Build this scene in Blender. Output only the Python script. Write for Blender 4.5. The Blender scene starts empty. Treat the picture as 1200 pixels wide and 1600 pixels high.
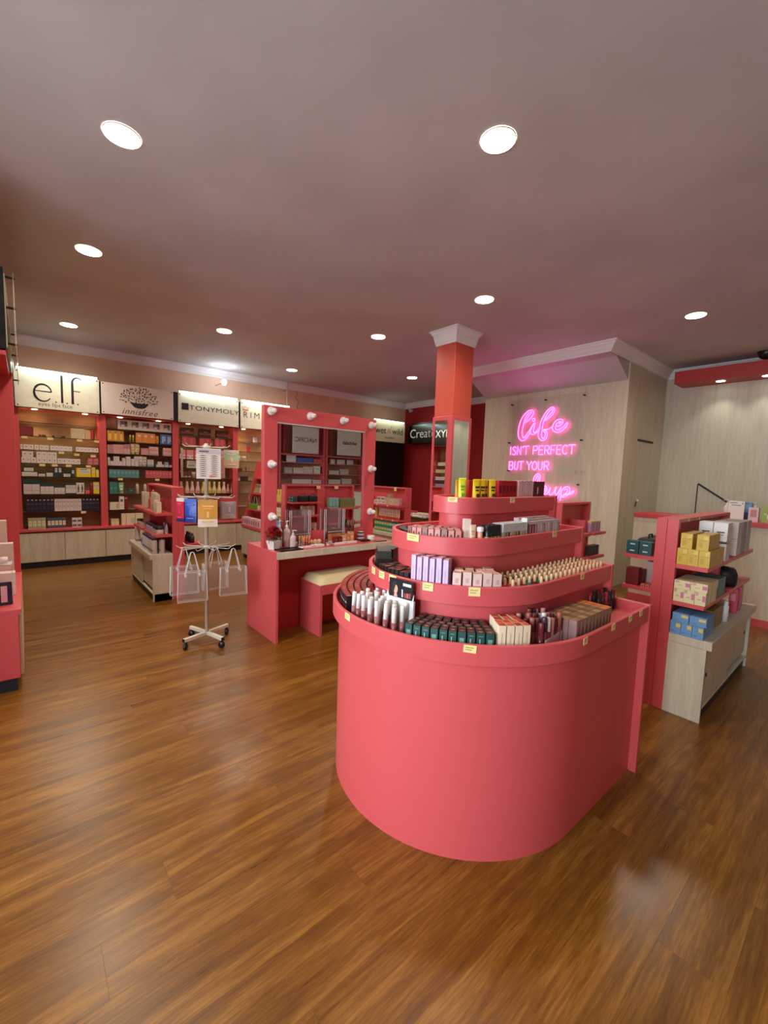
import bpy, math, random
from mathutils import Vector, Matrix
random.seed(7)
SC = bpy.context.scene
COL = SC.collection

# ---------------------------------------------------------------- camera
F_PX = 663.65
YAW, PITCH, ROLL = math.radians(40.3504), math.radians(5.168), math.radians(1.8926)
CAM_Z = 1.5
fw = Vector((math.sin(YAW) * math.cos(PITCH), math.cos(YAW) * math.cos(PITCH), -math.sin(PITCH)))
rt = Vector((math.cos(YAW), -math.sin(YAW), 0))
up = rt.cross(fw)
rt2 = math.cos(ROLL) * rt + math.sin(ROLL) * up
up2 = -math.sin(ROLL) * rt + math.cos(ROLL) * up
cd = bpy.data.cameras.new('camera')
cd.sensor_fit = 'HORIZONTAL'
cd.sensor_width = 36.0
cd.lens = F_PX / 1200.0 * 36.0
cd.clip_start = 0.02
cam = bpy.data.objects.new('camera', cd)
COL.objects.link(cam)
m3 = Matrix((rt2, up2, -fw)).transposed()
cam.matrix_world = Matrix.Translation((0, 0, CAM_Z)) @ m3.to_4x4()
SC.camera = cam

# ---------------------------------------------------------------- world, daylight, exposure
w = bpy.data.worlds.new('world')
SC.world = w
w.use_nodes = True
bg = w.node_tree.nodes['Background']
bg.inputs[0].default_value = (0.80, 0.90, 1.0, 1)
bg.inputs[1].default_value = 1.0

def area_light(name, loc, rot, sx, sy, power, color, spread=180):
    l = bpy.data.lights.new(name, 'AREA')
    l.shape = 'RECTANGLE'; l.size = sx; l.size_y = sy
    l.energy = power; l.color = color; l.spread = math.radians(spread)
    o = bpy.data.objects.new(name, l); COL.objects.link(o)
    o.location = loc; o.rotation_euler = rot
    return o
# daylight entering through the shop window in the wall behind and to the left of the viewer (faces +X)
area_light('window_daylight', (-2.35, 1.95, 2.1), (0, -math.pi / 2 + math.radians(18), 0), 2.4, 2.3, 110, (0.82, 0.92, 1.0))
area_light('door_daylight', (-2.35, -0.05, 2.0), (0, -math.pi / 2 + math.radians(18), 0), 2.4, 1.1, 125, (0.80, 0.92, 1.0))

SC.view_settings.view_transform = 'Standard'
SC.view_settings.look = 'None'
SC.view_settings.gamma = 1.0
SC.view_settings.use_curve_mapping = False
SC.view_settings.exposure = 0.8
SC.cycles.max_bounces = 8
SC.cycles.diffuse_bounces = 4
SC.cycles.glossy_bounces = 4
SC.cycles.transparent_max_bounces = 16
SC.cycles.caustics_reflective = False
SC.cycles.caustics_refractive = False
SC.cycles.sample_clamp_indirect = 4.0
SC.cycles.use_denoising = True

# ---------------------------------------------------------------- helpers: materials
MATS = {}
def lin(c):
    c = c / 255.0
    return c / 12.92 if c <= 0.04045 else ((c + 0.055) / 1.055) ** 2.4
def rgb(t):
    return (lin(t[0]), lin(t[1]), lin(t[2]), 1)
def base_mat(name):
    m = bpy.data.materials.new(name); m.use_nodes = True
    nt = m.node_tree
    b = nt.nodes['Principled BSDF']
    return m, nt, b
def C(r, g, b, rough=0.5, metal=0.0, coat=0.0, bump=True):
    """plain painted or printed surface with faint procedural roughness variation"""
    k = (r, g, b, rough, metal, coat)
    if k in MATS: return MATS[k]
    m, nt, p = base_mat('paint_%d_%d_%d' % (r, g, b))
    p.inputs['Base Color'].default_value = rgb((r, g, b))
    p.inputs['Metallic'].default_value = metal
    p.inputs['Coat Weight'].default_value = coat
    p.inputs['Roughness'].default_value = rough
    n = nt.nodes.new('ShaderNodeTexNoise'); n.inputs['Scale'].default_value = 6.0
    mr = nt.nodes.new('ShaderNodeMapRange')
    mr.inputs[3].default_value = max(0.02, rough - 0.06); mr.inputs[4].default_value = min(1, rough + 0.06)
    nt.links.new(n.outputs[0], mr.inputs[0]); nt.links.new(mr.outputs[0], p.inputs['Roughness'])
    MATS[k] = m
    return m
def glow(name, color, strength):
    if name in MATS: return MATS[name]
    m, nt, p = base_mat(name)
    p.inputs['Base Color'].default_value = (0.8, 0.8, 0.8, 1)
    p.inputs['Emission Color'].default_value = (*color, 1)
    p.inputs['Emission Strength'].default_value = strength
    MATS[name] = m
    return m
def clear(name, tint, alpha, rough=0.05, wrinkle=0.0, fres=0.9):
    """clear glass, acrylic or film: mostly transparent with a glossy surface"""
    if name in MATS: return MATS[name]
    m = bpy.data.materials.new(name); m.use_nodes = True
    nt = m.node_tree; nt.nodes.clear()
    out = nt.nodes.new('ShaderNodeOutputMaterial')
    tr = nt.nodes.new('ShaderNodeBsdfTransparent'); tr.inputs[0].default_value = (*tint, 1)
    gl = nt.nodes.new('ShaderNodeBsdfPrincipled')
    gl.inputs['Base Color'].default_value = (*tint, 1); gl.inputs['Roughness'].default_value = rough
    mx = nt.nodes.new('ShaderNodeMixShader')
    fr = nt.nodes.new('ShaderNodeFresnel'); fr.inputs[0].default_value = 1.45
    ma = nt.nodes.new('ShaderNodeMath'); ma.operation = 'MULTIPLY_ADD'; ma.use_clamp = True
    ma.inputs[1].default_value = fres; ma.inputs[2].default_value = alpha
    nt.links.new(fr.outputs[0], ma.inputs[0]); nt.links.new(ma.outputs[0], mx.inputs[0])
    nt.links.new(tr.outputs[0], mx.inputs[1]); nt.links.new(gl.outputs[0], mx.inputs[2])
    nt.links.new(mx.outputs[0], out.inputs[0])
    if wrinkle:
        nz = nt.nodes.new('ShaderNodeTexNoise'); nz.inputs['Scale'].default_value = 14; nz.inputs['Detail'].default_value = 3
        bp = nt.nodes.new('ShaderNodeBump'); bp.inputs['Strength'].default_value = wrinkle; bp.inputs['Distance'].default_value = 0.02
        nt.links.new(nz.outputs[0], bp.inputs['Height'])
        nt.links.new(bp.outputs[0], gl.inputs['Normal']); nt.links.new(bp.outputs[0], fr.inputs['Normal'])
    MATS[name] = m
    return m
def wood(name, dark, mid, light, scale, axis, rough=0.45, per_object=False, fine=1.0, coat=0.0, contrast=(0.30, 0.52, 0.75), tonevar=0.0):
    """procedural wood grain running along a world axis"""
    if name in MATS: return MATS[name]
    m, nt, p = base_mat(name)
    L = nt.links.new
    geo = nt.nodes.new('ShaderNodeNewGeometry')
    mp = nt.nodes.new('ShaderNodeMapping'); mp.vector_type = 'POINT'
    s = [scale * 9.0] * 3; s[axis] = scale * 0.8
    if per_object: s = [scale * 17.0] * 3; s[axis] = scale * 1.1
    mp.inputs['Scale'].default_value = s
    src = geo.outputs['Position']
    if per_object:
        oi = nt.nodes.new('ShaderNodeObjectInfo')
        mul = nt.nodes.new('ShaderNodeVectorMath'); mul.operation = 'SCALE'
        cmb = nt.nodes.new('ShaderNodeCombineXYZ')
        for i in range(3): L(oi.outputs['Random'], cmb.inputs[i])
        L(cmb.outputs[0], mul.inputs[0]); mul.inputs['Scale'].default_value = 0.12
        add = nt.nodes.new('ShaderNodeVectorMath'); add.operation = 'ADD'
        L(src, add.inputs[0]); L(mul.outputs[0], add.inputs[1]); src = add.outputs[0]
    L(src, mp.inputs[0])
    n1 = nt.nodes.new('ShaderNodeTexNoise'); n1.inputs['Scale'].default_value = 1.0
    n1.inputs['Detail'].default_value = 5; n1.inputs['Roughness'].default_value = 0.62; n1.inputs['Distortion'].default_value = 0.7
    L(mp.outputs[0], n1.inputs['Vector'])
    n2 = nt.nodes.new('ShaderNodeTexNoise'); n2.inputs['Scale'].default_value = 9.0
    n2.inputs['Detail'].default_value = 3; n2.inputs['Roughness'].default_value = 0.7
    L(mp.outputs[0], n2.inputs['Vector'])
    mix = nt.nodes.new('ShaderNodeMix'); mix.inputs[0].default_value = 0.3 * fine
    L(n1.outputs[0], mix.inputs[2]); L(n2.outputs[0], mix.inputs[3])
    cr = nt.nodes.new('ShaderNodeValToRGB')
    e = cr.color_ramp.elements
    e[0].position = contrast[0]; e[0].color = rgb(dark); e[1].position = contrast[2]; e[1].color = rgb(light)
    k = e.new(contrast[1]); k.color = rgb(mid)
    L(mix.outputs[0], cr.inputs[0])
    outc = cr.outputs[0]
    if per_object:
        mp2 = nt.nodes.new('ShaderNodeMapping'); s2 = [scale * 13.0] * 3; s2[axis] = scale * 1.5; mp2.inputs['Scale'].default_value = s2
        L(src, mp2.inputs[0])
        n3 = nt.nodes.new('ShaderNodeTexNoise'); n3.inputs['Scale'].default_value = 0.55; n3.inputs['Detail'].default_value = 6; n3.inputs['Roughness'].default_value = 0.55; n3.inputs['Distortion'].default_value = 1.6
        L(mp2.outputs[0], n3.inputs['Vector'])
        for lo_, hi_, tone, amt in ((0.60, 0.70, light, 0.55), (0.40, 0.30, dark, 0.55)):
            m2 = nt.nodes.new('ShaderNodeMapRange'); m2.inputs[1].default_value = lo_; m2.inputs[2].default_value = hi_; m2.inputs[3].default_value = 0; m2.inputs[4].default_value = amt
            L(n3.outputs[0], m2.inputs[0])
            mx2 = nt.nodes.new('ShaderNodeMix'); mx2.data_type = 'RGBA'
            L(m2.outputs[0], mx2.inputs['Factor']); L(outc, mx2.inputs['A']); mx2.inputs['B'].default_value = rgb(tone)
            outc = mx2.outputs['Result']
    if per_object and tonevar:
        hs = nt.nodes.new('ShaderNodeHueSaturation')
        mr2 = nt.nodes.new('ShaderNodeMapRange'); mr2.inputs[3].default_value = 1 - tonevar; mr2.inputs[4].default_value = 1 + tonevar
        L(oi.outputs['Random'], mr2.inputs[0]); L(mr2.outputs[0], hs.inputs['Value']); L(outc, hs.inputs['Color']); outc = hs.outputs[0]
    L(outc, p.inputs['Base Color'])
    mr = nt.nodes.new('ShaderNodeMapRange'); mr.inputs[3].default_value = rough - 0.07; mr.inputs[4].default_value = rough + 0.07
    L(n1.outputs[0], mr.inputs[0]); L(mr.outputs[0], p.inputs['Roughness'])
    p.inputs['Coat Weight'].default_value = coat
    bp = nt.nodes.new('ShaderNodeBump'); bp.inputs['Strength'].default_value = 0.08; bp.inputs['Distance'].default_value = 0.002
    L(n2.outputs[0], bp.inputs['Height']); L(bp.outputs[0], p.inputs['Normal'])
    MATS[name] = m
    return m
def plaster(name, color, rough=0.85, var=0.04):
    if name in MATS: return MATS[name]
    m, nt, p = base_mat(name)
    L = nt.links.new
    tc = nt.nodes.new('ShaderNodeNewGeometry')
    n = nt.nodes.new('ShaderNodeTexNoise'); n.inputs['Scale'].default_value = 1.3; n.inputs['Detail'].default_value = 4
    L(tc.outputs['Position'], n.inputs['Vector'])
    cr = nt.nodes.new('ShaderNodeValToRGB'); e = cr.color_ramp.elements
    a = tuple(max(0, c * (1 - var)) for c in color); b = tuple(min(255, c * (1 + var)) for c in color)
    e[0].position = 0.3; e[0].color = rgb(a); e[1].position = 0.7; e[1].color = rgb(b)
    L(n.outputs[0], cr.inputs[0]); L(cr.outputs[0], p.inputs['Base Color'])
    p.inputs['Roughness'].default_value = rough
    n2 = nt.nodes.new('ShaderNodeTexNoise'); n2.inputs['Scale'].default_value = 60
    L(tc.outputs['Position'], n2.inputs['Vector'])
    bp = nt.nodes.new('ShaderNodeBump'); bp.inputs['Strength'].default_value = 0.05; bp.inputs['Distance'].default_value = 0.002
    L(n2.outputs[0], bp.inputs['Height']); L(bp.outputs[0], p.inputs['Normal'])
    MATS[name] = m
    return m

RED = C(208, 85, 88, 0.38)
REDWALL = plaster('red_wall_paint', (168, 30, 34), 0.7)
FLOORW = wood('floor_vinyl', (78, 42, 9), (119, 75, 20), (170, 118, 48), 1.0, 0, 0.30, True, 1.3, 0.0, (0.30, 0.50, 0.74), 0.015)
OAK = wood('pale_oak_laminate', (192, 182, 156), (208, 198, 174), (222, 214, 192), 2.2, 2, 0.5)
CEILM = plaster('ceiling_paint', (196, 191, 189), 0.8)
WALLM = plaster('wall_paint_beige', (226, 186, 158), 0.75)
CORN = plaster('cornice_white', (238, 234, 234), 0.6, 0.01)
BLACK = C(16, 16, 18, 0.35)
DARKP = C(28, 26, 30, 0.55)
WHITE = C(232, 230, 226, 0.45)
CREAM = C(232, 224, 196, 0.6)
TAG = C(236, 214, 146, 0.7)
GLASS = clear('shelf_glass', (0.90, 0.95, 0.92), 0.06)
GEDGE = C(46, 40, 34, 0.2)
ACRYL = clear('clear_acrylic', (0.96, 0.97, 0.97), 0.05)
FILM = clear('clear_pvc_film', (0.97, 0.955, 0.955), 0.05, 0.06, 0.6, 0.8)
CHROME = C(190, 190, 192, 0.2, 1.0)
def mirror_mat():
    m, nt, p = base_mat('mirror_silver')
    p.inputs['Base Color'].default_value = (0.88, 0.88, 0.86, 1); p.inputs['Metallic'].default_value = 1; p.inputs['Roughness'].default_value = 0.01
    return m
MIRROR = mirror_mat()

# ---------------------------------------------------------------- helpers: meshes
class MB:
    def __init__(s): s.v = []; s.f = []; s.m = []; s.sm = []
    def add(s, vs, fs, m=0, smooth=False):
        o = len(s.v); s.v += [tuple(p) for p in vs]
        for f in fs: s.f.append(tuple(o + i for i in f)); s.m.append(m); s.sm.append(smooth)
        return s
    def box(s, x0, x1, y0, y1, z0, z1, m=0, c=0.0):
        if c <= 0:
            vs = [(x, y, z) for z in (z0, z1) for y in (y0, y1) for x in (x0, x1)]
            return s.add(vs, [(0, 2, 3, 1), (4, 5, 7, 6), (0, 1, 5, 4), (2, 6, 7, 3), (0, 4, 6, 2), (1, 3, 7, 5)], m)
        # chamfered box: 24 vertices
        X, Y, Z = (x0, x1), (y0, y1), (z0, z1)
        vs = []; idx = {}
        for i in (0, 1):
            for j in (0, 1):
                for k in (0, 1):
                    p = [X[i], Y[j], Z[k]]; sg = [(1, -1)[i], (1, -1)[j], (1, -1)[k]]
                    for a in range(3):
                        q = [p[t] + (0 if t == a else sg[t] * c) for t in range(3)]
                        idx[(i, j, k, a)] = len(vs); vs.append(q)
        fs = []
        I = lambda i, j, k, a: idx[(i, j, k, a)]
        for i in (0, 1):
            q = [I(i, 0, 0, 0), I(i, 1, 0, 0), I(i, 1, 1, 0), I(i, 0, 1, 0)]; fs.append(q if i else q[::-1])
            q = [I(0, i, 0, 1), I(0, i, 1, 1), I(1, i, 1, 1), I(1, i, 0, 1)]; fs.append(q if i else q[::-1])
            q = [I(0, 0, i, 2), I(1, 0, i, 2), I(1, 1, i, 2), I(0, 1, i, 2)]; fs.append(q if i else q[::-1])
        for a in (0, 1):
            for b in (0, 1):
                fs.append([I(a, b, 0, 0), I(a, b, 1, 0), I(a, b, 1, 1), I(a, b, 0, 1)] if a == b else [I(a, b, 0, 1), I(a, b, 1, 1), I(a, b, 1, 0), I(a, b, 0, 0)])
                fs.append([I(a, 0, b, 0), I(a, 1, b, 0), I(a, 1, b, 2), I(a, 0, b, 2)] if a != b else [I(a, 0, b, 2), I(a, 1, b, 2), I(a, 1, b, 0), I(a, 0, b, 0)])
                fs.append([I(0, a, b, 1), I(1, a, b, 1), I(1, a, b, 2), I(0, a, b, 2)] if a == b else [I(0, a, b, 2), I(1, a, b, 2), I(1, a, b, 1), I(0, a, b, 1)])
        for i in (0, 1):
            for j in (0, 1):
                for k in (0, 1):
                    t = [I(i, j, k, 0), I(i, j, k, 1), I(i, j, k, 2)]
                    fs.append(t if (i + j + k) % 2 == 1 else t[::-1])
        return s.add(vs, fs, m)
    def quad(s, a, b, c_, d, m=0): return s.add([a, b, c_, d], [(0, 1, 2, 3)], m)
    def lathe(s, prof, seg=12, m=0, c=(0, 0), sx=1.0, sy=1.0, smooth=True, cap=True):
        n = len(prof); vs = []
        for (r, z) in prof:
            for k in range(seg):
                a = 2 * math.pi * k / seg
                vs.append((c[0] + r * sx * math.cos(a), c[1] + r * sy * math.sin(a), z))
        fs = [(i * seg + k, i * seg + (k + 1) % seg, (i + 1) * seg + (k + 1) % seg, (i + 1) * seg + k) for i in range(n - 1) for k in range(seg)]
        s.add(vs, fs, m, smooth)
        if cap:
            if prof[-1][0] > 1e-6: s.add(vs[(n - 1) * seg:], [tuple(range(seg))], m)
            if prof[0][0] > 1e-6: s.add(vs[:seg], [tuple(range(seg))[::-1]], m)
        return s
    def prism(s, poly, z0, z1, m=0, smooth_side=False, top=True, bottom=True):
        n = len(poly); vs = [(x, y, z0) for x, y in poly] + [(x, y, z1) for x, y in poly]
        s.add(vs, [(i, (i + 1) % n, n + (i + 1) % n, n + i) for i in range(n)], m, smooth_side)
        if top: s.add(vs[n:], [tuple(range(n))], m)
        if bottom: s.add(vs[:n], [tuple(range(n))[::-1]], m)
        return s
    def tube(s, pts, r, seg=6, m=0, closed=False, cap=True):
        P = [Vector(p) for p in pts]; n = len(P); vs = []
        prev = None
        for i in range(n):
            if closed: t = P[(i + 1) % n] - P[i - 1]
            else: t = P[min(i + 1, n - 1)] - P[max(i - 1, 0)]
            if t.length < 1e-9: t = Vector((0, 0, 1))
            t.normalize()
            if prev is None:
                a = Vector((0, 0, 1)) if abs(t.z) < 0.9 else Vector((1, 0, 0))
                u = t.cross(a).normalized()
            else:
                u = (prev - t * prev.dot(t))
                u = u.normalized() if u.length > 1e-6 else t.orthogonal().normalized()
            prev = u; v = t.cross(u)
            rr = r[i] if isinstance(r, (list, tuple)) else r
            for k in range(seg):
                a = 2 * math.pi * k / seg
                vs.append(P[i] + u * (rr * math.cos(a)) + v * (rr * math.sin(a)))
        fs = []
        for i in range(n if closed else n - 1):
            j = (i + 1) % n
            for k in range(seg): fs.append((i * seg + k, i * seg + (k + 1) % seg, j * seg + (k + 1) % seg, j * seg + k))
        s.add(vs, fs, m, True)
        if cap and not closed: s.add(vs[:seg], [tuple(range(seg))[::-1]], m); s.add(vs[-seg:], [tuple(range(seg))], m)
        return s
    def mesh(s, name, mats):
        me = bpy.data.meshes.new(name); me.from_pydata(s.v, [], s.f)
        for mt in (mats if isinstance(mats, (list, tuple)) else [mats]): me.materials.append(mt)
        me.polygons.foreach_set('material_index', s.m); me.polygons.foreach_set('use_smooth', s.sm)
        me.update()
        return me

def ob(name, mesh, parent=None, loc=None, rz=0.0):
    o = bpy.data.objects.new(name, mesh); COL.objects.link(o)
    if loc is not None: o.location = loc
    if rz: o.rotation_euler = (0, 0, rz)
    if parent is not None: o.parent = parent
    return o
def tag(o, label, cat, group=None):
    o['label'] = label; o['category'] = cat
    if group: o['group'] = group
    return o
def thing(name, label, cat, loc=(0, 0, 0), rz=0.0, group=None, rot=None):
    o = bpy.data.objects.new(name, None); COL.objects.link(o)
    o.empty_display_size = 0.05
    o.location = loc; o.rotation_euler = rot if rot else (0, 0, rz)
    return tag(o, label, cat, group)
def struct(name, mb, mats, parent=None, label=None):
    o = ob(name, mb.mesh(name, mats), parent)
    if parent is None: o['kind'] = 'structure'
    if label: o['label'] = label
    return o
def part(name, mb, mats, parent, loc=None, rz=0.0, label=None):
    o = ob(name, mb.mesh(name, mats), parent, loc, rz)
    if label: o['label'] = label
    return o
def bpart(name, mats, parent, *a, c=0.0015, **k):
    return part(name, MB().box(*a, c=c), mats, parent, **k)

class Kind:
    """a kind of thing: shared meshes for its parts; place() makes one individual"""
    def __init__(s, name, parts): s.name = name; s.parts = parts      # parts: (part name, mesh, [(sub name, mesh)])
    def place(s, label, cat, loc, rz=0.0, group=None, rot=None):
        loc = (loc[0], loc[1], loc[2] + (0.0006 if loc[2] < 3 else 0))
        if len(s.parts) == 1 and not s.parts[0][2]:
            o = ob('product_box' if (s.name == 'carton' and cat == 'box') else s.name, s.parts[0][1], None, loc, rz)
            if rot: o.rotation_euler = rot
            return tag(o, label, cat, group)
        r = thing(s.name, label, cat, loc, rz, group, rot)
        for nm, me, subs in s.parts:
            q = ob(nm, me, r)
            for sn, sme in subs: ob(sn, sme, q)
        return r

def text_mesh(body, size, mat, depth=0.002, align='CENTER', shear=0.0, spacing=1.0, offset=0.0, sx=1.0):
    """flat lettering in the local XZ plane facing -Y, as real mesh"""
    cu = bpy.data.curves.new('lettering', 'FONT')
    cu.body = body; cu.size = size; cu.align_x = align; cu.align_y = 'CENTER'
    cu.extrude = depth / 2; cu.shear = shear; cu.space_character = spacing; cu.offset = offset; cu.resolution_u = 3
    t = bpy.data.objects.new('lettering_tmp', cu); COL.objects.link(t)
    dg = bpy.context.evaluated_depsgraph_get()
    me = bpy.data.meshes.new_from_object(t.evaluated_get(dg))
    bpy.data.objects.remove(t); bpy.data.curves.remove(cu)
    me.transform(Matrix.Rotation(math.pi / 2, 4, 'X') @ Matrix.Diagonal((sx, 1, 1, 1)))
    me.materials.clear(); me.materials.append(mat)
    me.update()
    return me
def strip(mb, pts, widths, y0, y1, m=0):
    """flat stroke of varying width drawn along pts in the XZ plane, given thickness y0..y1"""
    n = len(pts); L = []; R_ = []
    for i in range(n):
        a = pts[max(i - 1, 0)]; b = pts[min(i + 1, n - 1)]
        dx, dz = b[0] - a[0], b[1] - a[1]; l = math.hypot(dx, dz) or 1
        w_ = (widths[i] if isinstance(widths, (list, tuple)) else widths) / 2
        L.append((pts[i][0] - dz / l * w_, pts[i][1] + dx / l * w_)); R_.append((pts[i][0] + dz / l * w_, pts[i][1] - dx / l * w_))
    vs = []
    for i in range(n):
        vs += [(L[i][0], y0, L[i][1]), (R_[i][0], y0, R_[i][1]), (R_[i][0], y1, R_[i][1]), (L[i][0], y1, L[i][1])]
    fs = []
    for i in range(n - 1):
        a = 4 * i; b = 4 * (i + 1)
        for k in range(4): fs.append((a + k, a + (k + 1) % 4, b + (k + 1) % 4, b + k))
    fs += [(0, 3, 2, 1), (4 * (n - 1), 4 * (n - 1) + 1, 4 * (n - 1) + 2, 4 * (n - 1) + 3)]
    mb.add(vs, fs, m)
    return mb
def arc(cx, cz, rx, rz_, a0, a1, n=14):
    return [(cx + rx * math.cos(math.radians(a0 + (a1 - a0) * i / n)), cz + rz_ * math.sin(math.radians(a0 + (a1 - a0) * i / n))) for i in range(n + 1)]
def in_frame(x, y, z, margin=40):
    d = Vector((x, y, z - CAM_Z)); zc = d.dot(fw)
    if zc < 0.15: return None
    px = 600 + F_PX * d.dot(rt2) / zc; py = 800 - F_PX * d.dot(up2) / zc
    return (px, py, zc) if -margin < px < 1200 + margin and -margin < py < 1600 + margin else None
# ================================================================ room shell
ZC = 3.25                       # ceiling height
XW, XE, YS, YN = -0.6, 7.85, -2.05, 8.0
XF = -1.6                      # shopfront line behind the viewer
# ---- floor: slab plus laid planks
floor = struct('floor', MB().box(XF - 0.1, XE, YS, YN, -0.12, -0.006), C(70, 44, 24, 0.8))
PL, PW, GAP = 1.22, 0.185, 0.0004
pm_ = MB().box(GAP / 2, PL - GAP / 2, GAP / 2, PW - GAP / 2, -0.006, 0.0).mesh('plank', FLOORW)
cand = []; rest = []
for j in range(int((YN - YS) / PW)):
    off = random.random() * PL
    x = XF - off
    while x < XE:
        x0 = max(x, XF); x1 = min(x + PL, XE); y0 = YS + j * PW
        if x1 - x0 > 0.02:
            f_ = in_frame((x0 + x1) / 2, y0 + PW / 2, 0, 120)
            hidden = (y0 > 7.7) or (1.75 < x0 and x1 < 2.35 and 0.78 < y0 < 1.75)
            sz = 0 if (f_ is None or hidden) else 1 / f_[2]
            cand.append((sz, x0, x1, y0, x0 == x and x1 == x + PL))
        x += PL
cand.sort(key=lambda t: -t[0])
nb = 0; rb = MB()
for sz, x0, x1, y0, full in cand:
    if sz > 0 and nb < 290:
        if full: ob('plank', pm_, floor, (x0, y0, 0))
        else: ob('plank', MB().box(GAP / 2, x1 - x0 - GAP / 2, GAP / 2, PW - GAP / 2, -0.006, 0.0).mesh('plank', FLOORW), floor, (x0, y0, 0))
        nb += 1
    else: rb.box(x0 + GAP / 2, x1 - GAP / 2, y0 + GAP / 2, y0 + PW - GAP / 2, -0.006, 0.0)
o = part('far_planks', rb, FLOORW, floor); o['kind'] = 'stuff'
# ---- ceiling and walls
struct('ceiling', MB().box(XF - 0.1, XE, YS, YN + 0.1, ZC, ZC + 0.1), CEILM)
struct('wall_north', MB().box(XW, XE, YN, YN + 0.1, 0, ZC), WALLM)                       # long back wall with the wall displays
struct('wall_south', MB().box(XF, XE + 0.1, YS - 0.1, YS, 0, ZC), WALLM)
struct('wall_west', MB().box(-0.6, -0.5, 3.35, YN, 0, ZC), WALLM)
# red wall at the end of the shop and the pale wall beyond the passage
struct('wall_red', MB().box(7.4, 7.5, 6.55, YN, 0, ZC).box(7.42, 7.52, 6.5, 6.55, 0, ZC), REDWALL)
struct('wall_east', MB().box(XE, XE + 0.1, YS, 2.42, 0, ZC), OAK)
struct('wall_passage', MB().box(XE, XE + 0.1, 2.42, YN, 0, ZC), REDWALL)
# block under the stair: pale oak wall carrying the neon sign, with a sloping soffit above
mb = MB().box(6.36, 7.85, 2.42, 4.775, 0, 2.885)
struct('wall_neon', mb, OAK)
mb = MB()
yA, yB = 2.42, 4.775
prof = [(5.70, ZC), (5.70, 3.125), (5.93, 3.125), (6.36, 2.885), (7.85, 2.885), (7.85, ZC)]
vs = [(x, yA, z) for x, z in prof] + [(x, yB, z) for x, z in prof]
n = len(prof)
mb.add(vs, [tuple(range(n)), tuple(range(2 * n - 1, n - 1, -1))] + [(i, n + i, n + (i + 1) % n, (i + 1) % n) for i in range(n)])
struct('ceiling_soffit', mb, CEILM)
# oak cladding that carries the return wall up to the cornice
mb = MB().add([(6.36, 2.405, 0), (7.85, 2.405, 0), (7.85, 2.405, 3.13), (6.36, 2.405, 3.13), (6.36, 2.42, 0), (7.85, 2.42, 0), (7.85, 2.42, 3.13), (6.36, 2.42, 3.13)],
              [(0, 1, 2, 3), (7, 6, 5, 4), (0, 4, 5, 1), (1, 5, 6, 2), (2, 6, 7, 3), (3, 7, 4, 0)])
struct('wall_return', mb, OAK)

# ---- cornices (extruded profile: depth d, drop h)
def cornice(name, p, q, nx, ny, ext0=0, ext1=0, sc=1.0):
    prof = [(0, -0.125), (0.018, -0.125), (0.022, -0.108), (0.045, -0.085), (0.062, -0.055), (0.085, -0.035), (0.092, -0.02), (0.115, -0.018), (0.115, 0.0), (0, 0)]
    dx, dy = q[0] - p[0], q[1] - p[1]; l = math.hypot(dx, dy); tx, ty = dx / l, dy / l
    m_ = MB(); n_ = len(prof); A = []; B = []
    for d, h in prof:
        d *= sc; h *= sc
        A.append((p[0] + nx * d - tx * d * ext0, p[1] + ny * d - ty * d * ext0, ZC + h - 0.0005))
        B.append((q[0] + nx * d + tx * d * ext1, q[1] + ny * d + ty * d * ext1, ZC + h - 0.0005))
    m_.add(A + B, [(i, (i + 1) % n_, n_ + (i + 1) % n_, n_ + i) for i in range(n_)] + [tuple(range(n_))[::-1], tuple(range(n_, 2 * n_))])
    return struct(name, m_, CORN)
cornice('trim_1', (XW, YN), (7.4, YN), 0, -1, 0, -1)
cornice('trim_2', (7.4, YN), (7.4, 6.5), -1, 0, -1, 1)
cornice('trim_3', (7.85, 6.5), (7.85, 4.775), -1, 0)
cornice('trim_4', (5.70, 4.775), (5.70, 2.405), -1, 0, 0, 1)
cornice('trim_5', (5.70, 2.405), (7.85, 2.405), 0, -1, 1, -1)
cornice('trim_6', (7.85, 2.405), (7.85, YS), -1, 0, -1, 0)
# ---- shop window (behind the viewer): framed panes in the shopfront wall
WZ0, WZ1 = 0.25, 2.45
DY0, DY1, WY0, WY1 = -0.55, 0.45, 0.85, 2.95
struct('wall_shopfront', MB().box(XF - 0.1, XF, YS, 3.35, WZ1, ZC).box(XF - 0.1, XF, DY1, 3.35, 0, WZ0).box(XF - 0.1, XF, YS, DY0, 0, WZ1).box(XF - 0.1, XF, DY1, WY0, WZ0, WZ1).box(XF - 0.1, XF, WY1, 3.35, WZ0, WZ1), WALLM)
struct('wall_side', MB().box(XF - 0.1, -0.6, 3.35, 3.45, 0, ZC), WALLM)
FRM = C(60, 62, 66, 0.4)
def glazing(name, y0, y1, z0, z1, n):
    g = 0.05
    wn = struct(name, MB().box(XF - 0.1, XF, y1 - g, y1, z0, z1).box(XF - 0.1, XF, y0, y0 + g, z0, z1).box(XF - 0.1, XF, y0 + g, y1 - g, z0, z0 + g).box(XF - 0.1, XF, y0 + g, y1 - g, z1 - g, z1), FRM)
    wd = (y1 - y0 - 2 * g) / n
    for i in range(n):
        a = y0 + g + i * wd
        struct('pane', MB().box(XF - 0.055, XF - 0.045, a + 0.005, a + wd - 0.045 * (i < n - 1), z0 + g, z1 - g), clear('window_glass', (1, 1, 1), 0.02), wn)
        if i: struct('mullion', MB().box(XF - 0.08, XF - 0.02, a - 0.04, a, z0 + g, z1 - g), FRM, wn)
glazing('window_1', WY0, WY1, WZ0, WZ1, 2)
glazing('door_1', DY0, DY1, 0.0, WZ1, 1)
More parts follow.
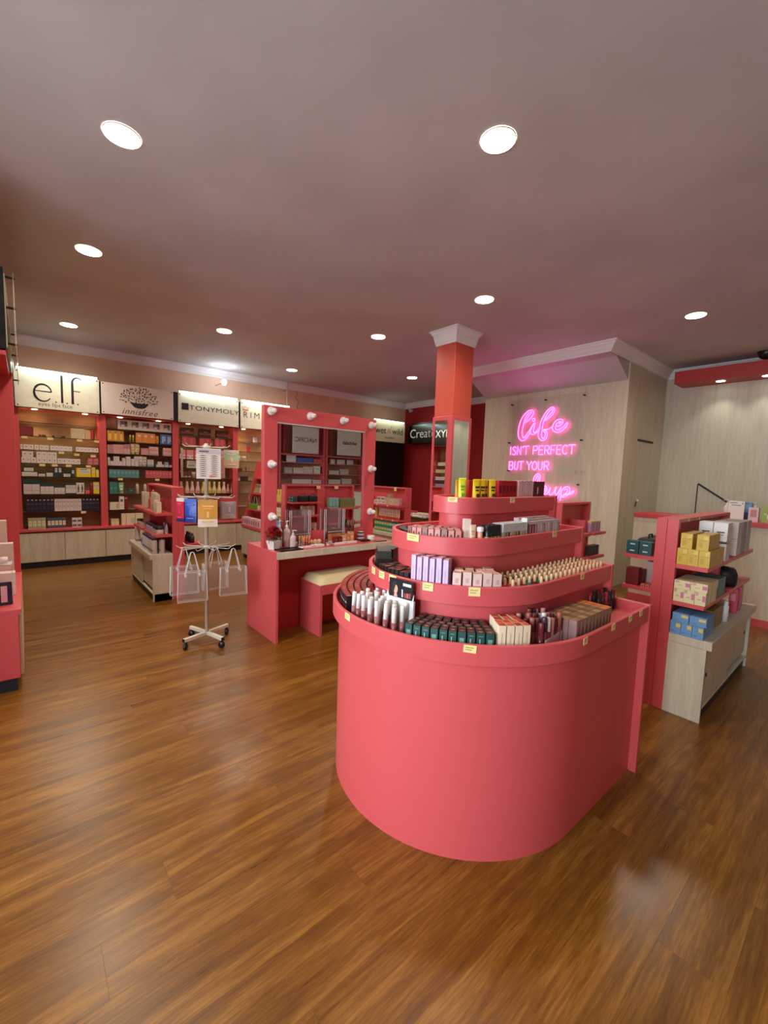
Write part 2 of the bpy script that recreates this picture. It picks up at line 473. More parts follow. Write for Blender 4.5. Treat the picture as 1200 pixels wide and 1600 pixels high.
struct('baseboard_east', MB().box(XE - 0.012, XE, YS, 2.405, 0, 0.08), RED)

# ---- square red column with plaster capital and mirror panels
X0, X1, Y0, Y1 = 3.945, 4.285, 3.435, 3.735
colr = thing('column', 'square red column with a white plaster capital and mirror strips, behind the tiered counter', 'column', ((X0 + X1) / 2, (Y0 + Y1) / 2, 0))
cx_, cy_ = (X0 + X1) / 2, (Y0 + Y1) / 2
hx, hy = (X1 - X0) / 2, (Y1 - Y0) / 2
bpart('shaft', [C(206, 84, 66, 0.4)], colr, -hx, hx, -hy, hy, 0, 3.10, c=0.004)
prof = [(0.0, 3.075), (0.012, 3.075), (0.014, 3.10), (0.02, 3.105), (0.022, 3.13), (0.03, 3.15), (0.032, 3.175), (0.042, 3.20), (0.055, 3.215), (0.06, 3.235), (0.075, 3.236), (0.075, 3.2495)]
m_ = MB(); vs = []
for e_, z in prof: vs += [(-hx - e_, -hy - e_, z), (hx + e_, -hy - e_, z), (hx + e_, hy + e_, z), (-hx - e_, hy + e_, z)]
m_.add(vs, [(4 * i + k, 4 * i + (k + 1) % 4, 4 * (i + 1) + (k + 1) % 4, 4 * (i + 1) + k) for i in range(len(prof) - 1) for k in range(4)])
part('capital', m_, CORN, colr)
bpart('casing', [RED], colr, -hx - 0.012, hx + 0.012, -hy - 0.012, hy + 0.012, 0, 2.22, c=0.003)
mz0, mz1 = 0.35, 2.17
bpart('mirror_panel', [MIRROR], colr, -hx + 0.02, hx - 0.04, -hy - 0.016, -hy - 0.012, mz0, mz1, c=0)
bpart('mirror_panel', [MIRROR], colr, -hx - 0.016, -hx - 0.012, -hy + 0.065, hy - 0.035, mz0, mz1, c=0)

# ---- details on the pale oak walls
g = DARKP
struct('groove', MB().box(6.83, 7.45, 2.398, 2.4045, 2.095, 2.125), g, bpy.data.objects['wall_return'])
o = struct('groove', MB().box(XE - 0.006, XE - 0.0005, 1.862, 1.876, 0.2, 1.50), g, bpy.data.objects['wall_east'])
m_ = MB().add([(XE - 0.006, 1.87, 1.49), (XE - 0.006, 1.86, 1.515), (XE - 0.006, 0.3, 0.45), (XE - 0.006, 0.3, 0.42), (XE - 0.0005, 1.87, 1.49), (XE - 0.0005, 1.86, 1.515), (XE - 0.0005, 0.3, 0.45), (XE - 0.0005, 0.3, 0.42)],
              [(0, 1, 2, 3), (7, 6, 5, 4), (0, 4, 5, 1), (1, 5, 6, 2), (2, 6, 7, 3), (3, 7, 4, 0)])
struct('groove', m_, g, bpy.data.objects['wall_east'])
hk = thing('door_pull', 'small hooked metal door pull on the pale oak return wall', 'door pull', (6.95, 2.404, 1.223))
part('knob', MB().lathe([(0.0, -0.02), (0.018, -0.014), (0.022, 0), (0.018, 0.014), (0.0, 0.02)], 10).tube([(0, 0.0, 0), (0, -0.0, 0)], 0.005, 6), C(225, 222, 214, 0.25), hk, (0, -0.03, 0))
part('stem', MB().tube([(0, 0, 0), (0, -0.03, 0)], 0.006, 6).tube([(0, -0.012, -0.01), (-0.02, -0.014, -0.05), (-0.035, -0.014, -0.085)], 0.007, 6), DARKP, hk)
# wall socket beside the neon sign
so = thing('wall_socket', 'white double wall socket beside the neon sign', 'socket', (6.36, 3.0, 1.62))
bpart('plate', [C(214, 204, 186, 0.5)], so, -0.012, 0, -0.085, 0.085, -0.038, 0.038, c=0.003)
for yy in (-0.042, 0.042): bpart('switch', [C(190, 178, 158, 0.5)], so, -0.016, -0.012, yy - 0.027, yy + 0.027, -0.022, 0.022, c=0.001)

# ---- red light box on the east wall
lb = thing('light_box', 'long red boxed pelmet with downlights high on the pale oak wall', 'light box', (7.64, 2.185, 2.967))
bpart('body', [C(190, 48, 48, 0.45)], lb, -0.21, 0.21, -3.9, 0, 0, 0.175, c=0.003)
for i, yy in enumerate((-0.52, -1.02, -1.52, -2.02, -2.52)):
    part('spot_lamp', MB().lathe([(0.0, -0.004), (0.045, -0.004), (0.055, -0.002), (0.055, 0.0)], 14), glow('cool_spot', (0.95, 0.97, 1.0), 6), lb, (-0.02, yy, 0))
    l = bpy.data.lights.new('pelmet_spot', 'SPOT'); l.energy = 8; l.color = (0.93, 1.0, 0.93); l.spot_size = math.radians(105); l.spot_blend = 0.9; l.shadow_soft_size = 0.04
    lo = bpy.data.objects.new('pelmet_spot', l); COL.objects.link(lo); lo.parent = lb; lo.location = (-0.02, yy, -0.012)

# ---- recessed ceiling downlights
lens = MB().lathe([(0.0, -0.006), (0.088, -0.006)], 24, 0, cap=False).mesh('diffuser', glow('warm_downlight', (1.0, 0.86, 0.66), 14.0))
ring = MB().lathe([(0.088, -0.0065), (0.0905, -0.007), (0.092, -0.0005)], 24, 0, cap=False).mesh('ring', C(240, 232, 220, 0.4))
DL = Kind('ceiling_downlight', [('diffuser', lens, []), ('ring', ring, [])])
DLP = [(0.46, 2.80, 'downlight nearest the top left corner of the ceiling view'), (1.945, 1.47, 'large round downlight in front of the column, at the top right'), (0.47, 4.42, 'second downlight in the left-hand row'),
       (3.545, 2.745, 'downlight just in front of the column capital'), (5.41, 1.45, 'downlight to the right above the oak wall'), (0.50, 6.90, 'downlight at the far end of the left-hand row'),
       (2.02, 5.65, 'downlight above the gondola shelf near the back wall'), (3.54, 4.395, 'downlight between the vanity mirror and the column'), (3.64, 6.90, 'small far downlight left of the vanity mirror top'), (5.44, 5.74, 'small far downlight just left of the column')]
for x, y, lab in DLP:
    d = DL.place('recessed round warm ' + (lab or 'downlight behind the viewer'), 'downlight', (x, y, ZC - 0.0005), 0, 'round recessed ceiling downlights')
    l = bpy.data.lights.new('downlight_beam', 'SPOT'); l.energy = 60; l.color = (1.0, 0.88, 0.72); l.spot_size = math.radians(165); l.spot_blend = 1.0; l.shadow_soft_size = 0.09
    lo = bpy.data.objects.new('downlight_beam', l); COL.objects.link(lo); lo.parent = d; lo.location = (0, 0, -0.02)
# small surface items on the ceiling and walls
cc = thing('security_camera', 'small white dome security camera in the corner of the red wall', 'camera', (7.4, 7.74, 3.06))
part('housing', MB().lathe([(0.0, -0.055), (0.03, -0.05), (0.052, -0.03), (0.06, 0.0), (0.06, 0.03), (0.055, 0.035)], 14), C(200, 190, 190, 0.4), cc, (-0.07, 0, 0))
part('lens', MB().lathe([(0.0, -0.004), (0.02, 0.0), (0.024, 0.02)], 10), BLACK, cc, (-0.125, 0.02, -0.02))
bpart('bracket', [C(200, 190, 190, 0.4)], cc, -0.03, 0, -0.03, 0.03, -0.02, 0.03)
sd = thing('ceiling_speaker', 'black dome fixture on the ceiling at the right edge', 'ceiling fixture', (7.45, 1.17, ZC))
part('dome', MB().lathe([(0.0, -0.10), (0.04, -0.095), (0.075, -0.07), (0.09, -0.03), (0.09, -0.0005)], 16), BLACK, sd)
part('rim', MB().lathe([(0.09, -0.02), (0.1, -0.015), (0.1, -0.0005)], 16), DARKP, sd)
# clip-on lamp shining on the back wall and cornice
sp = thing('wall_spot_lamp', 'bright white bulb lamp fixed above the signs under the cornice', 'lamp', (2.70, YN, 2.98))
part('bracket', MB().tube([(0, 0, 0), (0, -0.2, 0.0), (0, -0.42, 0.0)], 0.01, 8), CHROME, sp)
part('bulb', MB().lathe([(0.0, -0.05), (0.03, -0.04), (0.045, 0.0), (0.03, 0.04), (0.0, 0.05)], 12), glow('cool_bulb', (0.85, 0.93, 1.0), 25), sp, (0, -0.44, 0))
l = bpy.data.lights.new('bulb_light', 'POINT'); l.energy = 2.6; l.color = (0.70, 0.85, 1.0); l.shadow_soft_size = 0.06
lo = bpy.data.objects.new('bulb_light', l); COL.objects.link(lo); lo.parent = sp; lo.location = (0, -0.44, 0.08)
cdt = thing('cable_conduit', 'thin white conduit running down the back wall above the vanity mirror', 'conduit', (4.05, YN, 2.70))
part('pipe', MB().tube([(0, -0.14, 0.548), (0, -0.14, 0.0)], 0.014, 8), C(216, 190, 178, 0.6), cdt)
part('clip', MB().box(-0.02, 0.02, -0.16, 0, 0.38, 0.40), C(216, 190, 178, 0.6), cdt)
tag(ob('loose_wire', MB().tube([(4.32, 7.97, 3.11), (4.33, 7.96, 3.05), (4.28, 7.96, 2.99), (4.36, 7.96, 2.9), (4.33, 7.96, 2.82), (4.35, 7.96, 2.72)], 0.006, 6).mesh('loose_wire', C(120, 92, 82, 0.6))), 'thin loose wire hanging down the back wall above the vanity mirror', 'wire')
# ================================================================ wall display units
SHELF_Z = [2.05, 1.86, 1.67, 1.485, 1.30, 1.05, 0.80]
BACKP = wood('display_back_board', (150, 112, 84), (176, 134, 102), (194, 152, 120), 1.5, 0, 0.45)
glass_cache = {}
def glass_shelf(wd, dp):
    k = (round(wd, 3), dp)
    if k not in glass_cache:
        m_ = MB().box(0.003, wd - 0.003, 0, dp, 0, 0.008, 0)
        m_.box(0.002, wd - 0.002, -0.0015, 0.0, 0.0, 0.009, 1)
        glass_cache[k] = m_.mesh('glass_shelf', [GLASS, GEDGE])
    return glass_cache[k]
def wall_unit(label, loc, rz, width, shelves=SHELF_Z, tags=(), spots=(), lit=0.0, doors=2, ledge=0.555, group=None, post=0.045):
    """local frame: x along the wall, y=0 at the cabinet front, depth towards +y"""
    u = thing('wall_display_unit', label, 'display unit', loc, rz, group)
    D = 0.345
    bpart('plinth', [C(26, 30, 40, 0.5)], u, 0, width, 0.03, D, 0, 0.09, c=0)
    bpart('cabinet_body', [OAK], u, 0.001, width - 0.001, 0.02, D, 0.09, 0.505, c=0)
    dw = width / doors
    for i in range(doors): bpart('cabinet_door', [OAK], u, i * dw + 0.003, (i + 1) * dw - 0.003, 0, 0.019, 0.093, 0.50, c=0.002)
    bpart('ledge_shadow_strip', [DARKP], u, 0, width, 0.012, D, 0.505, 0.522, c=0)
    bpart('ledge', [RED], u, 0, width, -0.012, D, 0.522, ledge, c=0.002)
    bpart('back_panel', [BACKP], u, 0, width, D - 0.012, D, ledge, 2.235, c=0)
    for x0, x1 in ((0, post), (width - post, width)):
        bpart('side_post', [RED], u, x0, x1, 0.05, D - 0.012, ledge, 2.235, c=0.002)
    bpart('canopy', [RED], u, 0, width, 0.02, D, 2.2352, 2.262, c=0.002)
    for z in shelves:
        ob('glass_shelf', glass_shelf(width - 2 * post, 0.25), u, (post, 0.075, z - 0.008))
    for (tx, tz) in tags:
        bpart('price_tag', [TAG], u, tx - 0.032, tx + 0.032, 0.0715, 0.073, tz - 0.03, tz + 0.003, c=0)
    for sx in spots:
        part('shelf_spot', MB().lathe([(0.0, -0.006), (0.028, -0.006), (0.034, -0.003), (0.034, 0)], 12), glow('warm_shelf_spot', (1.0, 0.74, 0.45), 9), u, (sx, 0.13, 2.235))
        if lit:
            l = bpy.data.lights.new('shelf_spot_beam', 'SPOT'); l.energy = lit; l.color = (1.0, 0.62, 0.30); l.spot_size = math.radians(120); l.spot_blend = 1.0; l.shadow_soft_size = 0.03
            lo = bpy.data.objects.new('shelf_spot_beam', l); COL.objects.link(lo); lo.parent = u; lo.location = (sx, 0.13, 2.222)
    return u
YF = 7.655
BX = [-0.075, 0.93, 1.948, 2.955, 4.0, 5.05, 6.1]
def bay_tags(lst): return [(a, b) for a, b in lst]
wall_unit('leftmost red wall display bay with white cartons, under the thin-lettered sign', (BX[0], YF, 0), 0, BX[1] - BX[0],
          tags=[(0.10, 1.85), (0.38, 1.85), (0.72, 1.85), (0.93, 1.85), (0.50, 1.66), (0.68, 1.64), (0.88, 1.63), (0.28, 1.475), (0.42, 1.475), (0.58, 1.475), (0.82, 1.475), (0.74, 0.79)], spots=(0.22, 0.80), lit=7)
wall_unit('red wall display bay with teal and pink carton rows, under the sign with a bowl of leaves', (BX[1], YF, 0), 0, BX[2] - BX[1],
          tags=[(0.22, 1.29), (0.74, 1.29)], spots=(0.24, 0.78), lit=4.0)
wall_unit('red wall display bay with a row of pink and yellow bottles, behind the spinner rack', (BX[2], YF, 0), 0, BX[3] - BX[2], shelves=[2.035, 1.865, 1.635, 1.485, 1.305, 1.05, 0.80], spots=(0.22, 0.78), lit=5.0)
wall_unit('red wall display bay partly hidden behind the left edge of the vanity mirror', (BX[3], YF, 0), 0, BX[4] - BX[3], shelves=[2.0, 1.82, 1.64, 1.46, 1.28, 1.05, 0.80], spots=(0.18, 0.8), lit=7.0)
for i in (4, 5):
    wall_unit('red wall display bay hidden behind the vanity mirror', (BX[i], YF, 0), 0, 1.05, shelves=[1.67, 1.05], group='hidden back wall bays')
# last bay: dark board
u = thing('wall_display_unit', 'dark display bay with a black board in the far corner, right of the vanity mirror', 'display unit', (BX[6], YF, 0))
bpart('cabinet_body', [OAK], u, 0, 0.97, 0.0, 0.345, 0, 0.52, c=0.002)
bpart('ledge', [RED], u, 0, 0.97, -0.012, 0.345, 0.522, 0.555)
bpart('black_board', [C(10, 12, 10, 0.35)], u, 0.0, 0.99, 0.0, 0.04, 0.56, 2.235, c=0.002)
bpart('side_post', [RED], u, 0.97, 1.0, 0.05, 0.345, 0.56, 2.235)

# ================================================================ signs above the bays
SIGNW = C(226, 222, 200, 0.28)
SIGNP = C(226, 214, 204, 0.3)
INK = C(24, 22, 30, 0.4)
GREYINK = C(96, 90, 84, 0.5)
def sign(label, loc, rz, wd, z0, z1, mat, lettering, screws=True, thick=0.03, frame=True, tube_=None):
    s_ = thing('sign_board', label, 'sign', loc, rz)
    h = z1 - z0
    bpart('panel', [mat], s_, 0, wd, 0, thick, 0, h, c=0.002)
    if frame: bpart('back_frame', [BLACK], s_, -0.012, wd + 0.008, thick + 0.001, thick + 0.06, -0.005, h - 0.003, c=0)
    if screws:
        sm_ = MB().lathe([(0.0, 0.006), (0.006, 0.005), (0.009, 0.0)], 8).mesh('screw', DARKP)
        sm_.transform(Matrix.Rotation(math.pi / 2, 4, 'X'))
        for x, z in ((0.025, 0.025), (wd - 0.025, 0.025), (0.025, h - 0.025), (wd - 0.025, h - 0.025)): ob('screw', sm_, s_, (x, 0, z))
    for nm, me, x, z in lettering: ob(nm, me, s_, (x, -0.0012, z))
    if tube_:
        part('tube_light', MB().tube([(0.02, 0.02, h + 0.02), (wd - 0.02, 0.02, h + 0.02)], 0.013, 8), glow('sign_tube', (0.86, 1.0, 0.92), tube_[1]), s_)
        l = bpy.data.lights.new('sign_tube_light', 'AREA'); l.shape = 'RECTANGLE'; l.size = wd * 0.9; l.size_y = 0.03; l.energy = tube_[0]; l.color = (0.82, 1.0, 0.92)
        lo = bpy.data.objects.new('sign_tube_light', l); COL.objects.link(lo); lo.parent = s_; lo.location = (wd / 2, -0.045, h + 0.045); lo.rotation_euler = (math.radians(-28), 0, 0)
    return s_
# sign 1: thin letters e.l.f. with a small line under
m_ = MB()
strip(m_, [(0.0, 0.115), (0.19, 0.115)], 0.012, -0.001, 0.001)
strip(m_, arc(0.095, 0.095, 0.095, 0.115, 10, 150, 14), [0.014 + 0.012 * i / 14 for i in range(15)], -0.001, 0.001)
strip(m_, arc(0.095, 0.095, 0.095, 0.115, 150, 325, 18), [0.028 - 0.016 * abs(i - 6) / 12 for i in range(19)], -0.001, 0.001)
strip(m_, [(0.305, -0.02), (0.305, 0.36)], 0.026, -0.001, 0.001)
strip(m_, [(0.425, -0.02), (0.425, 0.25)] + arc(0.485, 0.28, 0.06, 0.075, 175, 40, 10), [0.03, 0.028] + [0.026 - 0.015 * i / 10 for i in range(11)], -0.001, 0.001)
strip(m_, [(0.425, 0.165), (0.515, 0.165)], 0.01, -0.001, 0.001)
for x in (0.235, 0.36, 0.485): strip(m_, [(x, -0.025), (x, -0.008)], 0.017, -0.001, 0.001)
elf_me = m_.mesh('lettering', INK)
sign('white lit sign with three large thin black lower-case letters', (-0.055, YF - 0.03, 2.24), 0, 0.945, 2.24, 2.735, SIGNW,
     [('lettering', elf_me, 0.20, 0.12), ('small_lettering', text_mesh('eyes lips face', 0.073, GREYINK, 0.001), 0.43, 0.06)], tube_=(2.2, 3))
# sign 2: bowl of leaves
m_ = MB()
def leaf(m__, x, z, ang, ln, wd):
    c_, s__ = math.cos(ang), math.sin(ang)
    pts = [(0, 0), (0.3, 0.5), (0.6, 0.45), (1, 0), (0.6, -0.45), (0.3, -0.5)]
    P = [(x + c_ * a * ln - s__ * b * wd, z + s__ * a * ln + c_ * b * wd) for a, b in pts]
    n_ = len(P)
    m__.add([(p[0], -0.001, p[1]) for p in P] + [(p[0], 0.001, p[1]) for p in P], [tuple(range(n_))[::-1], tuple(range(n_, 2 * n_))] + [(i, (i + 1) % n_, n_ + (i + 1) % n_, n_ + i) for i in range(n_)])
rs = random.Random(3)
spots_ = []
for k in range(2600):
    x, z = rs.uniform(-0.25, 0.25), rs.uniform(0.03, 0.26)
    q = (x / 0.25) ** 2 + ((z - 0.07) / (0.19 if z > 0.07 else 0.06)) ** 2
    if q > 1 or any((x - p[0]) ** 2 + (z - p[1]) ** 2 < 0.031 ** 2 for p in spots_): continue
    spots_.append((x, z))
    a = math.atan2(z + 0.03, x) + rs.uniform(-0.9, 0.9)
    ln = rs.uniform(0.026, 0.044)
    leaf(m_, x, z, a, ln, rs.uniform(0.012, 0.022))
    strip(m_, [(x - 0.02 * math.cos(a), z - 0.02 * math.sin(a)), (x - 0.008 * math.cos(a - 0.4), z - 0.008 * math.sin(a - 0.4)), (x, z)], 0.004, -0.001, 0.001)
m_.add([(-0.13, -0.001, 0.035), (0.13, -0.001, 0.035), (0.075, -0.001, -0.03), (0.03, -0.001, -0.045), (-0.03, -0.001, -0.045), (-0.075, -0.001, -0.03)], [(0, 5, 4, 3, 2, 1)])
leaf_me = m_.mesh('leaf_bowl_emblem', INK)
sign('unlit white sign with a black emblem of a bowl full of leaves', (0.915, YF - 0.03, 2.255), 0, 0.985, 2.255, 2.72, SIGNP,
     [('leaf_bowl_emblem', leaf_me, 0.50, 0.17), ('lettering', text_mesh('innisfree', 0.125, C(70, 62, 66, 0.5), 0.001, shear=0.35, spacing=1.12), 0.50, 0.065)])
bpart('gap_strip', [BLACK], bpy.data.objects['sign_board.001'], 0.9945, 1.044, 0.012, 0.06, -0.01, 0.46, c=0)
# sign 3
m_ = MB()
m_.box(-0.055, 0.055, -0.0008, 0.0008, -0.055, 0.055)
em = m_.mesh('square_emblem', INK)
m_ = MB(); strip(m_, [(-0.04, 0.025), (-0.005, 0.025)], 0.012, -0.0005, 0.0005); strip(m_, [(-0.022, 0.025), (-0.022, -0.03)], 0.012, -0.0005, 0.0005)
strip(m_, arc(0.022, 0.0, 0.022, 0.03, 0, 310, 14), 0.01, -0.0005, 0.0005); strip(m_, [(0.0, 0.0), (0.044, 0.0)], 0.009, -0.0005, 0.0005); strip(m_, [(-0.055, -0.012), (-0.03, -0.012)], 0.01, -0.0005, 0.0005)
em2 = m_.mesh('emblem_cutout', SIGNW)
s3 = sign('lit white sign with wide thin black capitals and a small black square emblem', (1.975, YF - 0.03, 2.24), 0, 1.005, 2.24, 2.715, SIGNW,
     [('square_emblem', em, 0.105, 0.26), ('emblem_cutout', em2, 0.105, 0.26), ('lettering', text_mesh('TONYMOLY', 0.108, INK, 0.001, sx=1.36, spacing=1.07, offset=-0.0006), 0.59, 0.25)], tube_=(2.2, 3))
# sign 4: crown and letters
m_ = MB()
cr_ = [(-0.05, -0.02), (-0.06, 0.03), (-0.03, 0.005), (0, 0.045), (0.03, 0.005), (0.06, 0.03), (0.05, -0.02)]
strip(m_, cr_ + [cr_[0]], 0.009, -0.001, 0.001); strip(m_, [(-0.05, -0.033), (0.05, -0.033)], 0.008, -0.001, 0.001)
crown = m_.mesh('crown_emblem', C(196, 40, 46, 0.4))
sign('lit white sign with a small red crown, cut off by the vanity mirror', (3.02, YF - 0.03, 2.24), 0, 0.985, 2.24, 2.71, SIGNW,
     [('crown_emblem', crown, 0.085, 0.35), ('lettering', text_mesh('RIMMEL', 0.155, INK, 0.001, spacing=1.45, align='LEFT', offset=-0.0012), 0.04, 0.235)], tube_=(2.2, 3))
# sign 7
m_ = MB(); strip(m_, [(0, 0), (0.03, 0.10), (0.05, 0.11), (0.06, 0.03), (0.085, 0.0), (0.10, 0.10), (0.135, 0.17)], 0.012, -0.001, 0.001)
zig = m_.mesh('script_letters', C(214, 60, 52, 0.4))
sign('lit cream sign in the far corner with black and red lettering, right of the mirror', (6.10, YF - 0.03, 2.24), 0, 0.955, 2.24, 2.705, C(228, 216, 180, 0.3),
     [('lettering', text_mesh('wet', 0.21, INK, 0.001), 0.20, 0.25), ('script_letters', zig, 0.40, 0.20), ('lettering', text_mesh('wild', 0.21, INK, 0.001), 0.72, 0.25), ('small_lettering', text_mesh('beautified', 0.072, GREYINK, 0.001), 0.47, 0.10)], tube_=(1.6, 3))
# black corner sign on the red wall (faces -X)
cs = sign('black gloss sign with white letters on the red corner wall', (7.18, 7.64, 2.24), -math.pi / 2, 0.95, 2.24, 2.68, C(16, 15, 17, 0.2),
     [('lettering', text_mesh('Creati', 0.30, C(225, 220, 216, 0.4), 0.001, align='LEFT'), 0.06, 0.22), ('lettering', text_mesh('o', 0.30, C(70, 30, 34, 0.4), 0.001, align='LEFT'), 0.70, 0.22), ('lettering', text_mesh('n', 0.30, C(225, 220, 216, 0.4), 0.001, align='LEFT'), 0.83, 0.22)], screws=False)  # dark red o: dimming from reflected light painted into a white letter's colour
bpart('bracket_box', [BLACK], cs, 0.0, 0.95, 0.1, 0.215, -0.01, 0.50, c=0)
# bulb mirror standing at the red wall, seen edge-on
bm = thing('bulb_mirror', 'tall black mirror with round bulbs on the red wall, seen edge-on', 'mirror', (7.4, 6.75, 0.0))
bpart('frame', [BLACK], bm, -0.10, 0, -0.03, 0.16, 0.55, 2.0, c=0.003)
bulbm = MB().lathe([(0.0, -0.036), (0.02, -0.03), (0.034, -0.012), (0.036, 0.008), (0.022, 0.03), (0.0, 0.036)], 10).mesh('bulb', C(226, 222, 220, 0.3))
for z in (0.72, 1.04, 1.36, 1.68, 1.95): ob('bulb', bulbm, bm, (-0.136, 0.06, z))

# ================================================================ left wall unit (near left edge of view) and its neighbours, facing +X
def lw(y, width, label, tags=(), shelves=(1.92, 1.74, 1.56, 1.38, 1.20, 0.98, 0.76)):
    return wall_unit(label, (-0.115, y, 0), -math.pi / 2 + math.pi, width, shelves=shelves)
lf = thing('wall_display_unit', 'red display unit at the left edge of the picture, with a black plinth', 'display unit', (-0.045, 3.58, 0))
bpart('plinth', [C(34, 40, 52, 0.5)], lf, -0.40, -0.03, 0.0, 1.2, 0, 0.085, c=0)
bpart('cabinet_body', [RED], lf, -0.40, -0.012, -0.012, 1.22, 0.085, 0.515, c=0.002)
bpart('cabinet_door', [OAK], lf, -0.0115, 0.004, 0.02, 0.6, 0.095, 0.50, c=0.001)
bpart('cabinet_door', [OAK], lf, -0.0115, 0.004, 0.61, 1.21, 0.095, 0.50, c=0.001)
bpart('counter_top', [RED], lf, -0.40, 0.005, -0.012, 1.22, 0.515, 0.545, c=0.002)
bpart('side_panel', [RED], lf, -0.40, 0.0, 1.222, 1.262, 0, 2.235, c=0.003)
bpart('canopy', [RED], lf, -0.40, -0.02, 0.3, 1.22, 2.205, 2.235, c=0.002)
bpart('back_panel', [RED], lf, -0.415, -0.402, -0.012, 1.262, 0.085, 2.3, c=0)
for i, (y, lab) in enumerate(((4.845, 'second red display unit from the front along the left wall'), (5.78, 'third red display unit from the front along the left wall'), (6.70, 'red display unit with pink boxes, left wall corner, seen in column mirror'))):
    wall_unit(lab, (-0.115, y, 0), math.pi / 2, 0.92, shelves=[1.92, 1.74, 1.56, 1.38, 1.20, 0.98, 0.76])
# black light-box signs with clear acrylic fronts along the left wall
def lsign(label, y0, y1, txt, acr=True):
    s_ = thing('sign_board', label, 'sign', (-0.06, y0, 2.245))
    W = y1 - y0
    bpart('box', [BLACK], s_, -0.33, 0, 0.0, W, 0, 0.53, c=0.003)
    bpart('panel', [C(18, 18, 20, 0.3)] if txt else [C(222, 224, 196, 0.3)], s_, 0.0, 0.006, 0.03, W - 0.01, 0.02, 0.50, c=0)
    if acr:
        bpart('acrylic_cover', [clear('sign_acrylic', (0.93, 0.94, 0.78), 0.22, 0.1)], s_, 0.045, 0.051, 0.05, W - 0.02, 0.03, 0.52, c=0.001)
        for yy in (0.10, W - 0.1):
            for zz in (0.06, 0.30, 0.50): part('standoff', MB().tube([(0.006, yy, zz), (0.056, yy, zz)], 0.008, 6), DARKP, s_)
    if txt:
        t = text_mesh(txt, 0.26, C(235, 235, 235, 0.4), 0.001); t.transform(Matrix.Rotation(math.pi / 2, 4, 'Z'))
        ob('lettering', t, s_, (0.0075, W / 2, 0.27))
    return s_
lsign('black light-box sign with a clear acrylic front at the upper left edge', 3.89, 5.80, None)
lsign('black sign with white capitals, left wall corner, reversed in column mirror', 6.70, 7.60, 'NYX', False)

# ================================================================ units along the south wall, seen in the vanity mirror (face +Y)
for x0, wdt, lab in ((3.30, 1.08, 'red wall display seen at the left edge of the vanity mirror'), (4.40, 1.22, 'red wall display with a row of blue cartons, seen in the vanity mirror'), (5.64, 1.22, 'red wall display with white cartons, seen at the right of the vanity mirror')):
    u = thing('wall_display_unit', lab, 'display unit', (x0 + wdt, -1.70, 0), math.pi)
    bpart('cabinet_body', [OAK], u, 0, wdt, 0, 0.33, 0, 0.52)
    bpart('back_panel', [C(196, 150, 128, 0.5)], u, 0, wdt, 0.30, 0.33, 0.52, 3.0, c=0)
    bpart('canopy', [RED], u, 0, wdt, 0.0, 0.30, 1.85, 1.885)
    for xx in (0.0, 0.20, wdt - 0.25, wdt - 0.05): bpart('side_post', [RED], u, xx, xx + 0.05, 0.02 if xx in (0.0, wdt - 0.05) else 0.22, 0.30, 0.53 if xx in (0.0, wdt - 0.05) else 1.885, 2.62)
    bpart('header', [RED], u, 0, wdt, 0.02, 0.30, 2.62, 2.66)
    for z in (1.70, 1.44, 1.20, 0.95): bpart('shelf', [C(196, 130, 112, 0.4)], u, 0.051, wdt - 0.051, 0.05, 0.30, z - 0.02, z, c=0.001)
def south_sign(label, x0, x1, z0, z1, txt, size, lit, bold):
    s_ = sign(label, (x1, -1.675, z0), math.pi, x1 - x0, z0, z1, C(218, 216, 206, 0.3), [('lettering', text_mesh(txt, size, INK, 0.001, offset=bold), (x1 - x0) / 2, (z1 - z0) / 2 + 0.0)], frame=False)
    if lit:
        l = bpy.data.lights.new('sign_spot', 'SPOT'); l.energy = 14; l.color = (0.7, 1.0, 1.0); l.spot_size = math.radians(80); l.spot_blend = 1; l.shadow_soft_size = 0.03
        lo = bpy.data.objects.new('sign_spot', l); COL.objects.link(lo); lo.parent = s_; lo.location = ((x1 - x0) / 2, -0.16, z1 - z0 + 0.08); lo.rotation_euler = (math.radians(-40), 0, 0)
    return s_
south_sign('white square sign with thin capitals and a cool light patch, reversed in the vanity mirror', 4.72, 5.40, 1.91, 2.52, 'NACIFIC', 0.15, True, 0)
south_sign('dim white square sign with small bold lettering, reversed in the vanity mirror', 5.95, 6.66, 1.92, 2.54, 'whitelab', 0.13, False, 0.002)

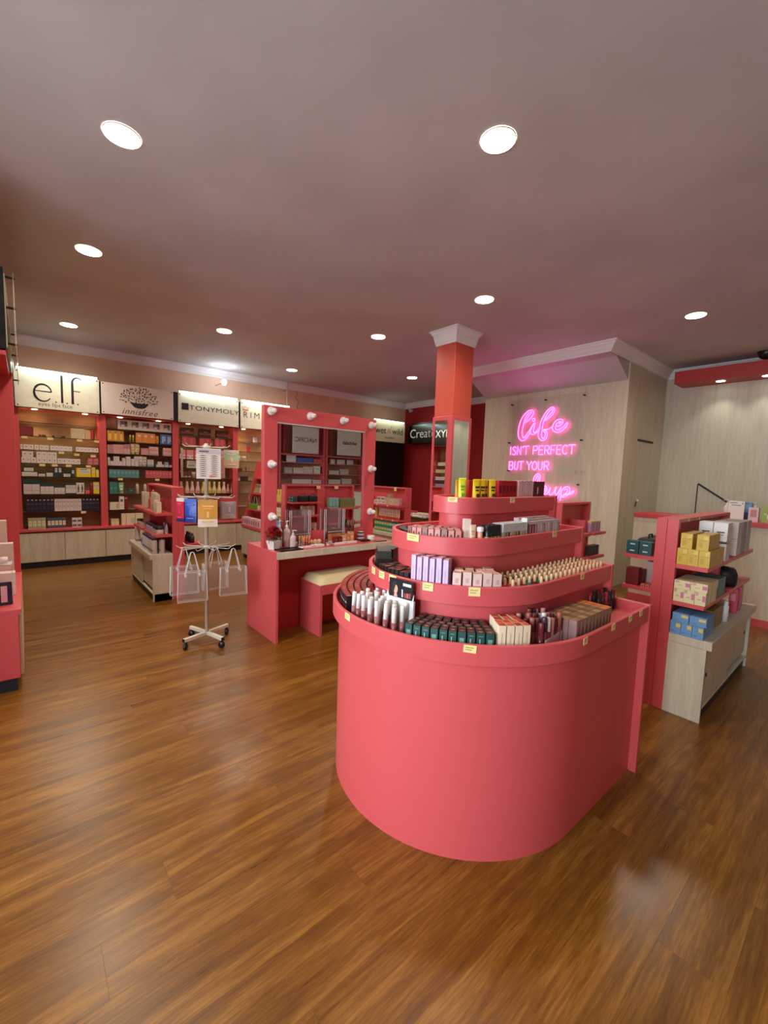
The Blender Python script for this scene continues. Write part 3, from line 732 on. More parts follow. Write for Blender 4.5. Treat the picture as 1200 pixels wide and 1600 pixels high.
# ================================================================ gondola shelves
def gondola(label, loc, rz, L_, up_z=1.27, far_side=True, near_tags=True, far_cab=False, cab=True, group=None, mid=None):
    """local frame: x along the length, -y side carries the cabinet, panels in the middle"""
    u = thing('gondola_shelf', label, 'gondola', loc, rz, group)
    if cab:
        bpart('plinth', [C(40, 20, 26, 0.5)], u, 0.02, L_ - 0.0, -0.19, -0.01, 0, 0.085, c=0)
        bpart('end_panel', [OAK], u, 0, 0.02, -0.206, 0, 0, 0.475, c=0.001)
        bpart('end_panel', [OAK], u, L_ - 0.02, L_, -0.206, 0, 0, 0.475, c=0.001)
        bpart('bottom_rail', [OAK], u, 0.02, L_ - 0.02, -0.2055, -0.012, 0.085, 0.095, c=0.0005)
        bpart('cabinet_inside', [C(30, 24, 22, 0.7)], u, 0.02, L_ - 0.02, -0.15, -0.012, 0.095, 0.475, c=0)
        d1 = bpart('sliding_door', [OAK], u, 0.02, L_ * 0.52, -0.202, -0.190, 0.098, 0.474, c=0.0008)
        d2 = bpart('sliding_door', [OAK], u, L_ * 0.48, L_ - 0.022, -0.187, -0.175, 0.13, 0.474, c=0.0008)
        hm = MB().lathe([(0.0, 0.003), (0.012, 0.003), (0.016, 0.0), (0.016, -0.001)], 10).mesh('finger_pull', DARKP); hm.transform(Matrix.Rotation(math.pi / 2, 4, 'X'))
        ob('finger_pull', hm, d1, (0.07, -0.202, 0.30)); ob('finger_pull', hm, d2, (L_ - 0.09, -0.187, 0.30))
        bpart('cabinet_top', [OAK], u, 0, L_, -0.232, 0, 0.476, 0.53, c=0.002)
    for nm, y0, y1 in (('near', 0.0, 0.064), ('far', 0.0655, 0.125)):
        bpart('upright', [RED], u, 0, 0.035, y0, y1, 0, up_z, c=0.0015)
        bpart('upright', [RED], u, L_ - 0.035, L_, y0, y1, 0, up_z, c=0.0015)
    bpart('back_panel', [RED], u, 0.035, L_ - 0.035, 0.055, 0.070, 0.0, up_z - 0.02, c=0)
    bpart('top_board', [RED], u, 0.0355, L_ - 0.0355, 0.0, 0.125, up_z - 0.022, up_z, c=0.001)
    mx = mid or L_ / 2
    bpart('divider', [RED], u, mx - 0.03, mx + 0.03, -0.10, 0.054, 0.531 if cab else 0.0, 1.10, c=0.001)
    for z in (0.985, 0.745):
        for x0, x1 in ((0.0, mx - 0.031), (mx + 0.031, L_)):
            bpart('shelf', [RED], u, x0 + (0.0355 if 0 else 0.0), x1, -0.172, -0.0005, z - 0.028, z, c=0.0015)
            if 1: pass
    if far_side:
        bpart('divider', [RED], u, mx - 0.07, mx + 0.07, 0.071, 0.124, 0, up_z - 0.023, c=0.001)
        for z, x0, x1 in ((1.0, 0.036, mx - 0.071), (0.78, 0.036, mx - 0.071), (0.885, mx + 0.071, L_ - 0.036), (0.62, mx + 0.071, L_ - 0.036), (0.5, 0.036, mx - 0.071)):
            bpart('shelf', [RED], u, x0, x1, 0.126 if 0 else 0.071, 0.32, z - 0.025, z, c=0.001)
        if far_cab: bpart('cabinet_body', [OAK], u, 0.036, L_ - 0.036, 0.1255, 0.33, 0, 0.42, c=0.001)
    return u
GR = (3.185, 0.836)       # right gondola origin (runs along +X, cabinet to -Y)
gR = gondola('red gondola shelf with pale oak cabinet at the right, stacked with gold and blue boxes', (GR[0], GR[1], 0), 0, 1.365, mid=0.67)
for x_, z_ in ((0.20, 1.25), (0.45, 1.25)): bpart('price_tag', [TAG], gR, x_ - 0.015, x_ + 0.015, -0.0015, -0.0003, z_ - 0.003, z_ + 0.017, c=0)
for x_, z_ in ((0.62, 1.236), (0.98, 1.236)): bpart('price_tag', [TAG], gR, x_ - 0.04, x_ + 0.04, 0.1255, 0.127, z_ - 0.03, z_ + 0.02, c=0)
gB = gondola('red gondola shelf behind the tiered counter, only its far end showing', (3.95, 2.0, 0), 0, 0.61, up_z=1.275, far_side=False)
# left gondola: runs along Y, cabinet to -X   (local x -> +Y reversed: rz = -90 deg, origin at the far end)
GL = (1.25, 5.11)
gL = gondola('red gondola shelf with pale oak cabinet near the back left, next to the spinner rack', (GL[0], GL[1] + 1.22, 0), -math.pi / 2, 1.22, far_side=True, mid=0.56)
bpart('price_tag', [TAG], gL, 1.06, 1.10, -0.1745, -0.173, 0.718, 0.747, c=0)
G3 = (4.78, 5.08)
g3 = gondola('red gondola shelf with orange-white tubes and green cartons, right of the vanity mirror', (G3[0], G3[1] + 1.2, 0), -math.pi / 2, 1.2, up_z=1.275, far_side=True, mid=0.3)
for x_, z_ in ((0.93, 1.262),): bpart('price_tag', [TAG], g3, x_ - 0.03, x_ + 0.03, -0.0015, -0.0003, z_ - 0.05, z_ + 0.012, c=0)
for k in range(5): bpart('price_tag', [TAG], g3, 0.5 + 0.14 * k, 0.54 + 0.14 * k, -0.1735, -0.1725, 0.96 if k % 2 else 0.72, 0.98 if k % 2 else 0.742, c=0)
# stepped display standing out from the back wall (faces -X)
st = thing('stepped_display', 'stepped red display with brush pots and boxes, left of the vanity mirror', 'display unit', (2.80, 7.03, 0))
LN = 1.75
bpart('plinth', [DARKP], st, 0.04, 0.55, -LN, 0, 0, 0.07, c=0)
bpart('cabinet_body', [OAK], st, 0.015, 0.55, -LN, 0, 0.07, 0.52, c=0)
for k in range(4): bpart('cabinet_door', [OAK], st, 0.0, 0.014, -LN + k * LN / 4 + 0.003, -LN + (k + 1) * LN / 4 - 0.003, 0.075, 0.515, c=0.001)
bpart('ledge', [RED], st, -0.012, 0.55, -LN, 0, 0.53, 0.575, c=0.002)
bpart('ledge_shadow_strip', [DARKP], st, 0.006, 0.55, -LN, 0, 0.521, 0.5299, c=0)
for k, (x0, z1) in enumerate(((0.09, 0.84), (0.17, 1.10), (0.24, 1.36))):
    bpart('step_shelf', [RED], st, x0, 0.40, -LN + 0.02, -0.021, z1 - 0.025, z1, c=0.001)
    bpart('riser', [RED], st, x0 + 0.14, x0 + 0.155, -LN + 0.02, -0.021, (0.575, 0.84, 1.10)[k], z1 - 0.026, c=0)
for y0 in (-0.02, -LN):
    m_ = MB().add([(0.02, y0, 0.5755), (0.55, y0, 0.5755), (0.55, y0, 1.64), (0.27, y0, 1.64), (0.02, y0 + 0.02, 0.5755), (0.55, y0 + 0.02, 0.5755), (0.55, y0 + 0.02, 1.64), (0.27, y0 + 0.02, 1.64)],
                  [(0, 1, 2, 3), (7, 6, 5, 4), (0, 4, 5, 1), (1, 5, 6, 2), (2, 6, 7, 3), (3, 7, 4, 0)])
    part('end_panel', m_, RED, st)
bpart('back_panel', [RED], st, 0.53, 0.55, -LN + 0.0205, -0.0205, 0.576, 1.64, c=0)

# ================================================================ checkout counter
ck = thing('checkout_counter', 'long pale oak checkout counter with a red top edge along the right wall', 'counter', (5.92, 2.05, 0))
bpart('body', [OAK], ck, 0.012, 0.5, -3.2, 0, 0.0, 1.06, c=0.002)
bpart('top', [C(196, 62, 64, 0.4)], ck, -0.005, 0.52, -3.2, 0.005, 1.06, 1.11, c=0.002)
bpart('kick_board', [RED], ck, 0.0, 0.011, -3.2, 0, 0, 0.085, c=0.001)
# ================================================================ tiered makeup counter
CYc, XB = 1.38, 2.362
TIERS = [(1.725, 0.668, 0.885), (1.705, 0.475, 1.055), (1.630, 0.305, 1.235), (1.670, 0.133, 1.40)]
def outline(cx, r, xb, n=40):
    pts = [(xb, CYc - r), (cx + (xb - cx) * 0.5, CYc - r)]
    pts += [(cx + r * math.cos(math.radians(a)), CYc + r * math.sin(math.radians(a))) for a in [270 - 180 * i / n for i in range(n + 1)]]
    pts += [(cx + (xb - cx) * 0.5, CYc + r), (xb, CYc + r)]
    return pts[::-1]           # counter-clockwise seen from above
ctr = thing('tiered_counter', 'large coral red display counter with a rounded front and four stepped tiers', 'display counter', (1.705, CYc, 0))
def rel(p): return (p[0] - 1.705, p[1] - CYc)
z_prev = 0.0
BAND = 0.078
for i, (cx, r, zt) in enumerate(TIERS):
    tray = zt - 0.045
    bodyo = [rel(p) for p in outline(cx, r - 0.033, XB)]
    m_ = MB()
    n_ = len(bodyo)
    m_.add([(x, y, z_prev) for x, y in bodyo] + [(x, y, tray - 0.0005) for x, y in bodyo], [(k, k + 1, n_ + k + 1, n_ + k) for k in range(n_ - 1)], 0, True)
    b0, b1 = bodyo[-1], bodyo[0]
    m_.add([(*b0, z_prev), (*b1, z_prev), (*b1, tray - 0.0005), (*b0, tray - 0.0005)], [(0, 1, 2, 3)])
    part('tier_body', m_, RED, ctr)
    part('tray_floor', MB().prism([rel(p) for p in outline(cx, r - 0.0335, XB)], tray - 0.012, tray), RED, ctr)
    oo = [rel(p) for p in outline(cx, r, XB)]; ii = [rel(p) for p in outline(cx, r - 0.018, XB)]
    m_ = MB(); n_ = len(oo)
    c_ = 0.003
    o2 = [rel(p) for p in outline(cx, r - c_, XB)]; i2 = [rel(p) for p in outline(cx, r - 0.018 + c_, XB)]
    zb = zt - BAND
    L_ = [(oo, zb), (oo, zt - c_), (o2, zt), (i2, zt), (ii, zt - c_), (ii, zb)]
    vs = []
    for ring_, z in L_: vs.append([(x, y, z) for x, y in ring_])
    for a in range(6):
        m_.add(vs[a] + vs[(a + 1) % 6], [(k, k + 1, n_ + k + 1, n_ + k) for k in range(n_ - 1)], 0, True)
    m_.add([v[0] for v in vs], [(5, 4, 3, 2, 1, 0)]); m_.add([v[-1] for v in vs], [(0, 1, 2, 3, 4, 5)])
    part('rim_band', m_, RED, ctr)
    bpart('back_board', [RED], ctr, XB - 1.705 + 0.0005, XB - 1.705 + 0.026, -r - 0.004, r + 0.004, (0.0, TIERS[0][2] + 0.006, TIERS[1][2] + 0.006, TIERS[2][2] + 0.006)[i], zt + 0.004, c=0.0015)
    z_prev = tray - 0.0003
# yellow price tags on the rims (angle around the tier centre, or x along the straight side)
def rim_tag(tier, ang=None, x=None, hang=0.027, w_=0.047, tilt=0.0):
    cx, r, zt = TIERS[tier]
    if ang is not None:
        a = math.radians(ang); px, py = cx + (r + 0.0012) * math.cos(a), CYc + (r + 0.0012) * math.sin(a); rz = a + math.pi / 2
    else: px, py, rz = x, CYc - r - 0.0012, 0.0
    m_ = MB().box(-w_ / 2, w_ / 2, -0.0006, 0.0006, -hang, 0.002, 0)
    for k in range(2): m_.box(-w_ * 0.36, w_ * (0.3 - 0.15 * k), -0.0009, -0.0006, -hang * (0.35 + 0.3 * k), -hang * (0.35 + 0.3 * k) + 0.0035, 1)
    o = part('price_tag', m_, [TAG, C(170, 150, 90, 0.7)], ctr, (px - 1.705, py - CYc, zt - 0.002))
    o.rotation_euler = (0, tilt, rz)
for a in (172, 222): rim_tag(0, ang=a, tilt=0.06)
for x in (1.665, 1.93, 2.12, 2.25): rim_tag(0, x=x, w_=0.035, tilt=-0.05)
for a, h in ((160, 0.03), (171, 0.03), (181, 0.03), (203, 0.032), (226, 0.035)): rim_tag(1, ang=a, hang=h)
rim_tag(1, x=2.03, w_=0.035)
rim_tag(2, ang=185, hang=0.03, w_=0.07); rim_tag(2, x=2.06, w_=0.04)
rim_tag(3, ang=205, hang=0.022); rim_tag(3, x=1.93, w_=0.04)

# ================================================================ vanity desk, mirror, stool
vd = thing('vanity_desk', 'red vanity desk with a pale oak front edge under the bulb mirror', 'desk', (1.61, 3.285, 0))
DLn, DW = 1.35, 0.615
bpart('side_panel', [RED], vd, 0, 0.025, 0.0, DW, 0, 0.735, c=0.0015)
bpart('side_panel', [RED], vd, DLn - 0.025, DLn, 0.0, DW, 0, 0.735, c=0.0015)
bpart('back_panel', [C(178, 44, 48, 0.45)], vd, 0.025, DLn - 0.025, 0.30, 0.32, 0, 0.735, c=0)
bpart('table_top', [RED], vd, 0, DLn, 0.012, DW, 0.736, 0.80, c=0.0015)
bpart('front_edge', [OAK], vd, 0.004, DLn, -0.001, 0.0115, 0.738, 0.799, c=0.001)
bpart('end_edge', [RED], vd, 0.0, 0.0035, -0.001, 0.0118, 0.736, 0.80, c=0)
vm = thing('vanity_mirror', 'large square mirror in a red frame with white round bulbs standing on the vanity desk', 'mirror', (1.62, 3.565, 0.80))
FW, FH, FT = 1.26, 1.265, 0.055
iw0, iw1, ih0, ih1 = 0.128, FW - 0.145, 0.125, FH - 0.135
bpart('frame_post', [RED], vm, 0, iw0, 0, FT, 0, FH, c=0.0015)
bpart('frame_post', [RED], vm, iw1, FW, 0, FT, 0, FH, c=0.0015)
bpart('frame_rail', [RED], vm, iw0, iw1, 0.0, FT, 0.0, ih0, c=0.001)
bpart('frame_rail', [RED], vm, iw0, iw1, 0.0, FT, ih1, FH, c=0.001)
bpart('mirror_glass', [MIRROR], vm, iw0 + 0.001, iw1 - 0.001, 0.020, 0.024, ih0 + 0.001, ih1 - 0.001, c=0)
bpart('backing_board', [C(150, 40, 44, 0.5)], vm, iw0, iw1, 0.026, FT - 0.002, ih0, ih1, c=0)
bpart('inner_trim', [C(214, 204, 200, 0.4)], vm, iw0, iw1, 0.004, 0.018, ih1 - 0.012, ih1 - 0.0005, c=0)
def bulb_unit():
    base_ = MB().lathe([(0.0, 0.0), (0.036, 0.0), (0.039, 0.006), (0.037, 0.016), (0.030, 0.024), (0.021, 0.028), (0.0, 0.028)], 18)
    blb = MB().lathe([(0.016, 0.028), (0.017, 0.045), (0.021, 0.055), (0.0235, 0.066), (0.021, 0.078), (0.012, 0.087), (0.0, 0.090)], 16)
    a = base_.mesh('lamp_holder', C(226, 216, 210, 0.3)); b = blb.mesh('bulb', C(234, 224, 218, 0.2))
    for me in (a, b): me.transform(Matrix.Rotation(math.pi / 2, 4, 'X'))
    return a, b
ha, hb = bulb_unit()
for bx_, bz_ in ((0.064, 1.215), (0.458, 1.213), (0.83, 1.21), (1.19, 1.20), (0.07, 0.75), (0.078, 0.28), (1.20, 0.745), (1.205, 0.29)):
    h_ = ob('lamp_holder', ha, vm, (bx_, 0, bz_)); ob('bulb', hb, h_)
# stool
sl = thing('vanity_stool', 'red box stool with a cream padded seat under the vanity desk', 'stool', (2.0, 3.205, 0))
SLn, SW_ = 0.72, 0.36
bpart('leg_panel', [RED], sl, 0, 0.028, 0, SW_, 0, 0.475, c=0.0015)
bpart('leg_panel', [RED], sl, SLn - 0.028, SLn, 0, SW_, 0, 0.475, c=0.0015)
bpart('apron', [RED], sl, 0.028, SLn - 0.028, 0, 0.022, 0.385, 0.475, c=0.001)
bpart('apron', [RED], sl, 0.028, SLn - 0.028, SW_ - 0.022, SW_, 0.0, 0.475, c=0.001)
m_ = MB(); R_ = []
nx_, ny_ = 16, 10
vs = []
for j in range(ny_ + 1):
    for i in range(nx_ + 1):
        u_, v_ = i / nx_, j / ny_
        ed = min(u_ * SLn, (1 - u_) * SLn, v_ * SW_, (1 - v_) * SW_)
        h = 0.478 + 0.062 * (1 - max(0, 1 - ed / 0.06) ** 2.2)
        vs.append((u_ * SLn, v_ * SW_, h))
fs = [(j * (nx_ + 1) + i, j * (nx_ + 1) + i + 1, (j + 1) * (nx_ + 1) + i + 1, (j + 1) * (nx_ + 1) + i) for j in range(ny_) for i in range(nx_)]
m_.add(vs, fs, 0, True); m_.box(0.0, SLn, 0.0, SW_, 0.4755, 0.4785)
part('cushion', m_, C(214, 196, 150, 0.75), sl)

# ================================================================ spinner rack
RX, RY = 1.165, 3.68
rk = thing('spinner_rack', 'white floor-standing spinner rack with hooks on four castors', 'display rack', (RX, RY, 0))
IV = C(214, 206, 186, 0.4)
part('pole', MB().lathe([(0.0, 0.10), (0.0155, 0.10), (0.0155, 1.66), (0.017, 1.66), (0.017, 1.695), (0.012, 1.70), (0.0, 1.70)], 12), IV, rk)
for a in (-160, -75, 20, 110):
    ca, sa = math.cos(math.radians(a)), math.sin(math.radians(a))
    m_ = MB().box(0.0, 0.21, -0.014, 0.014, 0.068, 0.096, c=0.002)
    arm = part('foot_arm', m_, IV, rk, (ca * 0.013, sa * 0.013, 0), math.radians(a))
    bpart('end_cap', [BLACK], arm, 0.2102, 0.214, -0.014, 0.014, 0.068, 0.096, c=0.001)
    cst = part('castor', MB().lathe([(0.0, -0.011), (0.026, -0.011), (0.028, -0.006), (0.028, 0.006), (0.026, 0.011), (0.0, 0.011)], 14), BLACK, arm, (0.195, 0.0, 0.0285))
    cst.rotation_euler = (math.pi / 2, 0, 0.5)
    part('castor_fork', MB().box(0.182, 0.202, -0.006, 0.006, 0.045, 0.068), DARKP, arm)
def hook_ring(z, n_, ln, phase):
    part('hub', MB().lathe([(0.0156, z - 0.012), (0.026, z - 0.012), (0.026, z + 0.012), (0.0156, z + 0.012)], 12, cap=False), IV, rk)
    for k in range(n_):
        a = phase + 2 * math.pi * k / n_
        ca, sa = math.cos(a), math.sin(a)
        part('hook', MB().tube([(ca * 0.02, sa * 0.02, z), (ca * ln, sa * ln, z), (ca * (ln + 0.025), sa * (ln + 0.025), z + 0.018)], 0.003, 5), IV, rk)
hook_ring(1.672, 6, 0.17, 0.4); hook_ring(1.255, 8, 0.21, 0.15); hook_ring(0.832, 10, 0.21, 0.3)
# ================================================================ neon sign on the oak wall
NEON = {
    'l': [(3.921, 2.401), (3.850, 2.444), (3.791, 2.511), (3.775, 2.563), (3.807, 2.595), (3.871, 2.589), (3.957, 2.518), (4.014, 2.407), (4.035, 2.287), (4.027, 2.188), (3.985, 2.128), (3.935, 2.114), (3.883, 2.146), (3.833, 2.210), (3.812, 2.241)],
    'l2': [(3.913, 2.425), (3.861, 2.511), (3.808, 2.566), (3.858, 2.558), (3.920, 2.485), (3.949, 2.349), (3.963, 2.271), (3.949, 2.185), (3.922, 2.162), (3.880, 2.206), (3.831, 2.275), (3.789, 2.342), (3.756, 2.387)],
    'i': [(3.756, 2.387), (3.798, 2.309), (3.815, 2.251), (3.793, 2.210), (3.740, 2.211), (3.678, 2.253), (3.661, 2.278)],
    'i2': [(3.732, 2.394), (3.754, 2.313), (3.756, 2.250), (3.729, 2.234), (3.690, 2.277), (3.669, 2.308)],
    'dot': [(3.743, 2.436), (3.749, 2.420), (3.765, 2.414), (3.783, 2.423), (3.791, 2.440), (3.786, 2.456), (3.769, 2.462), (3.751, 2.453), (3.743, 2.436)],
    'f': [(3.655, 2.289), (3.650, 2.371), (3.616, 2.456), (3.565, 2.539), (3.506, 2.593), (3.462, 2.610), (3.426, 2.586), (3.428, 2.533), (3.477, 2.472), (3.544, 2.424), (3.587, 2.411), (3.601, 2.344), (3.609, 2.286)],
    'f2': [(3.588, 2.425), (3.544, 2.508), (3.486, 2.572), (3.452, 2.580), (3.459, 2.541), (3.505, 2.488), (3.563, 2.435)],
    'f3': [(3.655, 2.289), (3.674, 2.229), (3.661, 2.154), (3.619, 2.111), (3.565, 2.109), (3.525, 2.147), (3.522, 2.210), (3.551, 2.262), (3.587, 2.274), (3.610, 2.240), (3.611, 2.172), (3.583, 2.138), (3.554, 2.165), (3.556, 2.223), (3.581, 2.255), (3.552, 2.272), (3.500, 2.280), (3.442, 2.306)],
    'e': [(3.440, 2.309), (3.413, 2.372), (3.356, 2.413), (3.296, 2.411), (3.273, 2.377), (3.297, 2.334), (3.343, 2.312), (3.370, 2.316)],
    'e2': [(3.297, 2.375), (3.324, 2.381), (3.343, 2.362), (3.316, 2.358), (3.297, 2.375)],
    'e3': [(3.368, 2.369), (3.388, 2.308), (3.371, 2.261), (3.318, 2.263), (3.253, 2.305), (3.213, 2.355), (3.197, 2.338), (3.236, 2.276), (3.304, 2.229), (3.375, 2.221), (3.427, 2.258), (3.447, 2.305)],
    'k': [(3.707, 1.457), (3.692, 1.524), (3.655, 1.566), (3.617, 1.573), (3.591, 1.544), (3.591, 1.485), (3.618, 1.412), (3.665, 1.338), (3.684, 1.265), (3.670, 1.217)],
    'k2': [(3.668, 1.470), (3.652, 1.525), (3.625, 1.541), (3.622, 1.496), (3.639, 1.435)],
    'eu': [(3.564, 1.238), (3.505, 1.263), (3.464, 1.318), (3.468, 1.369), (3.507, 1.387), (3.543, 1.350), (3.551, 1.290), (3.532, 1.247), (3.488, 1.245), (3.443, 1.284), (3.405, 1.368), (3.420, 1.285), (3.401, 1.251), (3.361, 1.271), (3.329, 1.331), (3.305, 1.384), (3.323, 1.302), (3.308, 1.263), (3.271, 1.288)],
    'eu2': [(3.519, 1.280), (3.490, 1.323), (3.492, 1.352), (3.512, 1.334), (3.519, 1.280)],
    'p': [(3.271, 1.288), (3.230, 1.382), (3.261, 1.311), (3.326, 1.213), (3.310, 1.186), (3.280, 1.206), (3.246, 1.278), (3.204, 1.349), (3.159, 1.387), (3.112, 1.385), (3.092, 1.349), (3.100, 1.297), (3.137, 1.250), (3.189, 1.230), (3.214, 1.245), (3.139, 1.272), (3.083, 1.298), (3.045, 1.332), (3.028, 1.326), (3.053, 1.289), (3.104, 1.272)],
    'p2': [(3.220, 1.331), (3.233, 1.175)],
    'p3': [(3.177, 1.339), (3.140, 1.358), (3.126, 1.328), (3.152, 1.283), (3.184, 1.270)],
    'm': [(4.112, 1.190), (4.068, 1.293), (4.050, 1.338), (4.051, 1.244), (4.054, 1.193), (4.011, 1.284), (3.979, 1.335), (3.976, 1.248), (3.976, 1.198), (3.940, 1.281), (3.909, 1.332), (3.901, 1.265), (3.900, 1.209), (3.867, 1.230)],
    'a': [(3.772, 1.333), (3.820, 1.349), (3.857, 1.292), (3.853, 1.230), (3.811, 1.214), (3.774, 1.272), (3.765, 1.339), (3.767, 1.260), (3.750, 1.218), (3.712, 1.251)],
}
PX_ = 6.295
NEONM = glow('pink_neon', (1.0, 0.04, 0.52), 4.6)
ACR_N = C(206, 60, 150, 0.3)
ns = thing('neon_sign', 'glowing pink neon lettering on a clear acrylic panel on the pale oak wall', 'neon sign', (PX_, 3.6, 1.95))
bpart('acrylic_panel', [clear('neon_acrylic', (0.97, 0.96, 0.95), 0.012, 0.03)], ns, 0.016, 0.022, 2.93 - 3.6, 4.27 - 3.6, 1.0 - 1.95, 2.79 - 1.95, c=0)
for y, z in ((4.20, 2.72), (3.6, 2.74), (2.99, 2.745), (4.22, 2.09), (2.99, 2.09), (4.20, 1.62), (2.99, 1.43)):
    part('standoff', MB().tube([(0.008, y - 3.6, z - 1.95), (0.064, y - 3.6, z - 1.95)], 0.012, 8), DARKP, ns)
def smooth_path(P, k=4):
    out = []
    n_ = len(P)
    for i in range(n_ - 1):
        p0, p1, p2, p3 = P[max(i - 1, 0)], P[i], P[i + 1], P[min(i + 2, n_ - 1)]
        for j in range(k):
            t = j / k
            out.append(tuple(0.5 * ((2 * b) + (-a + c) * t + (2 * a - 5 * b + 4 * c - d) * t * t + (-a + 3 * b - 3 * c + d) * t ** 3) for a, b, c, d in zip(p0, p1, p2, p3)))
    out.append(P[-1])
    return out
def neon_part(name, paths, r=0.0075, sm=True):
    m_ = MB()
    for P in paths:
        Q = smooth_path(P) if sm else P
        m_.tube([(0, y - 3.6, z - 1.95) for y, z in Q], r, 6)
    return part(name, m_, NEONM, ns)
neon_part('neon_word', [NEON[k] for k in ('l', 'l2', 'i', 'i2', 'dot', 'f', 'f2', 'f3', 'e', 'e2', 'e3')])
neon_part('neon_word', [NEON[k] for k in ('m', 'a', 'k', 'k2', 'eu', 'eu2', 'p', 'p2', 'p3')])
STK = {'I': [[(.5, 0), (.5, 1)]], 'S': [[(.95, .85), (.6, 1), (.2, .9), (.1, .72), (.35, .55), (.75, .42), (.9, .25), (.65, .02), (.3, 0), (.05, .15)]], 'N': [[(.05, 0), (.05, 1), (.95, 0), (.95, 1)]],
       "'": [[(.5, 1), (.5, .8)]], 'T': [[(0, 1), (1, 1)], [(.5, 1), (.5, 0)]], 'P': [[(.08, 0), (.08, 1), (.7, 1), (.95, .85), (.95, .62), (.7, .48), (.08, .48)]],
       'E': [[(.95, 1), (.08, 1), (.08, 0), (.95, 0)], [(.08, .52), (.8, .52)]], 'R': [[(.08, 0), (.08, 1), (.7, 1), (.95, .85), (.95, .62), (.7, .48), (.08, .48)], [(.5, .48), (1, 0)]],
       'F': [[(.95, 1), (.08, 1), (.08, 0)], [(.08, .52), (.8, .52)]], 'C': [[(.95, .85), (.65, 1), (.3, .95), (.08, .7), (.08, .3), (.3, .05), (.65, 0), (.95, .15)]],
       'B': [[(.08, 0), (.08, 1), (.65, 1), (.88, .87), (.88, .65), (.65, .53), (.08, .53)], [(.65, .53), (.95, .4), (.95, .15), (.7, 0), (.08, 0)]],
       'U': [[(.08, 1), (.08, .25), (.3, .02), (.7, .02), (.92, .25), (.92, 1)]], 'Y': [[(0, 1), (.5, .5), (1, 1)], [(.5, .5), (.5, 0)]], 'O': [[(.5, 1), (.15, .85), (.03, .5), (.15, .15), (.5, 0), (.85, .15), (.97, .5), (.85, .85), (.5, 1)]]}
def neon_caps(txt, z0, z1, slots):
    pk = []
    for ch, (ya, yb) in zip(txt, slots):
        for P in STK[ch]: pk.append([(ya + (yb - ya) * a, z0 + (z1 - z0) * b) for a, b in P])
    neon_part('neon_word', pk, 0.0075, False)
def ux(u0, u1): return (4.165 - (u0 - 150) * 0.001272, 4.165 - (u1 - 150) * 0.001272)
neon_caps("ISN'T", 1.885, 2.02, [ux(140, 170), ux(182, 238), ux(252, 310), ux(325, 345), ux(345, 420)])
neon_caps('PERFECT', 1.885, 2.02, [ux(478, 545), ux(558, 622), ux(636, 700), ux(716, 778), ux(792, 852), ux(866, 930), ux(942, 1025)])
neon_caps('BUT', 1.637, 1.772, [ux(140, 205), ux(222, 280), ux(290, 355)])
neon_caps('YOUR', 1.637, 1.772, [ux(405, 470), ux(480, 550), ux(562, 625), ux(640, 708)])
# ================================================================ product kinds
KC = {}
def carton(w_, d, h, body, segs=None, panel=None, lines=(), top=None, dot=None, win=None, name='carton', mat_r=0.45, seam=True):
    """printed folding carton; local origin at base centre, printed face towards -y"""
    key = (name, round(w_, 4), round(d, 4), round(h, 4), body, str(segs), str(panel), str(lines), top, dot, str(win))
    if key in KC: return KC[key]
    cols = []; mats = []
    def mi(c):
        if c not in cols: cols.append(c); mats.append(C(*c, mat_r) if isinstance(c, tuple) else c)
        return cols.index(c)
    m_ = MB()
    hw, hd = w_ / 2, d / 2
    segs_ = segs or [(0, 1, body)]
    for a, b, c in segs_: m_.box(-hw, hw, -hd, hd, a * h, b * h, mi(c))
    e = 0.0004
    if panel:
        x0, x1, z0, z1, c = panel
        m_.quad((-hw + x0 * w_, -hd - e, z0 * h), (-hw + x1 * w_, -hd - e, z0 * h), (-hw + x1 * w_, -hd - e, z1 * h), (-hw + x0 * w_, -hd - e, z1 * h), mi(c))
    for (x0, x1, z0, z1, c) in lines:
        m_.quad((-hw + x0 * w_, -hd - 2 * e, z0 * h), (-hw + x1 * w_, -hd - 2 * e, z0 * h), (-hw + x1 * w_, -hd - 2 * e, z1 * h), (-hw + x0 * w_, -hd - 2 * e, z1 * h), mi(c))
    if top is not None:
        m_.quad((-hw, -hd, h + e), (hw, -hd, h + e), (hw, hd, h + e), (-hw, hd, h + e), mi(top))
    if dot is not None:
        r = min(w_, d) * 0.30; n_ = 10
        m_.add([(r * math.cos(2 * math.pi * k / n_), r * math.sin(2 * math.pi * k / n_), h + 2 * e) for k in range(n_)], [tuple(range(n_))], mi(dot))
    elif seam:
        m_.quad((-hw * 0.98, -hd * 0.72, h + 1.5 * e), (hw * 0.98, -hd * 0.72, h + 1.5 * e), (hw * 0.98, -hd * 0.66, h + 1.5 * e), (-hw * 0.98, -hd * 0.66, h + 1.5 * e), mi(tuple(int(v * 0.8) for v in (top or segs_[-1][2]))))
    KC[key] = Kind(name, [(name, m_.mesh(name, mats), [])])
    return KC[key]
def text_lines(c, n=3, z=0.6, x0=0.2, x1=0.8, hgt=0.03, step=0.09): return tuple((x0, x1 - 0.12 * (k % 2), z - k * step, z - k * step + hgt, c) for k in range(n))
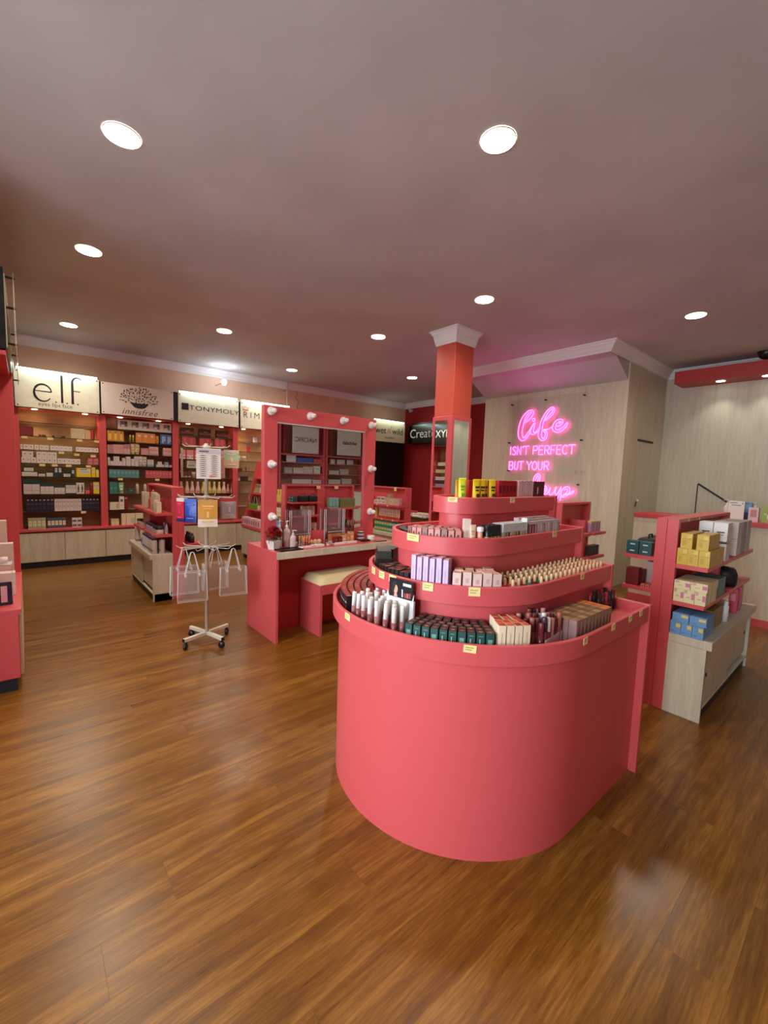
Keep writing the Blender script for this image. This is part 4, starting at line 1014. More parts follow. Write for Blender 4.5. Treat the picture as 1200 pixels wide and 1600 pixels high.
def squeeze_tube(w_, h, body, cap, print_=None, name='squeeze_tube'):
    """crimped tube standing on its cap"""
    key = (name, w_, h, body, cap, print_)
    if key in KC: return KC[key]
    m_ = MB(); seg = 12; rings = []
    prof = [(0.5, 0.5, 0.20), (0.5, 0.46, 0.3), (0.5, 0.34, 0.6), (0.5, 0.12, 0.9), (0.5, 0.04, 0.94), (0.5, 0.04, 1.0)]
    vs = []
    for a, b, z in prof:
        for k in range(seg):
            t = 2 * math.pi * k / seg; vs.append((a * w_ * math.cos(t), b * w_ * math.sin(t) * 0.8, z * h))
    n_ = len(prof)
    m_.add(vs, [(i * seg + k, i * seg + (k + 1) % seg, (i + 1) * seg + (k + 1) % seg, (i + 1) * seg + k) for i in range(n_ - 1) for k in range(seg)] + [tuple(range((n_ - 1) * seg, n_ * seg)), tuple(range(seg))[::-1]], 0, True)
    body_me = m_.mesh('tube_body', C(*body, 0.35))
    parts = [('tube_body', body_me, [])]
    parts.append(('cap', MB().lathe([(0.0, 0.0), (w_ * 0.40, 0.0), (w_ * 0.42, 0.19 * h), (w_ * 0.40, 0.199 * h)], 12, sy=0.85).mesh('cap', C(*cap, 0.35)), []))
    if print_:
        y = lambda z: -(0.5 - 0.42 * max(0, (z - 0.25) / 0.7)) * w_ * 0.8 - 0.002
        q = MB()
        for (x0, x1, z0, z1) in ((-0.3, 0.3, 0.66, 0.74), (-0.3, 0.15, 0.56, 0.62), (-0.22, 0.22, 0.34, 0.46)):
            q.quad((x0 * w_, y(z0), z0 * h), (x1 * w_, y(z0), z0 * h), (x1 * w_, y(z1), z1 * h), (x0 * w_, y(z1), z1 * h))
        parts[0][2].append(('print', q.mesh('print', C(*print_, 0.5))))
    KC[key] = Kind(name, parts)
    return KC[key]
def turned(name, body_prof, body, cap_prof, cap, seg=12, sy=1.0, label=None, rough=0.3, bodymat=None):
    """bottle or jar: lathe body, lathe cap, optional printed label wrap (r, z0, z1, colour)"""
    key = (name, str(body_prof), body, str(cap_prof), cap, str(label))
    if key in KC: return KC[key]
    b = MB().lathe(body_prof, seg, sy=sy).mesh('bottle_body', bodymat or C(*body, rough))
    subs = []
    if label:
        r, z0, z1, c = label
        lm = MB()
        n_ = 5; P = [(r * math.cos(math.radians(-90 + a)), r * sy * math.sin(math.radians(-90 + a))) for a in (-50, -25, 0, 25, 50)]
        lm.add([(x, y, z0) for x, y in P] + [(x, y, z1) for x, y in P], [(i, i + 1, n_ + i + 1, n_ + i) for i in range(n_ - 1)], 0, True)
        subs = [('label_wrap', lm.mesh('label_wrap', C(*c, 0.5)))]
    parts = [('bottle_body', b, subs)]
    if cap_prof: parts.append(('cap', MB().lathe(cap_prof, seg, sy=sy).mesh('cap', C(*cap, rough)), []))
    KC[key] = Kind(name, parts)
    return KC[key]
def pump_bottle(r, h, body, pump, label=None):
    key = ('pump', r, h, body, pump, label)
    if key in KC: return KC[key]
    subs = []
    if label:
        m_ = MB(); P = [(r * 1.01 * math.cos(math.radians(-90 + a)), r * 1.01 * math.sin(math.radians(-90 + a))) for a in (-40, -20, 0, 20, 40)]
        m_.add([(x, y, 0.18 * h) for x, y in P] + [(x, y, 0.5 * h) for x, y in P], [(i, i + 1, 6 + i, 5 + i) for i in range(4)], 0, True)
        subs = [('label_wrap', m_.mesh('label_wrap', C(*label, 0.5)))]
    b = MB().lathe([(0, 0), (r * 0.92, 0), (r, 0.02 * h), (r, 0.55 * h), (r * 0.9, 0.63 * h), (r * 0.4, 0.70 * h), (r * 0.38, 0.74 * h)], 14).mesh('bottle_body', C(*body, 0.35))
    p = MB().lathe([(r * 0.45, 0.74 * h), (r * 0.45, 0.80 * h), (r * 0.15, 0.81 * h), (r * 0.15, 0.92 * h), (r * 0.32, 0.925 * h), (r * 0.32, 0.97 * h), (0, 0.98 * h)], 10)
    p.tube([(0, 0, 0.955 * h), (r * 0.8, 0, 0.96 * h), (r * 1.15, 0, 0.93 * h)], r * 0.14, 6)
    KC[key] = Kind('pump_bottle', [('bottle_body', b, subs), ('pump_head', p.mesh('pump_head', C(*pump, 0.35)), [])])
    return KC[key]
def gloss(r, h, body, cap, split=0.5, name='lip_gloss'):
    key = (name, r, h, body, cap, split)
    if key in KC: return KC[key]
    b = MB().lathe([(0, 0), (r * 0.92, 0), (r, 0.02 * h), (r, split * h), (r * 0.8, split * h)], 10).mesh('tube_body', C(*body, 0.2))
    c = MB().lathe([(r * 0.8, split * h), (r * 0.98, split * h + 0.0005), (r * 0.96, 0.97 * h), (r * 0.85, h), (0, h)], 10).mesh('cap', C(*cap, 0.35))
    KC[key] = Kind(name, [('tube_body', b, []), ('cap', c, [])])
    return KC[key]

# ================================================================ cartons and bottles in the back wall bays
B1 = lambda u: -0.027 + (u - 40) * 0.000834
B2 = lambda u: 0.982 + (u - 95) * 0.000901
B3 = lambda u: 2.0 + (u - 60) * 0.00122
VS = {1: 0.00105, 2: 0.00104, 3: 0.00124}
def row(bay, z, u0, u1, n, hu, fn, label, cat, group=None, depth=0.07, y=7.735, dz=0.0, gap=0.0015):
    """n alike products side by side; fn(width, depth, height) gives the kind"""
    f = {1: B1, 2: B2, 3: B3}[bay]
    x0, x1 = f(u0), f(u1); wd = (x1 - x0) / n
    for i in range(n):
        k = fn(wd - gap, depth, hu * VS[bay])
        k.place(label, cat, (x0 + (i + 0.5) * wd, y + depth / 2 + random.uniform(0, 0.004), z + dz), 0, group if n > 1 or group else None)
def ct(body, ink=(120, 112, 108), **kw):
    return lambda a, b, c: carton(a, b, c, body, lines=kw.pop('lines', None) or text_lines(ink, 2, 0.62), **kw)
def cart(body, segs=None, panel=None, lines=(), top=None, win=None):
    return lambda a, b, c: carton(a, b, c, body, segs=segs, panel=panel, lines=lines, top=top)
Wt = (226, 216, 208); MAR = (112, 34, 48); NAVY = (34, 32, 56); DGR = (24, 62, 62); YEL = (232, 206, 40); PNK = (206, 120, 128)
LB = ', leftmost wall bay'
G = lambda s: s
# shelf 2 (z 1.86)
row(1, 1.86, 44, 220, 3, 118, cart(MAR, lines=((0.1, 0.9, 0.1, 0.9, (132, 44, 58)),)), 'dark maroon carton at the left of the second shelf' + LB, 'carton', 'maroon cartons, leftmost bay')
for i, (a, b) in enumerate(((285, 320), (325, 385), (465, 500), (590, 645))):
    row(1, 1.86, a, b, 1, 24, cart((84, 66, 58), lines=((0.1, 0.9, 0.3, 0.6, (40, 34, 34)),)), 'tiny dark compact, %s along the second shelf%s' % (('first', 'second', 'third', 'fourth')[i], LB), 'compact')
row(1, 1.86, 725, 925, 4, 140, cart((206, 188, 150), lines=text_lines((168, 148, 110), 3, 0.8)), 'pale straw tall carton on the second shelf' + LB, 'carton', 'straw cartons, leftmost bay')
row(1, 1.86, 930, 1005, 1, 132, cart((208, 168, 128)), 'tan tall carton beside the straw cartons' + LB, 'carton')
row(1, 1.86, 1020, 1068, 1, 132, cart((190, 44, 40), segs=[(0, 1, (190, 44, 40))], lines=((0.7, 1.0, 0, 1, (60, 20, 24)),)), 'bright red rounded box at the right end of the second shelf' + LB, 'box')
# shelf 3 (z 1.67)
wb = cart(Wt, lines=((0.32, 0.68, 0.52, 0.64, (84, 78, 80)), (0.3, 0.7, 0.22, 0.26, (178, 168, 162))))
for a, b, n in ((44, 76, 1), (85, 215, 2), (225, 281, 1), (290, 415, 2), (435, 735, 5), (790, 1122, 6)):
    row(1, 1.67, a, b, n, 66, wb, 'small white square carton in the row on the third shelf' + LB, 'carton', 'white cartons, third shelf')
# shelf 4 (z 1.485): two layers
for a, b, n in ((50, 168, 2), (172, 242, 1), (246, 384, 2), (386, 520, 2), (526, 848, 5)):
    row(1, 1.485, a, b, n, 76, wb, 'white square carton in the bottom layer of the fourth shelf' + LB, 'carton', 'white cartons, fourth shelf bottom')
for a, b, n in ((62, 205, 2), (246, 384, 2), (386, 518, 2)):
    row(1, 1.485, a, b, n, 76, wb, 'white square carton stacked on top, fourth shelf' + LB, 'carton', 'white cartons, fourth shelf top', dz=0.0805)
for k in (0, 1):
    row(1, 1.485, 952, 1118, 2, 48, cart((192, 108, 112), lines=((0.3, 0.7, 0.4, 0.55, (226, 170, 170)),)), 'dusty pink flat carton, right end of the fourth shelf' + LB, 'carton', 'pink flat cartons, leftmost bay', dz=0.051 * k)
# shelf 5 (z 1.30)
gw = lambda top=0.25: cart((214, 210, 200), segs=[(0, 1 - top, (214, 210, 200)), (1 - top, 1, DGR)], lines=((0.15, 0.85, 0.2, 0.24, (160, 160, 152)),))
row(1, 1.30, 50, 248, 1, 66, gw(0.15), 'wide white carton with a dark green lid, fifth shelf left' + LB, 'carton')
row(1, 1.30, 80, 202, 1, 64, gw(0.3), 'white carton with dark green lid stacked on a wider one' + LB, 'carton', dz=0.0705)
row(1, 1.30, 264, 350, 1, 44, gw(0.2), 'low white carton with green lid edge, fifth shelf' + LB, 'carton')
row(1, 1.30, 370, 456, 1, 64, gw(0.2), 'medium white carton with green lid edge, fifth shelf' + LB, 'carton')
db = cart(DGR, panel=(0.15, 0.85, 0.45, 0.9, (198, 204, 210)), lines=text_lines((110, 120, 130), 2, 0.76))
row(1, 1.30, 476, 582, 2, 132, db, 'tall dark green carton with a pale label, fifth shelf' + LB, 'carton', 'dark green labelled cartons, leftmost bay')
row(1, 1.30, 604, 700, 1, 78, cart((206, 206, 200), segs=[(0, 0.55, (206, 206, 200)), (0.55, 1, (40, 46, 50))], lines=text_lines((96, 110, 112), 2, 0.4)), 'white box with a black lid in the middle of the fifth shelf' + LB, 'box')
row(1, 1.30, 712, 760, 1, 104, db, 'single narrow dark green carton with pale label left of the yellow boxes' + LB, 'carton')
row(1, 1.30, 785, 1003, 1, 128, cart(YEL, panel=(0.2, 0.92, 0.35, 0.92, (214, 214, 206)), lines=((0.25, 0.7, 0.78, 0.86, (90, 90, 70)), (0.25, 0.85, 0.55, 0.6, (150, 150, 130)))), 'large flat yellow box with a white label, fifth shelf' + LB, 'box')
row(1, 1.30, 1008, 1066, 1, 142, cart(YEL, panel=(0.2, 0.8, 0.45, 0.9, (226, 222, 190)), lines=text_lines((120, 110, 60), 2, 0.75)), 'taller yellow carton right of the large yellow box' + LB, 'carton')
row(1, 1.30, 1072, 1120, 1, 112, cart(YEL, panel=(0.2, 0.8, 0.4, 0.85, (226, 222, 190))), 'shorter yellow carton at the right end of the fifth shelf' + LB, 'carton')
# shelf 6 (z 1.05)
row(1, 1.05, 62, 274, 2, 200, cart((206, 200, 196), segs=[(0, 0.66, (206, 200, 196)), (0.66, 1, DGR)], lines=((0.05, 0.95, 0.22, 0.26, (190, 150, 140)),)), 'large white carton with a deep green top, sixth shelf left' + LB, 'carton', 'large green topped cartons, leftmost bay')
row(1, 1.05, 282, 460, 3, 148, gw(0.3), 'medium white carton with green top, sixth shelf' + LB, 'carton', 'medium green topped cartons, leftmost bay')
row(1, 1.05, 466, 614, 3, 112, gw(0.22), 'low white carton with green top, sixth shelf middle' + LB, 'carton', 'low green topped cartons, leftmost bay')
row(1, 1.05, 624, 774, 4, 150, cart((214, 208, 204), segs=[(0, 0.08, DGR), (0.08, 0.82, (214, 208, 204)), (0.82, 1, DGR)], lines=((0.25, 0.75, 0.5, 0.7, (198, 160, 156)),)), 'white carton with dark green top and foot, sixth shelf' + LB, 'carton', 'green banded cartons, leftmost bay')
row(1, 1.05, 778, 892, 2, 156, cart((222, 214, 202), lines=((0.3, 0.7, 0.15, 0.65, (58, 44, 44)), (0.4, 0.6, 0.65, 0.85, (40, 32, 32)), (0.3, 0.7, 0.2, 0.36, (190, 170, 110)))), 'white carton with a dark bottle printed on it, sixth shelf' + LB, 'carton', 'bottle print cartons, leftmost bay')
row(1, 1.05, 906, 974, 1, 48, cart((222, 84, 96)), 'small coral pink box on the sixth shelf' + LB, 'box')
row(1, 1.05, 978, 1024, 1, 176, cart((128, 24, 34), lines=text_lines((200, 120, 110), 2, 0.8)), 'tall dark red carton beside yellow cartons, sixth shelf' + LB, 'carton')
row(1, 1.05, 1028, 1118, 2, 168, cart(YEL, panel=(0.15, 0.85, 0.4, 0.85, (210, 214, 200)), lines=text_lines((110, 110, 80), 2, 0.7)), 'tall yellow carton at the right end of the sixth shelf' + LB, 'carton', 'yellow cartons, sixth shelf')
# shelf 7 (z 0.80)
nv = cart(NAVY, lines=((0.3, 0.75, 0.9, 0.96, (220, 220, 226)), (0.15, 0.85, 0.6, 0.64, (120, 116, 140)), (0.2, 0.8, 0.24, 0.27, (96, 92, 120))))
row(1, 0.80, 86, 456, 7, 168, nv, 'navy blue tall carton in the left block of the seventh shelf' + LB, 'carton', 'navy cartons, left block')
row(1, 0.80, 462, 844, 7, 166, cart((218, 204, 200), lines=((0.2, 0.8, 0.72, 0.84, (176, 160, 158)), (0.25, 0.75, 0.3, 0.5, (196, 182, 178)))), 'white tall carton in the middle block of the seventh shelf' + LB, 'carton', 'white tall cartons, seventh shelf')
row(1, 0.80, 852, 1110, 5, 168, nv, 'navy blue tall carton in the right block of the seventh shelf' + LB, 'carton', 'navy cartons, right block')
# ledge (z 0.555)
row(1, 0.555, 100, 336, 4, 148, cart((168, 178, 142), panel=(0.1, 0.9, 0.25, 0.72, (218, 220, 180)), lines=text_lines((150, 160, 120), 2, 0.55)), 'sage green carton with a pale label on the bottom ledge' + LB, 'carton', 'sage cartons, bottom ledge')
row(1, 0.555, 356, 614, 5, 142, cart((76, 88, 104), panel=(0.1, 0.9, 0.28, 0.72, (226, 220, 184)), lines=text_lines((160, 160, 130), 2, 0.55)), 'slate blue carton with a cream label on the bottom ledge' + LB, 'carton', 'slate cartons, bottom ledge')
row(1, 0.555, 700, 844, 2, 132, cart((214, 212, 206), lines=((0.1, 0.9, 0.58, 0.8, (96, 104, 112)), (0.1, 0.9, 0.1, 0.32, (96, 104, 112)))), 'white and grey striped carton on the bottom ledge' + LB, 'carton', 'striped cartons, bottom ledge')

LB = ', leaf-emblem bay'
row(2, 2.05, 262, 1108, 5, 142, cart((206, 192, 182), panel=(0.22, 0.85, 0.28, 0.86, (118, 104, 100)), lines=((0.3, 0.6, 0.3, 0.5, (200, 196, 190)), (0.62, 0.82, 0.6, 0.84, (60, 52, 54)))), 'white gift box with a dark picture window, top shelf' + LB, 'gift box', 'window gift boxes, top shelf', depth=0.1)
row(2, 1.86, 104, 350, 3, 150, cart((206, 150, 62), lines=((0.3, 0.7, 0.15, 0.75, (232, 186, 92)), (0.35, 0.65, 0.75, 0.95, (168, 112, 40)))), 'golden amber box at the left of the second shelf' + LB, 'box', 'golden boxes, second shelf')
for a in (434, 480): row(2, 1.86, a, a + 34, 1, 110, lambda w_, d, h: turned('slim_bottle', [(0, 0), (w_ / 2, 0), (w_ / 2, h * 0.7), (w_ * 0.4, h * 0.74)], (158, 140, 40), [(w_ * 0.4, h * 0.74), (w_ * 0.42, h), (0, h)], (206, 170, 70)), 'slim olive gold bottle on the second shelf' + LB, 'bottle', 'slim gold bottles, second shelf')
row(2, 1.86, 530, 838, 3, 150, cart((212, 140, 84), lines=((0.25, 0.75, 0.1, 0.55, (226, 146, 40)), (0.3, 0.7, 0.6, 0.8, (238, 196, 150)))), 'orange peach box on the second shelf' + LB, 'box', 'orange boxes, second shelf')
row(2, 1.86, 846, 906, 1, 126, lambda w_, d, h: squeeze_tube(w_, h, (236, 182, 50), (226, 160, 30), (150, 90, 20)), 'single yellow squeeze tube on the second shelf' + LB, 'tube')
row(2, 1.86, 920, 1104, 2, 152, cart((58, 104, 168), lines=((0.3, 0.62, 0.1, 0.8, (150, 186, 220)), (0.7, 0.9, 0.3, 0.8, (206, 190, 180)))), 'blue box at the right end of the second shelf' + LB, 'box', 'blue boxes, second shelf')
row(2, 1.67, 98, 186, 2, 128, cart((176, 130, 132)), 'dull mauve carton at the left of the third shelf' + LB, 'carton', 'dull mauve cartons')
row(2, 1.67, 188, 340, 3, 136, cart((206, 158, 156), lines=text_lines((170, 110, 112), 2, 0.7)), 'light mauve pink carton on the third shelf' + LB, 'carton', 'light mauve cartons')
row(2, 1.67, 342, 440, 2, 146, cart((186, 128, 134), segs=[(0, 0.55, (206, 166, 160)), (0.55, 1, (180, 120, 128))]), 'two-tone mauve carton on the third shelf' + LB, 'carton', 'two-tone mauve cartons')
row(2, 1.67, 448, 592, 2, 162, lambda w_, d, h: squeeze_tube(w_, h, (216, 190, 150), (206, 172, 128), (170, 130, 90)), 'cream beige squeeze tube on the third shelf' + LB, 'tube', 'cream tubes, third shelf')
row(2, 1.67, 606, 730, 1, 104, cart((190, 134, 130), lines=((0.1, 0.9, 0.1, 0.75, (206, 150, 142)),)), 'square mauve box in the middle of the third shelf' + LB, 'box')
for k in (0, 1):
    row(2, 1.67, 736, 886, 2, 66, cart((214, 176, 168), lines=((0.05, 0.95, 0.1, 0.35, (196, 130, 130)),)), 'small pink box in the middle pair stack, third shelf' + LB, 'box', 'pink small boxes, middle', dz=0.0695 * k)
    row(2, 1.67, 964, 1104, 2, 62, cart((214, 176, 168), lines=((0.05, 0.95, 0.1, 0.35, (196, 130, 130)),)), 'small pink box in the right-end stack, third shelf' + LB, 'box', 'pink small boxes, right', dz=0.0655 * k)
W2 = (206, 198, 196)
wl = lambda a=None: cart(W2, lines=text_lines((150, 144, 146), 2, 0.7))
row(2, 1.485, 104, 138, 1, 120, wl(), 'narrow white carton at the far left of the fourth shelf' + LB, 'carton')
row(2, 1.485, 142, 314, 2, 68, wl(), 'low white carton under another, fourth shelf' + LB, 'carton', 'low white cartons, fourth shelf')
row(2, 1.485, 190, 276, 1, 66, wl(), 'white carton stacked on two low ones, fourth shelf' + LB, 'carton', dz=0.072)
for i, (a, b, h) in enumerate(((318, 366, 118), (372, 444, 140), (450, 498, 110), (502, 562, 148))):
    row(2, 1.485, a, b, 1, h, wl(), 'upright white carton, %s of four on the fourth shelf%s' % (('first', 'second', 'third', 'tallest')[i], LB), 'carton')
row(2, 1.485, 566, 700, 2, 156, lambda w_, d, h: squeeze_tube(w_, h, (226, 218, 206), (206, 200, 190), (130, 150, 120)), 'white squeeze tube on the fourth shelf' + LB, 'tube', 'white tubes, fourth shelf')
row(2, 1.485, 706, 806, 2, 110, cart(W2, segs=[(0, 0.3, (120, 158, 170)), (0.3, 1, W2)], lines=text_lines((120, 140, 146), 2, 0.75)), 'white carton with a blue foot, fourth shelf' + LB, 'carton', 'blue footed cartons')
row(2, 1.485, 852, 980, 2, 40, wl(), 'small flat white box, right part of the fourth shelf' + LB, 'box', 'flat white boxes, fourth shelf')
row(2, 1.485, 876, 940, 1, 42, wl(), 'small white box stacked on two flat ones, fourth shelf' + LB, 'box', dz=0.043)
row(2, 1.485, 988, 1054, 1, 36, wl(), 'flat white box under a blue one, fourth shelf' + LB, 'box')
row(2, 1.485, 990, 1050, 1, 44, cart((120, 168, 206)), 'small light blue box on a white one, fourth shelf' + LB, 'box', dz=0.039)
row(2, 1.485, 1060, 1106, 1, 36, wl(), 'flat white box at the right end of the fourth shelf' + LB, 'box')
row(2, 1.30, 118, 570, 8, 120, cart((86, 142, 144), lines=text_lines((170, 206, 202), 3, 0.72)), 'teal carton in the row on the fifth shelf' + LB, 'carton', 'teal cartons, fifth shelf')
row(2, 1.30, 676, 1104, 8, 118, cart((196, 92, 96), lines=text_lines((232, 160, 158), 3, 0.72)), 'pink carton in the row on the fifth shelf' + LB, 'carton', 'pink cartons, fifth shelf')
row(2, 1.05, 122, 240, 2, 176, cart((58, 124, 122), lines=text_lines((140, 190, 184), 2, 0.5)), 'tall teal carton at the left of the sixth shelf' + LB, 'carton', 'tall teal cartons')
row(2, 1.05, 254, 336, 1, 168, lambda w_, d, h: squeeze_tube(w_, h, (128, 178, 120), (160, 196, 160), (226, 236, 220)), 'green squeeze tube on the sixth shelf' + LB, 'tube')
row(2, 1.05, 400, 486, 1, 72, cart((56, 84, 92), lines=((0.3, 0.7, 0.6, 0.7, (190, 206, 206)),)), 'small dark slate box on the sixth shelf' + LB, 'box')
for a in (520, 644): row(2, 1.05, a, a + 48, 1, 160, lambda w_, d, h: turned('lotion_bottle', [(0, 0), (w_ / 2, 0), (w_ / 2, h * 0.86), (w_ * 0.42, h * 0.9)], (222, 214, 196), [(w_ * 0.42, h * 0.9), (w_ * 0.42, h), (0, h)], (120, 104, 96)), 'white lotion bottle on the sixth shelf' + LB, 'bottle', 'lotion bottles, sixth shelf')
row(2, 0.80, 118, 256, 1, 112, cart((222, 210, 180), lines=((0.72, 0.95, 0.2, 0.85, (186, 176, 120)), (0.1, 0.6, 0.2, 0.24, (180, 166, 136)))), 'cream box at the left of the seventh shelf' + LB, 'box')
row(2, 0.80, 259, 332, 1, 198, cart((228, 222, 216), lines=((0.2, 0.75, 0.6, 0.8, (92, 96, 128)), (0.2, 0.8, 0.3, 0.33, (170, 166, 166)))), 'tall white carton with a blue square, seventh shelf' + LB, 'carton')
row(2, 0.80, 336, 388, 1, 186, cart((124, 22, 28), lines=((0.15, 0.8, 0.88, 0.96, (214, 170, 160)),)), 'tall dark red carton on the seventh shelf' + LB, 'carton')
row(2, 0.80, 512, 596, 1, 66, cart((64, 34, 38)), 'small dark brown box on the seventh shelf' + LB, 'box')
row(2, 0.80, 600, 690, 1, 58, wl(), 'small white box beside the dark brown one, seventh shelf' + LB, 'box')
row(2, 0.555, 130, 250, 2, 96, cart((206, 196, 152), lines=((0.1, 0.9, 0.1, 0.6, (220, 212, 172)),)), 'small straw box on the bottom ledge' + LB, 'box', 'straw boxes, bottom ledge')
row(2, 0.555, 286, 355, 1, 172, cart((224, 206, 176)), 'narrow beige box on the bottom ledge' + LB, 'box')
row(2, 0.555, 359, 494, 1, 172, cart((224, 206, 176), lines=((0.5, 0.95, 0.15, 0.6, (176, 196, 168)),)), 'beige box with a round green print on the bottom ledge' + LB, 'box')
row(2, 0.555, 498, 620, 1, 172, cart((226, 210, 182)), 'plain beige box beside the printed one on the bottom ledge' + LB, 'box')

LB = ', bay behind spinner rack'
row(3, 2.035, 90, 265, 1, 104, cart((66, 30, 24), lines=((0, 1, 0.25, 0.5, (128, 66, 50)), (0.35, 0.7, 0.4, 0.65, (170, 110, 60)))), 'dark brown gift box, left of three on the top shelf' + LB, 'gift box')
row(3, 2.035, 335, 498, 1, 104, cart((62, 28, 22), lines=((0, 1, 0.25, 0.5, (128, 66, 50)), (0.35, 0.7, 0.4, 0.65, (186, 126, 70)))), 'dark brown gift box, middle of three on the top shelf' + LB, 'gift box')
row(3, 2.035, 575, 745, 1, 104, cart((70, 34, 28), lines=((0, 1, 0.25, 0.5, (128, 66, 50)), (0.35, 0.7, 0.4, 0.65, (150, 90, 50)))), 'dark brown gift box, right of three on the top shelf' + LB, 'gift box')
for i, (a, b) in enumerate(((105, 285), (335, 497), (548, 705))):
    row(3, 1.865, a, b, 1, 112, cart((188, 74, 82), lines=((0.1, 0.35, 0, 1, (200, 96, 100)), (0.6, 0.8, 0, 1, (200, 96, 100)))), 'flat pink box, %s of three on the second shelf%s' % (('left', 'middle', 'right')[i], LB), 'box')
row(3, 1.635, 70, 100, 1, 66, cart(W2), 'small white box at the left of the third shelf' + LB, 'box')
row(3, 1.635, 104, 318, 2, 126, cart((226, 186, 178), segs=[(0, 0.45, (228, 216, 206)), (0.45, 1, (222, 150, 146))], lines=((0.4, 0.6, 0.0, 1, (200, 64, 70)), (0.1, 0.9, 0.2, 0.28, (110, 100, 100)))), 'pink and white box pack on the third shelf' + LB, 'box', 'pink white packs')
row(3, 1.485, 66, 102, 1, 120, lambda w_, d, h: turned('dark_bottle', [(0, 0), (w_ / 2, 0), (w_ / 2, h * 0.7), (w_ * 0.3, h * 0.8)], (26, 26, 50), [(w_ * 0.3, h * 0.8), (w_ * 0.3, h), (0, h)], (30, 28, 40)), 'dark blue bottle at the left of the fourth shelf' + LB, 'bottle')
row(3, 1.485, 170, 318, 1, 100, cart((196, 206, 176), segs=[(0, 1, (196, 206, 176))], lines=((0.15, 0.9, 0.6, 0.95, (186, 160, 156)), (0.1, 0.7, 0.2, 0.5, (140, 150, 130)))), 'pale green pack on the fourth shelf' + LB, 'box')
row(3, 1.305, 84, 226, 3, 96, cart((90, 56, 42), lines=((0.1, 0.9, 0.2, 0.36, (206, 168, 150)),)), 'dark brown carton with a pale band, fifth shelf' + LB, 'carton', 'brown banded cartons')
row(3, 1.305, 230, 340, 2, 92, lambda w_, d, h: turned('product_jar', [(0, 0), (w_ / 2, 0), (w_ / 2, h * 0.7), (w_ * 0.45, h * 0.75)], (168, 140, 110), [(w_ * 0.47, h * 0.75), (w_ * 0.47, h), (0, h)], (206, 180, 150)), 'tan jar on the fifth shelf' + LB, 'jar', 'tan jars, fifth shelf')
def waist_bottle(colb, coll, s=1.0):
    return turned('body_lotion_bottle', [(0, 0), (0.034 * s, 0), (0.040 * s, 0.012 * s), (0.040 * s, 0.05 * s), (0.030 * s, 0.09 * s), (0.022 * s, 0.125 * s), (0.020 * s, 0.165 * s)], colb, [(0.019 * s, 0.165 * s), (0.019 * s, 0.20 * s), (0.012 * s, 0.205 * s), (0, 0.205 * s)], tuple(min(255, v + 12) for v in colb), 14, 0.75, (0.0405 * s, 0.014 * s, 0.05 * s, coll))
for i, (a, b, c1, c2, lab, s) in enumerate(((80, 125, (206, 170, 150), (196, 130, 110), 'pale peach', 1), (152, 205, (216, 190, 170), (206, 150, 130), 'pale cream', 1), (216, 280, (226, 190, 180), (206, 120, 116), 'pink', 1), (290, 356, (226, 186, 178), (206, 112, 112), 'pink', 1),
        (370, 436, (226, 206, 130), (206, 166, 40), 'yellow', 1), (455, 515, (222, 200, 120), (200, 160, 40), 'yellow', 1), (524, 585, (228, 214, 150), (210, 170, 50), 'yellow', 1), (596, 655, (228, 214, 150), (210, 170, 50), 'yellow', 1), (664, 726, (226, 196, 192), (206, 140, 150), 'rose', 1), (737, 776, (216, 160, 140), (206, 120, 110), 'small peach', 0.8), (797, 838, (226, 206, 140), (210, 170, 50), 'small yellow', 0.84))):
    o = waist_bottle(c1, c2, s).place('%s waisted lotion bottle, number %s from left%s' % (lab, ('one', 'two', 'three', 'four', 'five', 'six', 'seven', 'eight', 'nine', 'ten', 'eleven')[i], LB), 'bottle', (B3((a + b) / 2), 7.79, 1.05), 0, 'waisted lotion bottles')
row(3, 0.80, 400, 640, 4, 130, cart((150, 60, 66)), 'dark pink carton on the seventh shelf' + LB, 'carton', 'dark pink cartons')
# bay 4 (partly hidden by the mirror frame)
LB = ', bay left of vanity mirror'
carton(0.06, 0.06, 0.10, W2, lines=text_lines((150, 140, 140))).place('small white carton on the top shelf' + LB, 'carton', (3.36, 7.79, 2.0))
carton(0.07, 0.02, 0.10, (186, 52, 60)).place('upright red card box on the second shelf' + LB, 'box', (3.23, 7.79, 1.82))
for i, x in enumerate((3.045, 3.15)):
    turned('product_jar', [(0, 0), (0.04, 0), (0.042, 0.01), (0.042, 0.06), (0.036, 0.066)], (176, 150, 130), [(0.04, 0.066), (0.04, 0.095), (0, 0.095)], (226, 210, 196)).place('pale lidded jar, %s of the pair on the third shelf%s' % (('left', 'right')[i], LB), 'jar', (x, 7.80, 1.64))
carton(0.09, 0.06, 0.05, (74, 40, 34)).place('dark brown flat box on the fourth shelf' + LB, 'box', (3.06, 7.79, 1.46))
carton(0.07, 0.06, 0.075, (150, 110, 96)).place('tan box on the fourth shelf' + LB, 'box', (3.22, 7.79, 1.46))
carton(0.05, 0.06, 0.045, (196, 160, 150)).place('small pinkish box on the fifth shelf' + LB, 'box', (3.04, 7.79, 1.28))
carton(0.13, 0.06, 0.08, (62, 34, 30)).place('wide dark box on the fifth shelf' + LB, 'box', (3.15, 7.79, 1.28))
